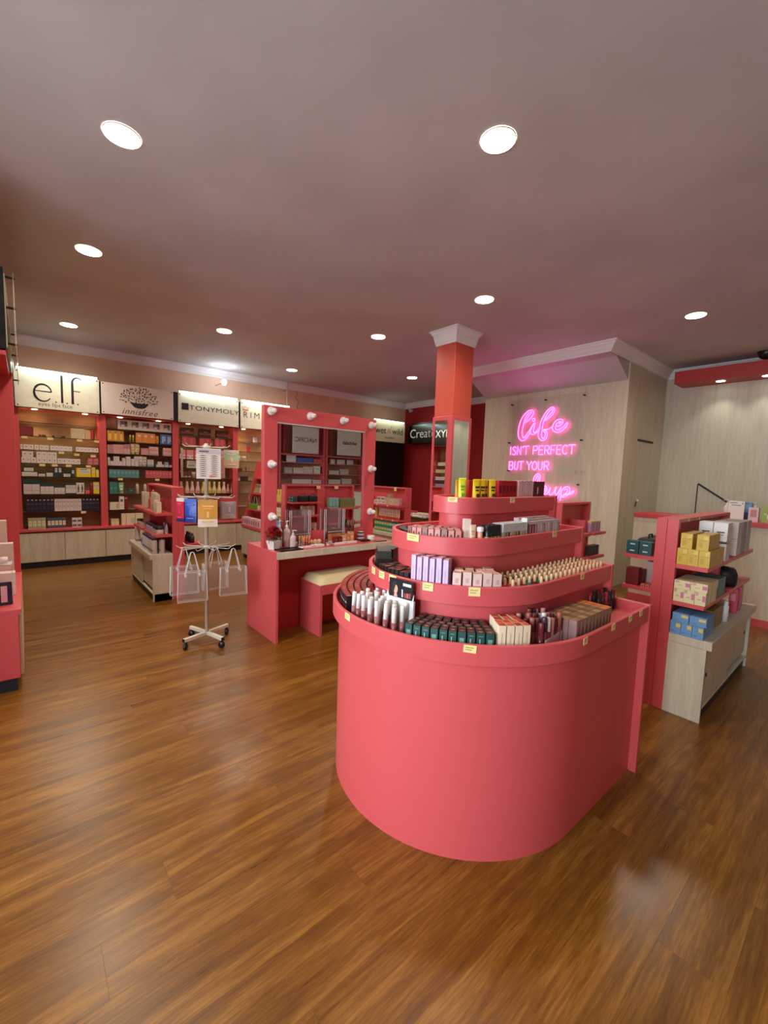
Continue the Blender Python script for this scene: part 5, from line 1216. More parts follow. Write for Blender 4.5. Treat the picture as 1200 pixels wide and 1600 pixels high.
# left wall shelves, visible in the column mirror
LB = ' on left wall shelves'
for z, n, c, nm in ((1.74, 4, (206, 196, 184), 'white'), (1.56, 5, (196, 184, 150), 'straw'), (1.38, 5, (206, 200, 196), 'pale grey'), (1.20, 5, (150, 160, 196), 'pale blue')):
    for k in range(n):
        carton(0.062, 0.06, 0.085, c, lines=text_lines((120, 112, 110))).place(nm + ' carton' + LB + ', seen in the column mirror', 'carton', (-0.17, 7.14 + 0.066 * k, z), math.pi / 2, nm + ' cartons on the left wall')
for z in (1.74, 1.56, 1.38, 1.20):
    for k in range(3): carton(0.07, 0.06, 0.12, (232, 160, 166)).place('pink box' + LB + ', seen in the column mirror', 'box', (-0.17, 6.83 + 0.074 * k, z), math.pi / 2, 'pink boxes on the left wall')
for z in (0.98, 0.76):
    for k in range(6): carton(0.09, 0.07, 0.1, (30, 28, 30)).place('black box' + LB + ', seen in the column mirror', 'box', (-0.17, 6.9 + 0.1 * k, z), math.pi / 2, 'black boxes on the left wall')
# south wall shelves, visible in the vanity mirror (face +Y)
LB = ', seen in the vanity mirror'
def srow(x0, x1, n, z, h, body, nm, seg=None, ink=(120, 112, 110), d=0.06):
    wd = (x1 - x0) / n
    for k in range(n): carton(wd - 0.002, d, h, body, segs=seg, lines=text_lines(ink, 2, 0.7)).place(nm + LB, 'carton', (x0 + (k + .5) * wd, -1.745 - d / 2, z), math.pi, nm)
srow(4.62, 4.84, 3, 1.70, 0.15, (216, 210, 204), 'white tall carton beside the blue row')
srow(4.86, 5.30, 14, 1.70, 0.10, (58, 104, 186), 'blue carton in the long row')
srow(5.32, 5.55, 8, 1.70, 0.09, (206, 92, 96), 'pink carton in the short row')
srow(4.56, 4.75, 3, 1.44, 0.13, (176, 176, 156), 'grey green carton')
srow(4.78, 5.05, 4, 1.44, 0.13, (216, 206, 186), 'cream carton')
srow(5.07, 5.30, 3, 1.44, 0.16, (214, 200, 186), 'tall cream carton')
srow(5.33, 5.50, 1, 1.44, 0.18, (222, 218, 212), 'large white carton with a crescent', ink=(30, 30, 34))
srow(4.78, 5.26, 7, 1.20, 0.10, (218, 210, 200), 'white wide carton in the low row')
srow(5.30, 5.54, 4, 1.20, 0.09, (214, 200, 190), 'white narrow carton in the low row')
srow(5.80, 5.92, 2, 1.70, 0.11, (206, 196, 186), 'pale carton at the right, upper shelf')
srow(6.0, 6.22, 4, 1.70, 0.11, (206, 196, 186), 'pale carton in the middle, upper shelf')
srow(6.30, 6.48, 3, 1.70, 0.11, (200, 190, 180), 'pale carton at the far end, upper shelf')
srow(5.76, 6.05, 4, 1.44, 0.09, (206, 200, 192), 'low pale carton, middle shelf')
srow(6.10, 6.34, 4, 1.44, 0.13, (200, 192, 184), 'pale carton, middle shelf')
srow(5.74, 6.10, 8, 1.20, 0.11, (206, 200, 192), 'pale slim carton, lower shelf')
srow(6.16, 6.44, 5, 1.20, 0.13, (206, 200, 192), 'pale taller carton, lower shelf')
srow(4.08, 4.28, 4, 1.70, 0.12, (220, 216, 210), 'white carton at the mirror edge, upper shelf')
srow(4.08, 4.28, 4, 1.44, 0.13, (206, 180, 120), 'gold carton at the mirror edge, middle shelf')
srow(4.08, 4.28, 4, 1.20, 0.16, (34, 36, 48), 'black carton at the mirror edge, lower shelf')
# ================================================================ products on the tiered counter
TRAY = [t[2] - 0.045 for t in TIERS]
def put_polar(tier, kind, label, cat, group, a, r, rot=None, dz=0.0, jit=0.0):
    cx = TIERS[tier][0]; t = math.radians(a); r = r + (0.020, 0.018, 0.018, 0.016)[tier]
    x, y = cx + r * math.cos(t), CYc + r * math.sin(t)
    rz = t + math.pi / 2 + random.uniform(-jit, jit)
    return kind.place(label, cat, (x, y, TRAY[tier] + dz), rz, group, (rot[0], rot[1], rz) if rot else None)
ROWN = ['outer', 'second', 'third', 'fourth', 'fifth', 'sixth']
def arc_rows(tier, radii, a0, a1, wd, kindfn, label, cat, group, skip=0.0):
    for j, r in enumerate(radii):
        n = max(1, int((a1 - a0) * math.pi / 180 * r / wd))
        for i in range(n):
            if random.random() < skip: continue
            put_polar(tier, kindfn(j, i), label % ROWN[j], cat, group, a0 + (i + 0.5) * (a1 - a0) / n, r)
TR = (150, 44, 34)
def lipbox(j, i):
    v = (i * 7 + j * 3) % 5
    st = ((196, 96, 80), (184, 64, 52), (206, 122, 104), (176, 58, 48), (190, 80, 66))[v]
    return carton(0.027, 0.029, 0.088, (26, 22, 26), lines=((0.12, 0.88, 0.22, 0.45, (196, 60, 70)), (0.25, 0.75, 0.30, 0.36, (90, 14, 30)), (0.12, 0.88, 0.62, 0.7, (170, 170, 176))), top=TR, dot=st, name='lipstick_carton')
arc_rows(0, (0.596, 0.562, 0.528, 0.494, 0.460), 100, 163, 0.0305, lipbox, 'black lipstick carton with red top, %s arc at the left of the lowest tier', 'carton', 'red topped lipstick cartons')
n = 0
for j, r in enumerate((0.592, 0.560, 0.528, 0.496, 0.466)):
    for i in range(7):
        a = 166.5 + i * 4.4 + (j % 2) * 1.6
        if a > 195.5 or (j >= 3 and a > 182): continue
        put_polar(0, gloss(0.0105, 0.118 + 0.004 * ((i + j) % 3), (150, 84, 84) if (i + 2 * j) % 4 else (168, 110, 104), (232, 228, 222), 0.47),
                  'white-capped mauve lip gloss in the %s row of the lowest tier' % ('front', 'second', 'third', 'fourth', 'back')[j], 'lip gloss', 'white capped lip glosses', a, r, (random.uniform(-0.10, 0.02), random.uniform(-0.09, 0.09), 0), dz=0.0016)
cdsp = thing('display_card', 'black header card with a portrait print in a white holder, behind the lip glosses', 'display card', (1.208, 1.295, TRAY[0] + 0.0006), math.radians(180 + 8 + 90))
cdsp.scale = (1.0, 1.0, 1.22)
bpart('holder', [WHITE], cdsp, -0.075, 0.075, -0.006, 0.006, 0.0, 0.11, c=0.001)
m_ = MB().add([(-0.075, -0.006, 0.11), (-0.045, -0.006, 0.085), (0.045, -0.006, 0.085), (0.075, -0.006, 0.115), (0.072, -0.001, 0.135), (0.06, -0.001, 0.10), (-0.06, -0.001, 0.10), (-0.072, -0.001, 0.13)], [(0, 1, 2, 3, 4, 5, 6, 7)])
part('holder_lip', m_, WHITE, cdsp)
crd = bpart('header_card', [C(26, 22, 28, 0.3)], cdsp, -0.065, 0.065, -0.0005, 0.0025, 0.1102, 0.175, c=0.0006)
m_ = MB()
hp = arc(-0.028, 0.138, 0.012, 0.016, 0, 360, 12)[:-1]
m_.add([(x, -0.0009, z) for x, z in hp], [tuple(range(len(hp)))[::-1]], 0)
m_.quad((-0.036, -0.0009, 0.1115), (-0.016, -0.0009, 0.1115), (-0.022, -0.0009, 0.125), (-0.034, -0.0009, 0.125), 0)
hr = arc(-0.033, 0.144, 0.017, 0.02, 60, 250, 10)
m_.add([(x, -0.0012, z) for x, z in hr], [tuple(range(len(hr)))[::-1]], 1)
m_.quad((0.006, -0.0009, 0.115), (0.013, -0.0009, 0.115), (0.012, -0.0009, 0.142), (0.006, -0.0009, 0.142), 2)
for k, c_ in enumerate((3, 4, 3)): m_.quad((0.02 + 0.012 * k, -0.0009, 0.115), (0.03 + 0.012 * k, -0.0009, 0.115), (0.03 + 0.012 * k, -0.0009, 0.128 + 0.004 * k), (0.02 + 0.012 * k, -0.0009, 0.132), c_)
m_.quad((0.012, -0.0009, 0.155), (0.056, -0.0009, 0.155), (0.056, -0.0009, 0.165), (0.012, -0.0009, 0.165), 2)
part('portrait_print', m_, [C(216, 160, 136, 0.5), C(34, 24, 24, 0.5), C(226, 220, 216, 0.5), C(150, 60, 60, 0.5), C(190, 96, 84, 0.5)], crd)
def greenbox(j, i):
    return carton(0.0285, 0.0285, 0.076, (34, 76, 70), segs=None, lines=((0.32, 0.46, 0.12, 0.7, (150, 186, 176)), (0.2, 0.8, 0.82, 0.86, (96, 140, 130))) if (i + j) % 3 else ((0.2, 0.8, 0.35, 0.7, (110, 156, 146)),), top=(44, 42, 40), dot=((150, 84, 58), (132, 66, 48), (168, 100, 74))[(i + j) % 3], name='lipstick_carton')
arc_rows(0, (0.594, 0.562, 0.530, 0.498, 0.467), 198.5, 230.5, 0.0312, greenbox, 'dark green lipstick carton, %s arc at the front of the lowest tier', 'carton', 'dark green lipstick cartons')
def creambox(j, i):
    return carton(0.0265, 0.030, 0.108, (232, 214, 180), segs=[(0, 0.12, (180, 48, 36)), (0.12, 1, (232, 214, 180))], lines=((0.42, 0.52, 0.35, 0.75, (190, 160, 120)),), top=((196, 62, 40), (206, 84, 50), (176, 50, 36), (214, 104, 66))[(i * 3 + j) % 4], name='lipstick_carton')
arc_rows(0, (0.592, 0.558, 0.524, 0.490), 231.5, 243.5, 0.0285, creambox, 'cream lipstick carton with orange top, %s arc beside the dark green ones', 'carton', 'cream orange topped cartons')
tray_ = thing('acrylic_tray', 'clear acrylic tray holding maroon lip tints at the right of the lowest tier', 'tray', (1.572, 0.866, TRAY[0] + 0.0006), 0.10)
bpart('tray_base', [ACRYL], tray_, -0.080, 0.085, -0.068, 0.056, 0.0002, 0.003, c=0)
bpart('tray_wall', [ACRYL], tray_, -0.080, 0.085, -0.071, -0.068, 0.0, 0.045, c=0)
bpart('tray_wall', [ACRYL], tray_, -0.080, 0.085, 0.056, 0.059, 0.0, 0.045, c=0)
TCOL = [((96, 36, 40), (112, 44, 46)), ((128, 60, 52), (150, 84, 70)), ((84, 30, 38), (96, 40, 44)), ((150, 92, 84), (170, 110, 96)), ((112, 30, 44), (206, 190, 188)), ((120, 52, 60), (60, 44, 48))]
for i in range(24):
    cI, cJ = i % 6, i // 6
    x = 1.572 + (-0.065 + cI * 0.027); y = 0.866 + (-0.052 + cJ * 0.034)
    k = TCOL[(i * 5 + cJ) % 6]
    gloss(0.0108, 0.098 + 0.006 * ((i * 3) % 4), k[0], k[1], 0.5).place('maroon lip tint in the %s row of the clear tray, lowest tier' % ('front', 'second', 'third', 'back')[cJ], 'lip tint', (x, y, TRAY[0] + 0.0055), 0, 'maroon lip tints', (random.uniform(-.04, .04), random.uniform(-.12, .12) if i % 4 == 0 else random.uniform(-.03, .03), 0))
for cI in range(10):
    for cJ in range(4):
        og = cI >= 8
        tp = (206, 112, 50) if og else ((150, 112, 70), (128, 92, 60), (168, 128, 84), (110, 84, 56))[(cI + 2 * cJ) % 4]
        carton(0.031, 0.032, 0.094, (146, 112, 108) if cI < 2 else (150, 128, 96), segs=None, lines=((0.1, 0.3, 0.05, 0.95, (186, 160, 150)), (0.5, 0.9, 0.3, 0.7, (120, 84, 80))), top=tp, name='cosmetic_carton').place(
            '%s cosmetic carton, %s row by the right straight side of the lowest tier' % ('orange-topped' if og else 'metallic brown-topped', ('rim', 'second', 'third', 'back')[cJ]), 'carton', (1.69 + cI * 0.0335, 0.770 + cJ * 0.0345, TRAY[0]), 0, 'metallic cartons, lowest tier')
for i in range(10):
    cI, cJ = i % 5, i // 5
    turned('nail_lacquer', [(0, 0), (0.014, 0), (0.015, 0.004), (0.015, 0.045), (0.009, 0.05)], ((72, 16, 28), (40, 14, 22), (120, 22, 36))[i % 3], [(0.010, 0.05), (0.009, 0.098), (0, 0.10)], ((24, 20, 24), (150, 30, 44), (90, 20, 30))[(i * 2) % 3], 10).place(
        'dark red lacquer bottle, %s row at the right end of the lowest tier' % ('front', 'back')[cJ], 'bottle', (2.15 + cI * 0.042, 0.87 + cJ * 0.042 - 0.01 * cI * 0, TRAY[0]), 0, 'dark red lacquer bottles')
# ---- second tier
LT = ' on the second tier'
big = carton(0.15, 0.075, 0.075, (22, 20, 22), lines=((0.06, 0.24, 0.35, 0.85, (206, 204, 206)), (0.1, 0.2, 0.45, 0.7, (120, 120, 124))), top=(110, 66, 52), name='palette_box')
o = put_polar(1, big, 'black palette box with a white code label, at the left' + LT, 'box', None, 145, 0.385)
for i in range(3): put_polar(1, carton(0.10, 0.07, 0.03, (24, 22, 24), top=((96, 62, 50), (60, 56, 52), (36, 34, 34))[i], name='palette_box'), 'flat black palette box, %s of the stack at the far left%s' % (('lowest', 'middle', 'topmost')[i], LT), 'box', None, 121, 0.37, dz=i * 0.0305)
for i in range(2): put_polar(1, carton(0.14, 0.065, 0.018, (52, 52, 48), lines=((0.05, 0.95, 0.2, 0.8, (30, 32, 30)),), top=(64, 66, 60), name='palette'), 'slim grey palette, %s on top of the black palette box%s' % (('lower', 'upper')[i], LT), 'palette', None, 145, 0.385, dz=0.0755 + 0.0185 * i)
def blackbox(j, i): return carton(0.0235, 0.030, 0.060 + 0.002 * ((i + j) % 3), (22, 20, 22), lines=((0.3, 0.7, 0.3, 0.6, (60, 56, 58)),), top=((124, 74, 56), (84, 54, 44), (146, 92, 70))[(i + j * 2) % 3], name='cosmetic_carton')
arc_rows(1, (0.417, 0.384, 0.351), 160, 189.5, 0.0255, blackbox, 'small black carton with brown top, %s arc' + LT, 'carton', 'small black cartons, second tier')
def lilac(j, i): return carton(0.0215, 0.042, (0.148 if j == 0 else 0.143) - 0.006 * (i % 2 == 1), (212, 186, 216), lines=((0.35, 0.6, 0.3, 0.7, (196, 166, 200)),), top=(206, 164, 176), name='cosmetic_carton')
arc_rows(1, (0.415, 0.371), 191, 213, 0.0228, lilac, 'tall lilac carton, %s arc' + LT, 'carton', 'lilac cartons, second tier')
def pinkbox(j, i): return carton(0.034, 0.036, 0.094 + 0.005 * ((i + j) % 2), (226, 196, 184), lines=((0.2, 0.8, 0.12, 0.3, (206, 180, 170)), (0.3, 0.7, 0.55, 0.75, (206, 168, 160))), top=(216, 164, 140), name='cosmetic_carton')
arc_rows(1, (0.417, 0.379, 0.341), 214.5, 241, 0.0375, pinkbox, 'pale pink carton, %s arc' + LT, 'carton', 'pale pink cartons, second tier')
NPC = [(150, 34, 34), (190, 60, 44), (52, 120, 104), (214, 120, 66), (206, 46, 84), (120, 26, 34), (176, 90, 60), (84, 140, 110)]
npk = 0
for j in range(5):
    y = 0.937 + j * 0.0355
    for i in range(21):
        x = 1.455 + i * 0.0425 + (j % 2) * 0.006
        if x > 2.338 or math.hypot(x - TIERS[1][0], y - CYc) > 0.438 and x < TIERS[1][0]: continue
        if x < TIERS[2][0] and math.hypot(x - TIERS[2][0], y - CYc) < 0.292: continue
        if math.degrees(math.atan2(y - CYc, x - TIERS[1][0])) % 360 < 244: continue
        c = NPC[2] if (6 <= i <= 9 and j >= 2) else NPC[4] if i > 16 and j < 2 else NPC[3] if 11 <= i <= 15 else NPC[(i * 3 + j * 5) % 6]
        turned('nail_polish', [(0, 0), (0.0145, 0), (0.0155, 0.003), (0.0155, 0.030), (0.0075, 0.036)], c, [(0.0068, 0.036), (0.0072, 0.040), (0.0068, 0.062), (0.004, 0.066), (0, 0.067)], (222, 186, 140), 10).place(
            'nail polish bottle with cream cap, %s row%s' % (('rim', 'second', 'third', 'fourth', 'back')[j], LT), 'nail polish', (x, y, TRAY[1]), 0, 'nail polish bottles, second tier')
# ---- third tier
LT = ' on the third tier'
for i in range(5): put_polar(2, carton(0.034, 0.034, 0.045, (24, 22, 24), top=(40, 36, 38), lines=((0.2, 0.8, 0.3, 0.5, (80, 76, 78)),), name='cosmetic_carton'), 'small black box at the far left' + LT, 'box', 'black boxes, third tier', 128 + i * 9, 0.235)
def brownpink(j, i): return carton(0.0245, 0.027, 0.072 + 0.004 * (j % 2), (206, 140, 132) if (i + j) % 3 else (150, 112, 104), lines=((0.3, 0.7, 0.35, 0.75, (110, 70, 66)), (0.2, 0.8, 0.15, 0.2, (226, 180, 170))), top=((206, 132, 130), (150, 108, 98), (220, 150, 128))[(i + 2 * j) % 3], name='cosmetic_carton')
arc_rows(2, (0.249, 0.219, 0.189, 0.159), 172, 228, 0.0262, brownpink, 'rosy brown carton, %s arc' + LT, 'carton', 'rosy brown cartons, third tier')
put_polar(2, carton(0.03, 0.03, 0.122, (228, 206, 190), name='cosmetic_carton', lines=((0.3, 0.7, 0.4, 0.6, (206, 176, 160)),)), 'single tall cream carton standing above the rosy brown ones' + LT, 'carton', None, 234, 0.225)
put_polar(2, squeeze_tube(0.028, 0.10, (224, 190, 160), (216, 176, 146), (190, 140, 110)), 'cream foundation tube left of a white-capped one' + LT, 'tube', None, 239, 0.247)
put_polar(2, turned('foundation_bottle', [(0, 0), (0.012, 0), (0.012, 0.066), (0.009, 0.07)], (214, 160, 130), [(0.016, 0.07), (0.016, 0.085), (0.012, 0.09), (0, 0.09)], (222, 214, 208), 12), 'foundation bottle with a flat white cap' + LT, 'bottle', None, 246.5, 0.247)
for i in range(8):
    cI, cJ = i % 4, i // 4
    turned('foundation_bottle', [(0, 0), (0.0115, 0), (0.012, 0.003), (0.012, 0.045), (0.010, 0.048)], ((196, 150, 110), (176, 128, 92))[i % 2], [(0.0115, 0.048), (0.0115, 0.098), (0, 0.099)], (18, 18, 20), 10).place(
        'black-capped foundation bottle, %s row%s' % (('front', 'back')[cJ], LT), 'bottle', (1.545 + cI * 0.026, 1.113 + cJ * 0.03, TRAY[2]), 0, 'black capped bottles, third tier')
for i in range(14):
    cI, cJ = i % 7, i // 7
    if cJ == 0 or cI < 7:
        carton(0.026, 0.028, 0.100, (156, 148, 132), segs=[(0, 0.62, ((150, 138, 100), (70, 68, 66), (190, 178, 130))[cI % 3]), (0.62, 1, (196, 202, 200))], lines=((0.1, 0.35, 0.05, 0.6, (206, 200, 186)),), top=(206, 208, 204), name='cosmetic_carton').place(
            'silver-topped gold carton, %s row%s' % (('front', 'back')[cJ], LT), 'carton', (1.655 + cI * 0.0275, 1.112 + cJ * 0.032, TRAY[2]), 0, 'silver topped cartons, third tier')
carton(0.02, 0.03, 0.118, (214, 208, 206), lines=((0.2, 0.8, 0.2, 0.8, (60, 56, 60)),), name='cosmetic_carton').place('white carton with dark print between gold and red cartons' + LT, 'carton', (1.842, 1.112, TRAY[2]))
for cJ in range(3):
    for cI in range(12):
        c = ((140, 30, 40), (196, 180, 178), (120, 24, 34), (206, 196, 196), (160, 120, 116))[(cI * 2 + cJ) % 5 if cI < 5 else (1, 3, 4)[(cI + cJ) % 3]]
        carton(0.022, 0.028, 0.100 + 0.006 * cJ, c, segs=[(0, 0.86, c), (0.86, 1, (196, 180, 182))], lines=((0.1, 0.35, 0.05, 0.8, (220, 210, 210)),), top=(176, 150, 154), name='cosmetic_carton').place(
            'slim clear-sided carton with red and white print, %s row%s' % (('front', 'middle', 'back')[cJ], LT), 'carton', (1.872 + cI * 0.0245, 1.112 + cJ * 0.031, TRAY[2]), 0, 'slim cartons, third tier')
# ---- top tier
LT = ' on the top tier'
ytube = squeeze_tube(0.042, 0.132, (236, 196, 30), (232, 190, 40), (60, 50, 30))
squeeze_tube(0.040, 0.136, (226, 216, 40), (216, 206, 190), (110, 170, 50)).place('lime yellow squeeze tube at the far left' + LT, 'tube', (1.618, 1.325, TRAY[3]), -0.5)
squeeze_tube(0.036, 0.125, (196, 44, 34), (180, 36, 30), (90, 20, 20)).place('red squeeze tube just right of the lime one' + LT, 'tube', (1.652, 1.352, TRAY[3]), -0.4)
for i in range(4): ytube.place('golden yellow squeeze tube with dark print' + LT, 'tube', (1.690 + 0.043 * i, 1.297 + (0.018 if i == 2 else 0), TRAY[3]), -0.3, 'yellow tubes, top tier')
squeeze_tube(0.036, 0.125, (206, 150, 30), (196, 140, 30), None).place('dull gold tube behind the yellow ones' + LT, 'tube', (1.672, 1.395, TRAY[3]), -0.3)
for i in range(5): carton(0.030, 0.05, 0.128, (176, 24, 34) if i else (190, 36, 54), lines=((0.2, 0.8, 0.5, 0.8, (110, 14, 24)), (0.3, 0.7, 0.2, 0.4, (130, 16, 26))), name='cosmetic_carton').place('red box in the row right of the yellow tubes' + LT, 'box', (1.862 + i * 0.032, 1.30, TRAY[3]), -0.1, 'red boxes, top tier')
for i in range(7): carton(0.019, 0.045, 0.128 + 0.003 * (i % 2), ((226, 180, 176), (214, 160, 160), (206, 170, 172))[i % 3], lines=((0.1, 0.4, 0.05, 0.95, (236, 206, 204)),), top=(220, 176, 168), name='cosmetic_carton').place('slim pink carton in the row' + LT, 'carton', (2.032 + i * 0.021, 1.295, TRAY[3]), -0.05, 'slim pink cartons, top tier')
for i in range(4): carton(0.026, 0.03, 0.128, (96, 24, 34), lines=((0.3, 0.8, 0.45, 0.75, (220, 210, 206)),) if i == 1 else ((0.2, 0.8, 0.1, 0.3, (150, 90, 60)),), name='cosmetic_carton').place('dark red carton at the right end' + LT, 'carton', (2.19 + i * 0.030, 1.292, TRAY[3]), 0.0, 'dark red cartons, top tier')
for i in range(9): carton(0.03, 0.04, 0.125, ((190, 40, 40), (206, 150, 150), (140, 30, 40))[i % 3], name='cosmetic_carton').place('red or pink carton in the back row' + LT, 'carton', (1.75 + i * 0.05, 1.40, TRAY[3]), 0.0, 'back row cartons, top tier')

# ================================================================ right gondola products
HX = -math.pi / 2
GOLD = (206, 172, 66)
def stack(cols, xs, z, w_, d, h, body, lines, label, group, top=None):
    for xi, x in enumerate(xs):
        for ci, y in enumerate(cols):
            carton(w_, d, h, body, lines=lines, top=top, name='gift_box').place(label % ('front', 'second', 'third', 'fourth')[xi], 'box', (x, y, z), HX, group)
gl_ = ((0.1, 0.9, 0.62, 0.66, (180, 146, 40)), (0.15, 0.5, 0.2, 0.55, (190, 156, 50)), (0.55, 0.92, 0.7, 0.92, (222, 194, 96)))
RGC = (0.688, 0.746, 0.803)
stack(RGC, (3.225, 3.312, 3.399, 3.486), 0.985, 0.056, 0.082, 0.104, GOLD, gl_, 'gold box in the lower layer, %s rank, right gondola top shelf', 'gold boxes, lower layer')
stack((0.705, 0.790), (3.235, 3.322, 3.409), 1.0895, 0.062, 0.082, 0.096, GOLD, gl_, 'gold box in the upper layer, %s rank, right gondola top shelf', 'gold boxes, upper layer')
CRM = (226, 214, 166)
fl_ = ((0.7, 0.98, 0.3, 0.75, (206, 120, 150)), (0.05, 0.3, 0.7, 0.95, (216, 150, 160)), (0.25, 0.55, 0.4, 0.45, (150, 140, 100)))
stack(RGC, (3.225, 3.312, 3.399), 0.745, 0.056, 0.082, 0.086, CRM, fl_, 'cream flowered box standing, %s rank, right gondola middle shelf', 'cream boxes standing')
stack((0.698, 0.787), (3.22, 3.307, 3.394), 0.8315, 0.086, 0.082, 0.052, CRM, fl_, 'cream flowered box lying on top, %s rank, right gondola middle shelf', 'cream boxes lying')
stack((0.695, 0.75, 0.805), (3.50, 3.59, 3.68), 0.745, 0.05, 0.08, 0.12, (84, 128, 118), ((0.1, 0.9, 0.5, 0.8, (150, 180, 170)),), 'grey teal box behind the cream ones, %s rank, right gondola', 'grey teal boxes')
BLU = (112, 160, 206)
bl_ = ((0.55, 0.95, 0.55, 0.85, (226, 206, 110)), (0.1, 0.4, 0.2, 0.24, (60, 90, 130)))
stack((0.683, 0.743, 0.803), (3.225, 3.312, 3.399), 0.5305, 0.058, 0.082, 0.084, BLU, bl_, 'light blue box in the lower layer, %s rank, right gondola cabinet top', 'blue boxes, lower layer')
stack((0.686, 0.779), (3.22, 3.307), 0.615, 0.088, 0.082, 0.056, BLU, bl_, 'light blue box lying in the upper layer, %s rank, right gondola cabinet top', 'blue boxes, upper layer')
stack((0.70, 0.78), (3.50, 3.585, 3.67), 0.5305, 0.06, 0.08, 0.13, (150, 118, 62), ((0.1, 0.9, 0.6, 0.8, (190, 160, 90)),), 'bronze box behind the blue ones, %s rank, right gondola cabinet top', 'bronze boxes')
turned('lotion_bottle', [(0, 0), (0.018, 0), (0.018, 0.11), (0.012, 0.118)], (226, 222, 220), [(0.013, 0.118), (0.013, 0.145), (0, 0.146)], (230, 226, 222), 12).place('slim white bottle on the right gondola cabinet top', 'bottle', (3.79, 0.665, 0.5305))
squeeze_tube(0.03, 0.12, (222, 190, 60), (206, 170, 50), None).place('yellow tube standing on the right gondola cabinet top', 'tube', (3.755, 0.74, 0.5305), HX)
for i in range(2): carton(0.05, 0.035, 0.185, (206, 70, 96), lines=((0.2, 0.8, 0.5, 0.8, (226, 130, 150)),)).place('tall pink carton near the far end of the right gondola cabinet top, %s' % ('left one', 'right one')[i], 'carton', (4.10 + 0.12 * i, 0.68, 0.5305), HX)
carton(0.06, 0.05, 0.17, (190, 160, 160), lines=text_lines((130, 100, 104))).place('greyish pink carton at the far end of the right gondola cabinet top', 'carton', (4.36, 0.70, 0.5305), HX)
WB_ = (228, 226, 222)
wl_ = ((0.25, 0.8, 0.45, 0.52, (60, 60, 70)), (0.3, 0.75, 0.33, 0.37, (120, 120, 130)))
for i, (y, lab) in enumerate(((0.70, 'near'), (0.782, 'far'))):
    carton(0.078, 0.12, 0.125, WB_, lines=wl_, name='gift_box').place('white box above the red divider of the right gondola, %s one' % lab, 'box', (3.64, y, 1.118), HX)
    carton(0.070, 0.11, 0.115, (212, 206, 200), name='gift_box').place('plain white box under the lettered one on the right gondola, %s one' % lab, 'box', (3.64, y - 0.004, 0.986), HX)
for k in range(3):
    for zz, nm in ((0.986, 'lower'), (1.108, 'upper')):
        carton(0.15, 0.13, 0.12, ((196, 186, 184), (150, 130, 132), (170, 160, 160))[k], lines=((0.2, 0.6, 0.3, 0.6, (120, 110, 116)),), name='gift_box').place('greyish clear-wrapped box, %s of the %s row, right gondola far half' % (('first', 'second', 'third')[k], nm), 'box', (4.0 + k * 0.16, 0.742, zz), HX)
pb = thing('cosmetic_pouch', 'black zipped pouch on the middle shelf of the right gondola far half', 'pouch', (4.02, 0.74, 0.7456), HX)
part('pouch_body', MB().lathe([(0.0, 0.0), (0.075, 0.0), (0.085, 0.03), (0.085, 0.09), (0.07, 0.13), (0.0, 0.14)], 16, sy=0.75), C(26, 24, 26, 0.5), pb)
part('zip', MB().tube([(-0.06, 0.0, 0.1395), (0.0, 0.0, 0.142), (0.06, 0.0, 0.1385)], 0.004, 6), CHROME, pb)
# far side of the right gondola (faces +Y)
FY = GR[1] + 0.235
LBf = ' on the rear side of the right gondola'
for k in range(2):
    for j in range(2):
        carton(0.075, 0.06, 0.045, (30, 80, 82), lines=((0.3, 0.7, 0.4, 0.6, (190, 206, 200)),), name='gift_box').place('dark teal box, %s %s one%s' % (('lower', 'upper')[j], ('near', 'far')[k], LBf), 'box', (3.262, FY - 0.04 + 0.08 * k, 1.0005 + 0.0455 * j), HX)
for k, x in enumerate((3.44, 3.62)):
    b = thing('cosmetic_bag', 'black cosmetic bag, %s of two%s' % (('near', 'far')[k], LBf), 'bag', (x, FY, 1.0006))
    part('bag_body', MB().box(-0.075, 0.075, -0.06, 0.06, 0, 0.10, c=0.014), C(24, 28, 32, 0.6), b)
    part('bag_handle', MB().tube([(-0.04, 0, 0.099), (-0.03, 0, 0.125), (0.03, 0, 0.125), (0.04, 0, 0.099)], 0.006, 6), C(20, 22, 26, 0.6), b)
for k in range(2): carton(0.08, 0.06, 0.12 - 0.02 * k, (110, 34, 32), name='gift_box').place('dark maroon box, %s one%s' % (('taller', 'shorter')[k], LBf), 'box', (3.27 + 0.09 * k, FY + 0.03, 0.7805), HX)
for k in range(3): carton(0.022, 0.03, 0.022, (222, 120, 80), lines=((0.25, 0.75, 0.25, 0.75, (150, 50, 40)),), name='cosmetic_carton').place('tiny orange box at the shelf edge, %s of three%s' % (('left', 'middle', 'right')[k], LBf), 'box', (3.245, FY + 0.063 - 0.03 * k - 0.02 * (k == 2), 0.7805) if 0 else (3.24 + 0.0, FY - 0.045 - 0.028 * k, 0.7805), HX)
for k in range(7): carton(0.045, 0.05, 0.15, ((206, 190, 176), (190, 150, 140))[k % 2], lines=text_lines((120, 90, 86))).place('pale book-like carton%s, lower left shelf' % LBf, 'carton', (3.45 + 0.048 * k, FY - 0.02, 0.7805) if k < 5 else (3.40 + 0.048 * k, FY - 0.02, 0.5005), math.pi, 'book-like cartons')
for k in range(3): carton(0.06, 0.08, 0.17, (132, 196, 190), lines=((0.1, 0.9, 0.1, 0.2, (90, 150, 150)),), name='gift_box').place('aqua box in the row' + LBf, 'box', (3.97 + 0.064 * k, FY - 0.01, 0.8855), math.pi, 'aqua boxes')
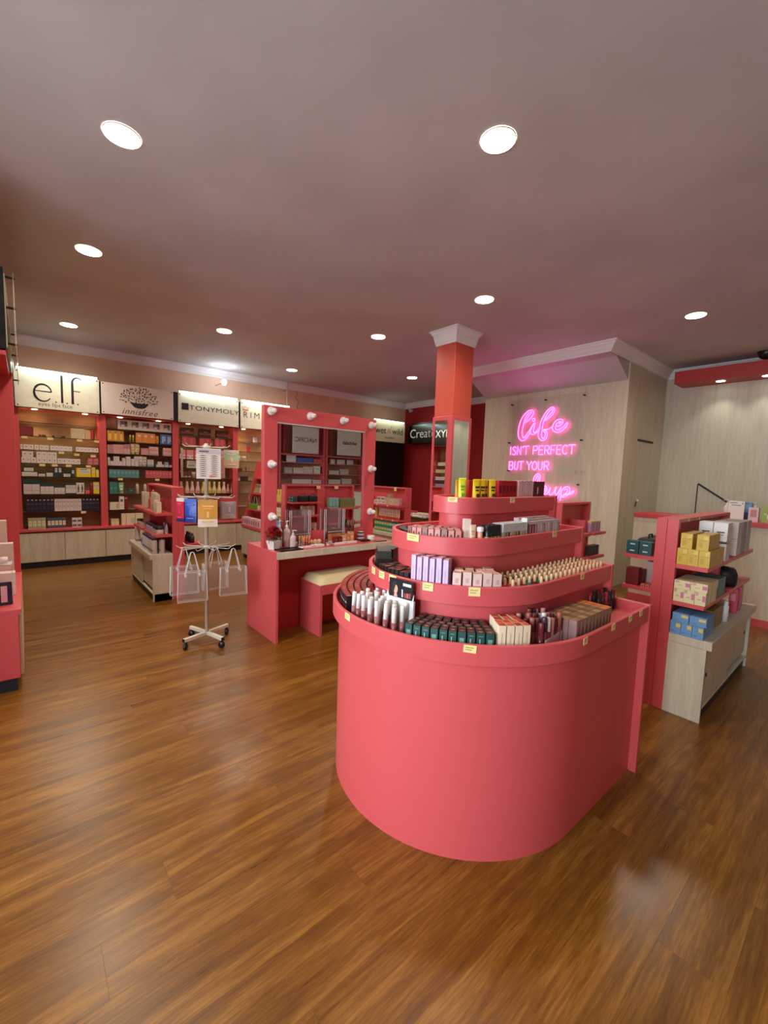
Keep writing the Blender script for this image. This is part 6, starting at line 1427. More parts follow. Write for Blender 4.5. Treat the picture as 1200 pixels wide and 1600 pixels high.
for k in range(8): carton(0.046, 0.08, 0.16, (126, 140, 84), lines=((0.1, 0.9, 0.4, 0.45, (96, 110, 60)),), name='gift_box').place('olive green box in the row' + LBf, 'box', (4.185 + 0.048 * k * 0.92, FY - 0.01, 0.8855), math.pi, 'olive boxes') if k < 7 else None

# ================================================================ gondola behind the counter
for k in range(3): carton(0.07, 0.06, 0.105, (176, 140, 170), segs=[(0, 0.85, (176, 140, 170)), (0.85, 1, (214, 180, 120))], lines=((0.1, 0.4, 0.1, 0.8, (206, 176, 200)),), name='gift_box').place('lilac clear box on the gondola behind the counter', 'box', (4.335 + 0.0735 * (k if k < 3 else 2.9), 1.90, 0.9855), 0, 'lilac clear boxes')
for k in range(4): carton(0.055, 0.06, 0.095, (40, 28, 34), lines=((0.1, 0.9, 0.2, 0.8, (58, 42, 50)),), name='gift_box').place('black box on the lower shelf of the gondola behind the counter', 'box', (4.315 + 0.060 * k, 1.90, 0.7455), 0, 'black boxes behind the counter')

# ================================================================ left gondola products (face -X)
LBg = ' on the left gondola'
def gp(k, label, cat, y, z, x=1.15, group=None): return k.place(label + LBg, cat, (x, y, z), HX, group)
CG = (216, 206, 172)
for i, (y, h) in enumerate(((5.60, 0.205), (5.52, 0.20), (5.44, 0.19))):
    gp(carton(0.062, 0.05, h, CG, segs=[(0, 0.3, (178, 196, 160)), (0.3, 1, CG)], lines=((0.3, 0.7, 0.5, 0.54, (170, 150, 120)),)), 'tall cream and green carton, %s of three, top shelf' % ('far', 'middle', 'near')[i], 'carton', y, 0.9855, 1.17)
for i, (y, h) in enumerate(((5.30, 0.13), (5.20, 0.115))): gp(carton(0.06, 0.05, h, (226, 218, 184), lines=((0.1, 0.9, 0.0, 0.35, (196, 206, 170)),)), 'short cream carton, %s one, top shelf' % ('left', 'right')[i], 'carton', y, 0.9855, 1.13)
pump_bottle(0.028, 0.23, (232, 206, 206), (226, 190, 190)).place('pale pink pump bottle on the top shelf' + LBg, 'pump bottle', (1.18, 5.69, 0.9855), HX)
for i, (y, h) in enumerate(((6.02, 0.19), (5.95, 0.15), (5.88, 0.19))): gp(carton(0.05, 0.05, h, CG), 'cream carton beyond the divider, number %s' % ('one', 'two', 'three')[i], 'carton', y, 0.9855)
WP = (206, 198, 214)
for i, y in enumerate((5.66, 5.58, 5.50, 5.42)):
    turned('hair_mask_jar', [(0, 0), (0.036, 0), (0.038, 0.006), (0.038, 0.058), (0.034, 0.062)], WP, [(0.039, 0.062), (0.039, 0.095), (0.034, 0.098), (0, 0.098)], (58, 40, 66), 14, 1.0, (0.0385, 0.012, 0.05, (150, 140, 170))).place('white jar with dark purple lid, %s from the divider%s' % (('first', 'second', 'third', 'fourth')[i], LBg), 'jar', (1.13, y, 0.7455), HX)
for i, y in enumerate((5.30, 5.19)):
    turned('hair_mask_jar', [(0, 0), (0.044, 0), (0.046, 0.006), (0.046, 0.05), (0.04, 0.054)], (206, 190, 176), [(0.047, 0.054), (0.047, 0.09), (0.04, 0.094), (0, 0.094)], (46, 34, 50), 14, 1.0, (0.0465, 0.01, 0.045, (176, 156, 140))).place('wide beige jar with dark lid, %s one%s' % (('left', 'right')[i], LBg), 'jar', (1.135, y, 0.7455), HX)
for i in range(2): squeeze_tube(0.05, 0.12, (190, 170, 214), (226, 226, 230), None).place('lilac tube leaning on the jars, %s one%s' % (('left', 'right')[i], LBg), 'tube', (1.20, 5.27 - 0.11 * i, 0.7455), HX)
for j in range(2):
    for i in range(7):
        y = 5.17 + i * 0.076
        c = ((196, 186, 176), (206, 206, 214), (196, 214, 226))[min(2, i // 3)]
        turned('shampoo_bottle', [(0, 0), (0.032, 0), (0.034, 0.006), (0.034, 0.148), (0.030, 0.154)], c, [(0.031, 0.154), (0.031, 0.178), (0.026, 0.182), (0, 0.182)], (62, 46, 74), 12, 0.9, (0.0345, 0.03, 0.05, (110, 100, 110))).place('white shampoo bottle with dark purple cap, %s row on the left gondola cabinet' % ('front', 'back')[j], 'bottle', (1.075 + j * 0.078, y, 0.5305), HX, 'shampoo bottles')
carton(0.075, 0.05, 0.182, (226, 206, 206), segs=[(0, 0.14, (214, 120, 140)), (0.14, 1, (228, 220, 220))], lines=((0.3, 0.45, 0.5, 0.85, (190, 70, 90)), (0.55, 0.65, 0.3, 0.8, (150, 120, 130)))).place('tall white carton with a pink foot at the far end of the left gondola cabinet', 'carton', (1.10, 6.20, 0.5305), HX)
squeeze_tube(0.05, 0.13, (90, 80, 130), (220, 214, 222), None).place('purple tube beside the shampoo bottles on the left gondola cabinet', 'tube', (1.09, 5.83, 0.5305), HX)
turned('product_jar', [(0, 0), (0.035, 0), (0.035, 0.04), (0.03, 0.045)], (190, 196, 170), [(0.036, 0.045), (0.036, 0.07), (0, 0.071)], (60, 76, 66), 12).place('green-lidded jar beyond the divider on the left gondola', 'jar', (1.13, 6.2, 0.7455))
for i in range(2): carton(0.08, 0.06, 0.04, (200, 186, 190)).place('small greyish box beyond the divider on the left gondola, %s one' % ('left', 'right')[i], 'box', (1.13, 6.08 - 0.1 * i, 0.7455), HX)
for i in range(3): carton(0.06, 0.07, 0.13, ((40, 34, 40), (58, 50, 54), (30, 26, 30))[i], lines=((0.2, 0.8, 0.4, 0.6, (96, 90, 96)),)).place('black carton on the rear side of the left gondola, number %s' % ('one', 'two', 'three')[i], 'carton', (1.50, 5.21 + i * 0.1, 0.8855), math.pi / 2)
for i in range(3): turned('dark_bottle', [(0, 0), (0.028, 0), (0.028, 0.07), (0.014, 0.085)], (52, 44, 50), [(0.015, 0.085), (0.015, 0.11), (0, 0.11)], (26, 24, 28), 10).place('dark bottle on the low rear shelf of the left gondola, number %s' % ('one', 'two', 'three')[i], 'bottle', (1.48, 5.20 + i * 0.09, 0.6205))

# ================================================================ third gondola products (face -X)
LB3 = ' on the gondola right of the vanity mirror'
for i in range(3): carton(0.10, 0.06, 0.06, (206, 196, 186), lines=((0.2, 0.8, 0.4, 0.6, (110, 100, 96)),)).place('white wide box in the lower layer' + LB3, 'box', (4.69, 5.50 + i * 0.105, 0.9855), HX, 'white wide boxes')
for i in range(2): carton(0.10, 0.06, 0.055, (206, 196, 186), lines=((0.1, 0.9, 0.3, 0.7, (96, 92, 92)),)).place('white wide box in the upper layer' + LB3, 'box', (4.69, 5.53 + i * 0.105, 1.046), HX, 'white wide boxes, upper')
for i in range(3): carton(0.085, 0.06, 0.105, ((196, 186, 150), (206, 190, 160), (196, 176, 150))[i], lines=text_lines((140, 126, 96))).place('cream carton in the row' + LB3, 'carton', (4.69, 5.22 + i * 0.088, 0.9855), HX, 'cream cartons, third gondola')
carton(0.075, 0.06, 0.06, (160, 160, 124)).place('olive grey carton stacked on the cream row' + LB3, 'carton', (4.69, 5.37, 1.091), HX)
for i in range(2): carton(0.04, 0.06, 0.11, (206, 160, 176)).place('lilac pink carton at the near end' + LB3, 'carton', (4.69, 5.13 + i * 0.043, 0.9855), HX, 'lilac cartons, third gondola')
for i in range(10):
    squeeze_tube(0.046, 0.165, (222, 208, 196), (214, 108, 34), (206, 120, 60)).place('white squeeze tube with an orange cap' + LB3, 'tube', (4.69, 5.14 + i * 0.054, 0.7455), HX, 'orange capped tubes')
carton(0.06, 0.05, 0.16, (206, 160, 90)).place('amber carton left of the orange-capped tubes' + LB3, 'carton', (4.69, 5.71, 0.7455), HX)
for j in range(2):
    for i in range(9): carton(0.062, 0.09, 0.088, (52, 140, 124), segs=[(0, 0.22, (44, 128, 112)), (0.22, 0.75, (150, 166, 96) if i > 2 else (150, 176, 160)), (0.75, 1, (40, 130, 112))], lines=((0.2, 0.8, 0.35, 0.62, (214, 190, 80) if i > 2 else (196, 206, 190)),)).place('green and yellow carton, %s layer%s' % (('lower', 'upper')[j], LB3), 'carton', (4.66, 5.13 + i * 0.065, 0.5305 + 0.0885 * j), HX, 'green yellow cartons')
# dump bin with white packs by the red wall
db_ = thing('dump_bin', 'low bin heaped with white packs between the far gondola and the column', 'bin', (5.9, 5.83, 0))
bpart('bin_body', [C(120, 84, 48, 0.6)], db_, -0.2, 0.2, -0.27, 0.27, 0, 0.66, c=0.004)
bpart('bin_rim', [C(60, 40, 28, 0.5)], db_, -0.21, 0.21, -0.28, 0.28, 0.66, 0.68, c=0.003)
for i in range(14):
    k = carton(0.12, 0.015, 0.075, (214, 204, 186), lines=((0.1, 0.9, 0.6, 0.8, (150, 140, 120)),), name='sachet')
    o = k.place('white sachet pack heaped in the low bin by the red wall', 'sachet', (5.78 + 0.08 * (i % 4), 5.60 + 0.034 * i, 0.682), 0.4 * (i % 3) + HX, 'white sachets in the bin')
    o.rotation_euler = (-0.35 - 0.1 * (i % 3), 0, 0.35 * ((i % 3) - 1) + HX)

# ================================================================ stepped display products (face -X)
LBs = ' on the stepped display'
for i in range(8): carton(0.085, 0.09, 0.125, ((226, 196, 200), (222, 210, 206), (214, 170, 190))[i % 3], lines=((0.2, 0.8, 0.15, 0.75, (206, 120, 150)), (0.35, 0.6, 0.3, 0.6, (70, 50, 56)))).place('pink and white box in the bottom row' + LBs, 'box', (2.845, 6.96 - i * 0.088, 0.5755), HX, 'pink white boxes, stepped display')
for i in range(10): carton(0.11, 0.05, 0.022, ((60, 52, 48), (196, 190, 170), (84, 70, 60))[i % 3]).place('flat dark sachet box lying in the second row' + LBs, 'box', (2.92, 6.95 - 0.07 * i, 0.5755) if 0 else (2.925, 6.95 - i * 0.075, 0.5755), HX + (0.2 if i % 2 else -0.15), 'flat sachet boxes') if i < 0 else None
pt = thing('brush_tray', 'green tray packed with makeup brushes on the stepped display', 'tray', (2.945, 6.80, 0.8405))
bpart('tray_body', [C(110, 160, 40, 0.45)], pt, -0.05, 0.04, -0.17, 0.17, 0, 0.085, c=0.004)
rs = random.Random(5)
for i in range(22):
    x, y = rs.uniform(-0.035, 0.025), -0.15 + 0.0143 * i
    l = part('brush', MB().tube([(x, y, 0.084), (x + rs.uniform(-0.02, 0.01), y + rs.uniform(-0.02, 0.02), 0.17 + rs.uniform(0, 0.04))], 0.004, 5).tube([(x + 0.0, y, 0.08), (x, y, 0.09)], 0.005, 5), C(40, 44, 40, 0.5) if i % 3 else C(206, 200, 190, 0.5), pt)
carton(0.06, 0.05, 0.07, (216, 206, 176)).place('pale tag box beside the brush tray' + LBs, 'box', (2.915, 6.56, 0.8405), HX)
for i in range(3): carton(0.05, 0.07, 0.13, (222, 200, 200), lines=text_lines((180, 150, 156))).place('white pink carton on the third step, %s from the left%s' % (('first', 'second', 'third')[i], LBs), 'carton', (3.02, 6.54 - i * 0.054, 1.1005), HX)
for i, c in enumerate(((170, 176, 60), (190, 130, 160), (196, 190, 150), (150, 160, 70))):
    o = carton(0.10, 0.012, 0.15, c, lines=((0.1, 0.9, 0.6, 0.9, tuple(int(v * .7) for v in c)),), name='leaflet_pack').place('leaning flat pack, %s on the third step%s' % (('yellow-green', 'mauve', 'cream', 'olive')[i], LBs), 'pack', (3.005, 6.955 - i * 0.104, 1.1045), HX); o.rotation_euler = (-0.3, 0, HX)
for i in range(5):
    o = carton(0.09, 0.02, 0.15, (150, 176, 70), lines=((0.2, 0.5, 0.1, 0.9, (206, 214, 150)), (0.55, 0.7, 0.2, 0.8, (40, 60, 30))), name='mask_pack').place('green leafy sheet pack on the top step' + LBs, 'pack', (3.09, 6.70 - i * 0.095, 1.3645), HX, 'green sheet packs'); o.rotation_euler = (-0.2, 0, HX)
# ================================================================ spinner rack products
FA = math.atan2(-RX, -(-RY)) if 0 else -0.30        # turned a little towards the viewer
def pack_kind(name, w_, h, c1, c2, c3, band=(0.0, 0.3), clear_=False):
    m_ = MB(); n_ = 8
    vs = []; rows = 7
    for j in range(rows + 1):
        for i in range(n_ + 1):
            u_, v_ = i / n_, j / rows
            b = 0.007 * math.sin(math.pi * u_) * math.sin(math.pi * min(1, v_ * 1.15)) if v_ < 0.87 else 0.0006
            vs.append(((u_ - .5) * w_, -b - 0.0006, -h + v_ * h)); 
    N = len(vs); vs += [(x, -y, z) for x, y, z in vs]
    W_ = n_ + 1
    for j in range(rows):
        mi = 2 if j == rows - 1 else (1 if band[0] <= (j + .5) / rows <= band[1] else 0)
        m_.add([vs[j * W_ + i] for i in range(W_)] + [vs[(j + 1) * W_ + i] for i in range(W_)], [(i, i + 1, W_ + i + 1, W_ + i) for i in range(n_)], mi, True)
        m_.add([vs[N + j * W_ + i] for i in range(W_)] + [vs[N + (j + 1) * W_ + i] for i in range(W_)], [(i + 1, i, W_ + i, W_ + i + 1) for i in range(n_)], mi, True)
    body = m_.mesh('pack_body', [C(*c1, 0.3), C(*c2, 0.3), C(*c3, 0.35)])
    q = MB()
    for (x0, x1, z0, z1) in ((-.3, .3, .20, .26), (-.22, .2, .30, .33), (-.05, .06, .42, .66), (-.3, .28, .78, .83)): q.quad((x0 * w_, -0.0088, -h * z1), (x1 * w_, -0.0088, -h * z1), (x1 * w_, -0.0088, -h * z0), (x0 * w_, -0.0088, -h * z0))
    return Kind(name, [('pack_body', body, [('print', q.mesh('print', C(*tuple(min(255, v + 36) for v in c1), 0.5)))])])
def hang(kind, label, cat, a, r, z, n, group, face=None, step=0.0165):
    ca, sa = math.cos(a), math.sin(a)
    for k in range(n):
        fz = (a + math.pi / 2) if face is None else face
        ox, oy = -math.sin(fz) * k * step, math.cos(fz) * k * step
        kind.place(label % (('front', 'second', 'third', 'fourth')[k]) if '%s' in label else label, cat, (RX + ca * r + ox, RY + sa * r + oy, z - 0.006), fz, group)
RKL = ' on the spinner rack'
pk_red = pack_kind('hanging_pack', 0.085, 0.19, (196, 44, 70), (40, 44, 110), (226, 220, 214), (0, 0.15))
pk_blue = pack_kind('hanging_pack', 0.10, 0.19, (44, 76, 170), (34, 50, 130), (60, 96, 190), (0, 0.25))
pk_gold = pack_kind('hanging_pack', 0.145, 0.215, (206, 150, 70), (226, 214, 200), (196, 150, 80), (0, 0.25))
pk_grey = pack_kind('hanging_pack', 0.125, 0.17, (166, 156, 156), (190, 176, 174), (196, 70, 66), (0, 0.2))
pk_pink = pack_kind('hanging_pack', 0.07, 0.17, (206, 170, 166), (226, 214, 206), (214, 190, 180), (0.4, 0.7))
def A(deg): return math.radians(deg)
hang(pk_red, 'red and white hanging pack, %s on the left hook' + RKL, 'pack', A(-172), 0.215, 1.255, 3, 'red packs', face=-1.15)
hang(pk_blue, 'blue hanging pack, %s on its hook' + RKL, 'pack', A(-140), 0.215, 1.255, 3, 'blue packs', face=-0.85)
hang(pk_gold, 'golden orange face mask pack, %s on the middle hook' + RKL, 'pack', A(-105), 0.215, 1.25, 3, 'golden mask packs', face=-0.28)
hang(pk_grey, 'grey pack with red letters, %s on the right hook' + RKL, 'pack', A(-40), 0.19, 1.255, 3, 'grey packs', face=0.1)
hang(pk_pink, 'narrow pinkish pack, %s on the far right hook' + RKL, 'pack', A(18), 0.225, 1.255, 3, 'pinkish packs', face=0.9)
hang(pk_grey, 'grey pack hanging at the back, %s one' + RKL, 'pack', A(75), 0.20, 1.255, 3, 'back grey packs')
hang(pk_blue, 'dark blue pack hanging at the back, %s one' + RKL, 'pack', A(135), 0.20, 1.255, 2, 'back blue packs')
# eyelash card
ec = thing('eyelash_card', 'white card with two columns of false eyelashes hanging at the top of the spinner rack', 'lash card', (RX - 0.02, RY - 0.125, 1.655), -0.26)
bpart('card', [C(216, 206, 196, 0.4)], ec, -0.092, 0.092, -0.002, 0.002, -0.245, 0, c=0.0006)
bpart('header', [C(196, 180, 186, 0.3)], ec, -0.092, 0.092, -0.0035, -0.0021, -0.046, -0.002, c=0)
bpart('header_print', [C(110, 96, 110, 0.4)], ec, -0.07, 0.0, -0.0042, -0.0036, -0.032, -0.018, c=0)
bpart('price_sticker', [C(206, 120, 110, 0.4)], ec, 0.005, 0.045, -0.0032, -0.0022, -0.232, -0.215, c=0)
lm = MB(); strip(lm, [(-0.028, -0.003), (-0.015, 0.003), (0.0, 0.0045), (0.015, 0.003), (0.028, -0.003)], [0.001, 0.005, 0.0065, 0.005, 0.001], -0.0008, 0.0)
lash = lm.mesh('lash', C(70, 56, 54, 0.6))
for c_ in (-0.042, 0.042):
    for k in range(11): ob('lash', lash, ec, (c_, -0.0021, -0.062 - k * 0.0163))
part('header_loop', MB().tube([(-0.02, 0, -0.002), (0.0, 0.0, 0.010), (0.02, 0, -0.002)], 0.002, 5), IV, ec)
pk_grn = pack_kind('hanging_pack', 0.12, 0.15, (206, 170, 140), (176, 196, 160), (206, 200, 180), (0.5, 0.8))
pk_bei = pack_kind('hanging_pack', 0.10, 0.24, (212, 176, 160), (222, 196, 186), (226, 214, 206), (0, 0.4))
hang(pk_grn, 'beige and green pack, %s on the top right hook' + RKL, 'pack', A(-25), 0.20, 1.66, 3, 'beige green packs', face=-0.2)
hang(pk_bei, 'pale pink pack, %s at the far top right' + RKL, 'pack', A(38), 0.20, 1.66, 3, 'pale pink packs far', face=0.35)
pk_w = pack_kind('hanging_pack', 0.06, 0.24, (222, 200, 190), (214, 184, 176), (226, 220, 210), (0, 0.5))
hang(pk_w, 'long narrow pale pack on the top tier' + RKL, 'pack', A(150), 0.19, 1.66, 1, None)
# clear totes
def tote():
    W_, H_, T_ = 0.225, 0.24, 0.055
    out = []
    f = MB(); n_ = 6
    def sheet(y, s):
        vs = [((i / n_ - .5) * W_ * (1 - 0.06 * (j / 5)), y + s * 0.012 * math.sin(math.pi * i / n_) * math.sin(math.pi * j / 5), -H_ + j / 5 * H_) for j in range(6) for i in range(n_ + 1)]
        f_ = MB().add(vs, [(j * (n_ + 1) + i, j * (n_ + 1) + i + 1, (j + 1) * (n_ + 1) + i + 1, (j + 1) * (n_ + 1) + i) for j in range(5) for i in range(n_)], 0, True)
        return f_.mesh('film_panel', FILM)
    out.append(('film_panel', sheet(-T_ / 2, -1), [])); out.append(('film_panel', sheet(T_ / 2, 1), []))
    g_ = MB()
    for sx in (-1, 1):
        g_.add([(sx * W_ / 2, -T_ / 2, -H_), (sx * W_ / 2, T_ / 2, -H_), (sx * W_ * .47, T_ / 2, 0), (sx * W_ * .47, -T_ / 2, 0)], [(0, 1, 2, 3)])
    g_.add([(-W_ / 2, -T_ / 2, -H_), (W_ / 2, -T_ / 2, -H_), (W_ / 2, T_ / 2, -H_), (-W_ / 2, T_ / 2, -H_)], [(0, 1, 2, 3)])
    out.append(('side_gusset', g_.mesh('side_gusset', FILM), []))
    pp = MB()
    PIP = clear('pvc_piping', (0.95, 0.93, 0.92), 0.45, 0.2)
    for y in (-T_ / 2, T_ / 2): pp.tube([(-W_ / 2, y, -H_), (W_ / 2, y, -H_), (W_ * .47, y, 0), (-W_ * .47, y, 0)], 0.0022, 5, 0, True)
    out.append(('edge_piping', pp.mesh('edge_piping', PIP), []))
    for y in (-T_ / 2, T_ / 2):
        h_ = MB().tube([(-0.055, y, -0.03), (-0.045, y, 0.02), (-0.012, y * 0.2, 0.155), (0.0, 0.0, 0.162), (0.012, y * 0.2, 0.155), (0.045, y, 0.02), (0.055, y, -0.03)], 0.004, 5)
        bt = MB().box(-0.06, -0.046, y - 0.003, y + 0.003, -0.035, -0.012).box(0.046, 0.06, y - 0.003, y + 0.003, -0.035, -0.012)
        out.append(('handle', h_.mesh('handle', clear('pvc_handle', (0.96, 0.94, 0.93), 0.3, 0.1)), [('handle_tab', bt.mesh('handle_tab', C(226, 216, 210, 0.4)))]))
    return Kind('clear_tote_bag', out)
tk = tote()
for a, r, face, lab in ((-144, 0.18, -0.2, 'front left'), (-28, 0.215, -0.15, 'front right'), (52, 0.20, 0.12, 'back right'), (135, 0.20, -0.1, 'back left')):
    tk.place('clear plastic tote bag hanging %s on the lowest hooks of the spinner rack' % lab, 'tote bag', (RX + r * math.cos(A(a)), RY + r * math.sin(A(a)), 0.655), face, 'clear tote bags')

# ================================================================ things on the vanity desk
ZD = 0.8005
fp = thing('flower_pot', 'square white pot with red artificial roses on the vanity desk', 'plant', (1.668, 3.455, ZD), 0.35)
m_ = MB(); 
a_, b_ = 0.032, 0.047
m_.add([(-a_, -a_, 0), (a_, -a_, 0), (a_, a_, 0), (-a_, a_, 0), (-b_, -b_, 0.078), (b_, -b_, 0.078), (b_, b_, 0.078), (-b_, b_, 0.078), (-b_ + .005, -b_ + .005, 0.078), (b_ - .005, -b_ + .005, 0.078), (b_ - .005, b_ - .005, 0.078), (-b_ + .005, b_ - .005, 0.078)],
       [(3, 2, 1, 0), (0, 1, 5, 4), (1, 2, 6, 5), (2, 3, 7, 6), (3, 0, 4, 7), (4, 5, 9, 8), (5, 6, 10, 9), (6, 7, 11, 10), (7, 4, 8, 11), (8, 9, 10, 11)])
part('pot', m_, C(232, 226, 222, 0.35), fp)
rs = random.Random(11)
lfm = MB().add([(0, 0, 0), (0.014, 0.02, 0.006), (0, 0.05, 0.0), (-0.014, 0.02, 0.006)], [(0, 1, 2, 3)]).mesh('leaf', C(74, 110, 40, 0.5))
for i in range(26):
    l = ob('leaf', lfm, fp, (rs.uniform(-0.04, 0.04), rs.uniform(-0.04, 0.04), 0.085 + rs.uniform(0, 0.05)))
    l.rotation_euler = (rs.uniform(-0.3, 0.9), rs.uniform(-.4, .4), rs.uniform(0, 6.28))
def rose_mesh():
    m__ = MB()
    for ring_, (n_, r0, r1, h0, h1) in enumerate(((3, 0.004, 0.010, 0.0, 0.026), (4, 0.008, 0.018, -0.002, 0.024), (5, 0.012, 0.026, -0.006, 0.018), (6, 0.015, 0.033, -0.010, 0.008))):
        for k in range(n_):
            a0 = 2 * math.pi * k / n_ + ring_ * 0.5; dw_ = math.pi / n_ * 1.25
            P = []
            for t in (-1, 0, 1):
                P.append((r0 * math.cos(a0 + t * dw_ * 0.7), r0 * math.sin(a0 + t * dw_ * .7), h0 - 0.008))
            for t in (-1, 0, 1):
                rr = r1 * (1.0 if t == 0 else 0.88); P.append((rr * math.cos(a0 + t * dw_), rr * math.sin(a0 + t * dw_), h1 - (0.0 if t == 0 else 0.005)))
            m__.add(P, [(0, 1, 4, 3), (1, 2, 5, 4)], 0, True)
    return m__.mesh('rose', C(150, 14, 24, 0.6))
rm = rose_mesh()
stm = MB().tube([(0, 0, -0.09), (0, 0, 0)], 0.002, 5).mesh('stem', C(60, 90, 36, 0.6))
for (x, y, z) in ((0, 0, 0.185), (-0.045, -0.01, 0.17), (0.045, 0.0, 0.17), (0.02, -0.045, 0.155), (-0.03, -0.05, 0.145), (-0.075, 0.01, 0.145), (0.075, 0.02, 0.15), (0.065, -0.035, 0.135), (0.0, 0.05, 0.17), (-0.07, -0.04, 0.125), (0.09, -0.01, 0.12), (0.03, 0.06, 0.15), (-0.045, 0.045, 0.15)):
    x, y = x * 0.72, y * 0.75
    r_ = ob('rose', rm, fp, (x, y, z)); r_.rotation_euler = (-y * 7, x * 7, x * 40); ob('stem', stm, r_)
tag(ob('serving_tray', MB().box(-0.115, 0.115, -0.055, 0.055, 0, 0.006, c=0.002).box(-0.115, 0.115, -0.055, -0.050, 0.006, 0.012).box(-0.115, 0.115, 0.05, 0.055, 0.006, 0.012).mesh('serving_tray', BLACK), None, (1.768, 3.358, ZD), 0.06), 'flat black tray at the front left of the vanity desk', 'tray')
pump_bottle(0.028, 0.165, (214, 196, 190), (226, 216, 210), (206, 180, 176)).place('white pump bottle in front of the others on the vanity desk', 'pump bottle', (1.852, 3.447, ZD), -0.5)
pump_bottle(0.034, 0.245, (206, 180, 172), (222, 206, 198), None).place('tall pinkish pump bottle behind on the vanity desk', 'pump bottle', (1.83, 3.523, ZD), 0.4)
pump_bottle(0.024, 0.25, (214, 200, 190), (222, 206, 198), None).place('slim tall pump bottle beside the mirror frame on the vanity desk', 'pump bottle', (1.765, 3.534, ZD), 0.2)
turned('product_jar', [(0, 0), (0.022, 0), (0.022, 0.022), (0.02, 0.025)], (226, 214, 206), [(0.023, 0.025), (0.023, 0.04), (0, 0.041)], (230, 222, 216), 12).place('small white cream jar beside the pump bottles on the vanity desk', 'jar', (1.905, 3.505, ZD))
def wtray(label, x0, x1, y0, y1, rz=0.03):
    t_ = thing('tester_tray', label, 'tray', ((x0 + x1) / 2, (y0 + y1) / 2, ZD), rz)
    hx_, hy_ = (x1 - x0) / 2, (y1 - y0) / 2
    bpart('tray_base', [WHITE], t_, -hx_, hx_, -hy_, hy_, 0, 0.008, c=0.001)
    bpart('tray_lip', [WHITE], t_, -hx_, hx_, -hy_, -hy_ + 0.006, 0.0081, 0.022, c=0.001)
    bpart('tray_lip', [WHITE], t_, -hx_, hx_, hy_ - 0.006, hy_, 0.0081, 0.022, c=0.001)
    bpart('lettering_strip', [C(170, 160, 156, 0.5)], t_, -0.02, 0.02, -hy_ - 0.0006, -hy_ - 0.0001, 0.008, 0.013, c=0)
wtray('left white tester tray with lip tints on the vanity desk', 1.905, 2.14, 3.37, 3.475)
wtray('right white tester tray with boxes on the vanity desk', 2.265, 2.535, 3.385, 3.50)
for i in range(3):
    gloss(0.0115, 0.085, (130, 30, 30), (214, 120, 84), 0.4).place('red lip tint with orange cap, %s in the left white tray' % ('first', 'second', 'third')[i], 'lip tint', (1.945 + i * 0.027, 3.41, ZD + 0.0085), 0)
for i in range(5): gloss(0.010, 0.095, (150, 110, 90), (196, 150, 90), 0.5).place('bronze lip tint behind the red ones, number %s from the left' % ('one', 'two', 'three', 'four', 'five')[i], 'lip tint', (1.92 + i * 0.026, 3.445, ZD + 0.0085), 0)
for i in range(3):
    c_ = thing('cushion_compact', 'open round peach compact, %s of three in the left white tray' % ('left', 'middle', 'right')[i], 'compact', (2.035 + i * 0.044, 3.425, ZD + 0.009), -0.2)
    part('compact_base', MB().lathe([(0, 0), (0.020, 0), (0.021, 0.004), (0.021, 0.010), (0.0, 0.011)], 16), C(226, 196, 160, 0.35), c_)
    ld = part('compact_lid', MB().lathe([(0, -0.003), (0.021, -0.003), (0.021, 0.003), (0, 0.003)], 16), C(222, 176, 130, 0.35), c_, (0, 0.013, 0.032)); ld.rotation_euler = (1.3, 0, 0)
gloss(0.012, 0.12, (120, 40, 40), (60, 26, 28), 0.45).place('dark red lip tint standing between the two white trays', 'lip tint', (2.215, 3.45, ZD))
turned('product_jar', [(0, 0), (0.024, 0), (0.024, 0.016)], (206, 190, 180), [(0.024, 0.016), (0.024, 0.03), (0, 0.031)], (150, 130, 124), 14).place('low round compact between the two white trays', 'compact', (2.195, 3.385, ZD))
for i, (c, h) in enumerate((((120, 30, 34), 0.06), ((110, 26, 30), 0.06), ((206, 160, 120), 0.065), ((196, 130, 84), 0.08), ((214, 150, 96), 0.10))):
    carton(0.042, 0.038, h, c, lines=((0.2, 0.8, 0.4, 0.6, tuple(min(255, v + 40) for v in c)),), top=c, name='tester_box').place('%s tester box in the right white tray' % ('dark red', 'maroon', 'beige', 'tan', 'tall peach')[i], 'box', (2.305 + i * 0.047, 3.435, ZD + 0.0085), 0)
for i in range(4): carton(0.05, 0.02, 0.085, ((206, 120, 70), (190, 110, 70))[i % 2], name='tester_box').place('orange tester card behind the right white tray, number %s' % ('one', 'two', 'three', 'four')[i], 'box', (2.285 + i * 0.056, 3.515, ZD), 0)
bc = thing('brush_cup', 'clear cup full of makeup brushes on the vanity desk', 'brush cup', (2.545, 3.515, ZD))
part('cup', MB().lathe([(0, 0), (0.034, 0), (0.036, 0.1), (0.033, 0.1), (0.031, 0.004), (0, 0.004)], 14), ACRYL, bc)
for i in range(9):
    a = i * 0.7; x, y = 0.018 * math.cos(a), 0.018 * math.sin(a); s_ = 1.7
    b = part('brush', MB().tube([(x, y, 0.005), (x * s_, y * s_, 0.16)], 0.0035, 6), C(60, 36, 30, 0.4), bc)
    part('bristles', MB().tube([(x * s_, y * s_, 0.16), (x * s_ * 1.1, y * s_ * 1.1, 0.185), (x * s_ * 1.15, y * s_ * 1.15, 0.215)], [0.004, 0.011, 0.006], 7), C(128, 88, 56, 0.8), b)
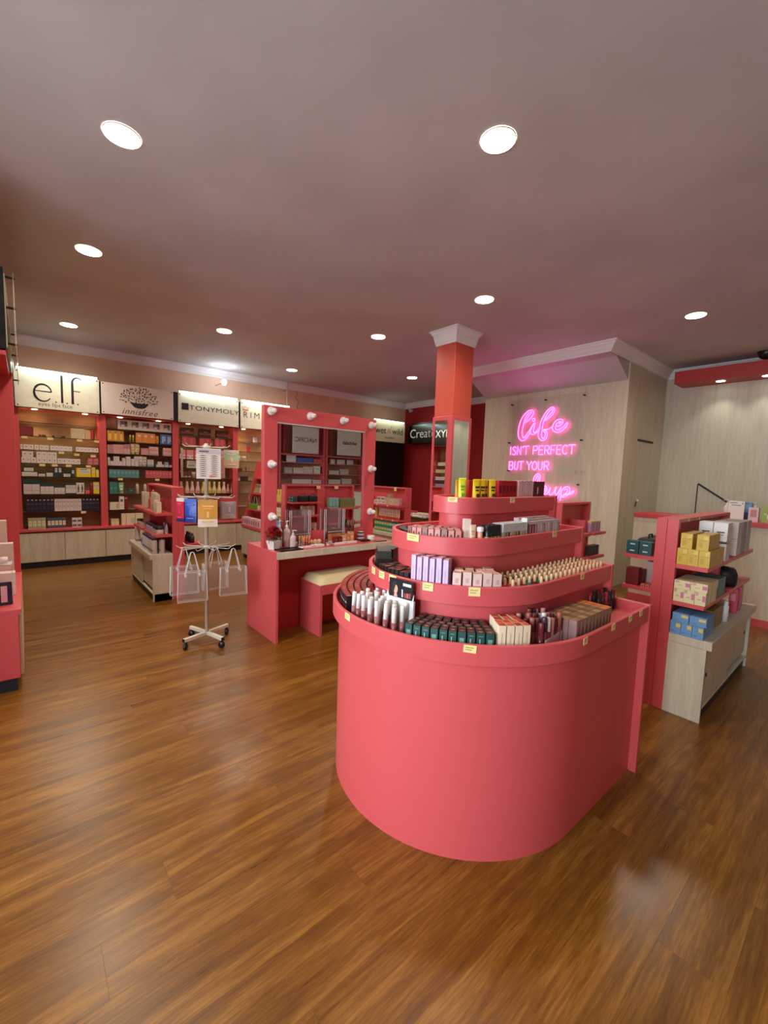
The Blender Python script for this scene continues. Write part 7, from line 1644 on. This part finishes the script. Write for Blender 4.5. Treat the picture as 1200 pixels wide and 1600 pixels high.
for i in range(5):
    turned('powder_compact', [(0, 0), (0.036, 0), (0.038, 0.003), (0.038, 0.012), (0.036, 0.014)], (30, 26, 28) if i % 2 == 0 else (196, 176, 172), [(0.037, 0.014), (0.037, 0.017), (0, 0.018)], (206, 190, 186), 16).place('round compact, %s in the stack on the vanity desk' % ('lowest', 'second', 'third', 'fourth', 'topmost')[i], 'compact', (2.665, 3.505, ZD + 0.0182 * i))
turned('product_jar', [(0, 0), (0.036, 0), (0.038, 0.004), (0.038, 0.028), (0.034, 0.03)], (222, 210, 200), [(0.038, 0.03), (0.038, 0.05), (0.034, 0.052), (0, 0.052)], (232, 224, 216), 16).place('white cream jar at the right end of the vanity desk', 'jar', (2.752, 3.44, ZD))
carton(0.09, 0.05, 0.018, (26, 24, 26), name='palette').place('flat black palette in front of the compact stack on the vanity desk', 'palette', (2.66, 3.415, ZD))
carton(0.12, 0.07, 0.012, (120, 96, 88), name='palette').place('flat brown palette at the right end of the vanity desk', 'palette', (2.80, 3.34, ZD))
for i, (x0, x1) in enumerate(((1.868, 2.092), (2.247, 2.49))):
    t_ = thing('acrylic_organizer', 'clear acrylic box frame leaning on the mirror, %s of two' % ('left', 'right')[i], 'organizer', (x0, 3.548, ZD + 0.0), 0)
    W_ = x1 - x0
    WE = C(206, 190, 190, 0.25)
    for xx in (0.0, 0.018, W_ - 0.022, W_ - 0.004): bpart('acrylic_edge', [WE], t_, xx, xx + 0.004, -0.006, 0.004, 0.0, 0.33, c=0)
    bpart('acrylic_sheet', [ACRYL], t_, 0.004, W_ - 0.004, 0.004, 0.007, 0.0, 0.33, c=0)
    bpart('acrylic_rail', [WE], t_, 0.0, W_, -0.008, -0.0061, 0.10, 0.106, c=0)
    for k in range(5): ob('tester', MB().lathe([(0, 0.0), (0.009, 0), (0.009, 0.05), (0.007, 0.055), (0.007, 0.085), (0, 0.086)], 8).mesh('tester', C(110, 34, 36, 0.3) if k % 2 else C(50, 30, 34, 0.3)), t_, (0.04 + k * (W_ - 0.08) / 4, -0.018, 0.0))

# ================================================================ checkout counter things
ZK = 1.1105
qs = thing('notice_stand', 'white upright notice stand on the checkout counter', 'notice', (6.05, 1.065, ZK), -0.22)
bpart('notice_panel', [C(232, 228, 220, 0.4)], qs, -0.004, 0.004, -0.075, 0.075, 0.0, 0.215, c=0.001)
bpart('notice_foot', [ACRYL], qs, -0.03, 0.04, -0.06, 0.06, 0.0, 0.004, c=0)
bpart('notice_heading', [C(60, 56, 56, 0.5)], qs, -0.0052, -0.0041, -0.01, 0.06, 0.19, 0.196, c=0)
bpart('notice_line', [C(110, 104, 100, 0.5)], qs, -0.0052, -0.0041, -0.045, 0.045, 0.165, 0.172, c=0)
bpart('notice_logo', [C(90, 86, 84, 0.5)], qs, -0.0052, -0.0041, -0.062, -0.052, 0.182, 0.193, c=0)
pump_bottle(0.03, 0.23, (222, 206, 190), (226, 220, 206), (190, 60, 54)).place('cream pump bottle with a red label behind the notice stand', 'pump bottle', (6.12, 1.16, ZK), 2.2)
carton(0.10, 0.06, 0.20, (84, 124, 176), segs=[(0, 0.45, (52, 56, 90)), (0.45, 1, (96, 136, 186))], lines=((0.1, 0.9, 0.6, 0.9, (120, 156, 200)),)).place('blue box behind the notice stand on the checkout counter', 'box', (6.20, 1.0, ZK), HX)
pump_bottle(0.025, 0.21, (214, 206, 196), (222, 216, 206), None).place('clear white pump bottle between the blue and pink boxes on the checkout counter', 'pump bottle', (6.15, 0.915, ZK), 2.0)
carton(0.085, 0.06, 0.155, (222, 190, 190), lines=((0.2, 0.8, 0.35, 0.85, (190, 130, 130)),)).place('pink box on the checkout counter', 'box', (6.02, 0.905, ZK), HX)
for i in range(2): carton(0.075, 0.06, 0.17, (150, 176, 66), lines=((0.2, 0.8, 0.5, 0.6, (190, 206, 120)),)).place('lime green box on the checkout counter, %s one' % ('left', 'right')[i], 'box', (6.02, 0.80 - i * 0.09, ZK), HX)
for i in range(3): carton(0.10, 0.06, 0.045, ((206, 150, 140), (226, 214, 206), (196, 90, 90))[i]).place('small flat box in the stack beside the lime boxes, %s' % ('lowest', 'middle', 'topmost')[i], 'box', (5.955, 0.735, ZK + 0.0455 * i), HX)
rm_ = thing('round_mirror', 'round black-framed table mirror at the right edge on the checkout counter', 'mirror', (6.28, 0.66, ZK))
m_ = MB(); m_.tube([(0, 0.16 * math.cos(2 * math.pi * k / 28), 0.186 + 0.16 * math.sin(2 * math.pi * k / 28)) for k in range(28)], 0.014, 8, 0, True)
part('frame_ring', m_, BLACK, rm_)
dsk = MB().lathe([(0, -0.002), (0.15, -0.002), (0.15, 0.002), (0, 0.002)], 28).mesh('mirror_disc', MIRROR); dsk.transform(Matrix.Rotation(math.pi / 2, 4, 'Y'))
ob('mirror_disc', dsk, rm_, (0, 0, 0.186))
bpart('foot', [BLACK], rm_, -0.04, 0.05, -0.06, 0.06, 0, 0.01, c=0.002)

# ================================================================ things on the left edge unit
ZL = 0.5455
fr = thing('sample_stand', 'dark framed sample stand on the red unit at the left edge', 'stand', (-0.125, 3.72, ZL), -0.05)
bpart('stand_frame', [C(40, 40, 62, 0.35)], fr, -0.04, 0.04, -0.006, 0.006, 0.0, 0.155, c=0.004)
bpart('sample_strip', [C(222, 170, 176, 0.4)], fr, -0.016, 0.016, -0.0085, -0.0065, 0.02, 0.13, c=0.0005)
bpart('stand_foot', [C(40, 40, 62, 0.35)], fr, -0.04, 0.04, 0.0065, 0.06, 0.0, 0.006, c=0.001)
for i, (x, y, w_, h, lab) in enumerate(((-0.135, 4.02, 0.13, 0.16, 'low white box'), (-0.15, 4.30, 0.14, 0.33, 'tall white paper bag'), (-0.20, 4.55, 0.16, 0.48, 'tallest white box'))):
    carton(w_, 0.09, h, (228, 220, 208), lines=((0.2, 0.8, 0.5, 0.55, (190, 170, 160)), (0.55, 0.9, 0.1, 0.4, (222, 180, 176))), name='gift_box').place(lab + ' on the red unit at the left edge', 'box', (x, y, ZL), 0)
as_ = thing('acrylic_riser', 'clear acrylic riser behind the sample stand at the left edge', 'stand', (-0.13, 3.85, ZL))
bpart('riser_side', [ACRYL], as_, 0.045, 0.05, -0.06, 0.06, 0, 0.26, c=0.001)
bpart('riser_top', [ACRYL], as_, -0.08, 0.0449, -0.06, 0.06, 0.255, 0.26, c=0.001)
turned('product_jar', [(0, 0), (0.022, 0), (0.022, 0.02)], (226, 214, 206), [(0.023, 0.02), (0.023, 0.04), (0, 0.041)], (236, 230, 224), 12).place('small white jar on the clear riser at the left edge', 'jar', (-0.125, 3.84, ZL + 0.2605))

# ================================================================ one label for each thing: number look-alikes by their place
from collections import defaultdict
ORD = ['first', 'second', 'third', 'fourth', 'fifth', 'sixth', 'seventh', 'eighth', 'ninth', 'tenth', 'eleventh', 'twelfth', 'thirteenth', 'fourteenth', 'fifteenth', 'sixteenth', 'seventeenth', 'eighteenth', 'nineteenth', 'twentieth', 'twenty-first', 'twenty-second', 'twenty-third', 'twenty-fourth']
bpy.context.view_layer.update()
by = defaultdict(list)
for o in bpy.data.objects:
    if o.parent is None and 'label' in o.keys() and o.get('category'): by[o['label']].append(o)
for lab, lst in by.items():
    if len(lst) < 2 or len(lst) > len(ORD): continue
    def sx(o):
        f_ = in_frame(*o.location, margin=1e6)
        return (f_[0] if f_ else o.location.x * 100)
    lst.sort(key=sx)
    for i, o in enumerate(lst):
        o['label'] = '%s, %s from left' % (lab, ORD[i])
SHORT = [(' in the row', ''), (' cosmetic carton', ' carton'), (' by the right straight side of the lowest tier', ', right side of lowest tier'), (' on the gondola right of the vanity mirror', ', gondola beside vanity mirror'), (' on the rear side of the right gondola', ', rear of right gondola'),
         (' of the ', ' of '), (' on the ', ' on '), (' at the ', ' at '), (' in the ', ' in '), (' under the ', ' under '), (' right of the ', ' right of '), (' with a ', ' with '), (' the ', ' ')]
for o in bpy.data.objects:
    if o.parent is None and o.get('category'):
        t = o['label']
        for a, b in SHORT:
            if len(t.split()) <= 16: break
            t = t.replace(a, b)
        o['label'] = t
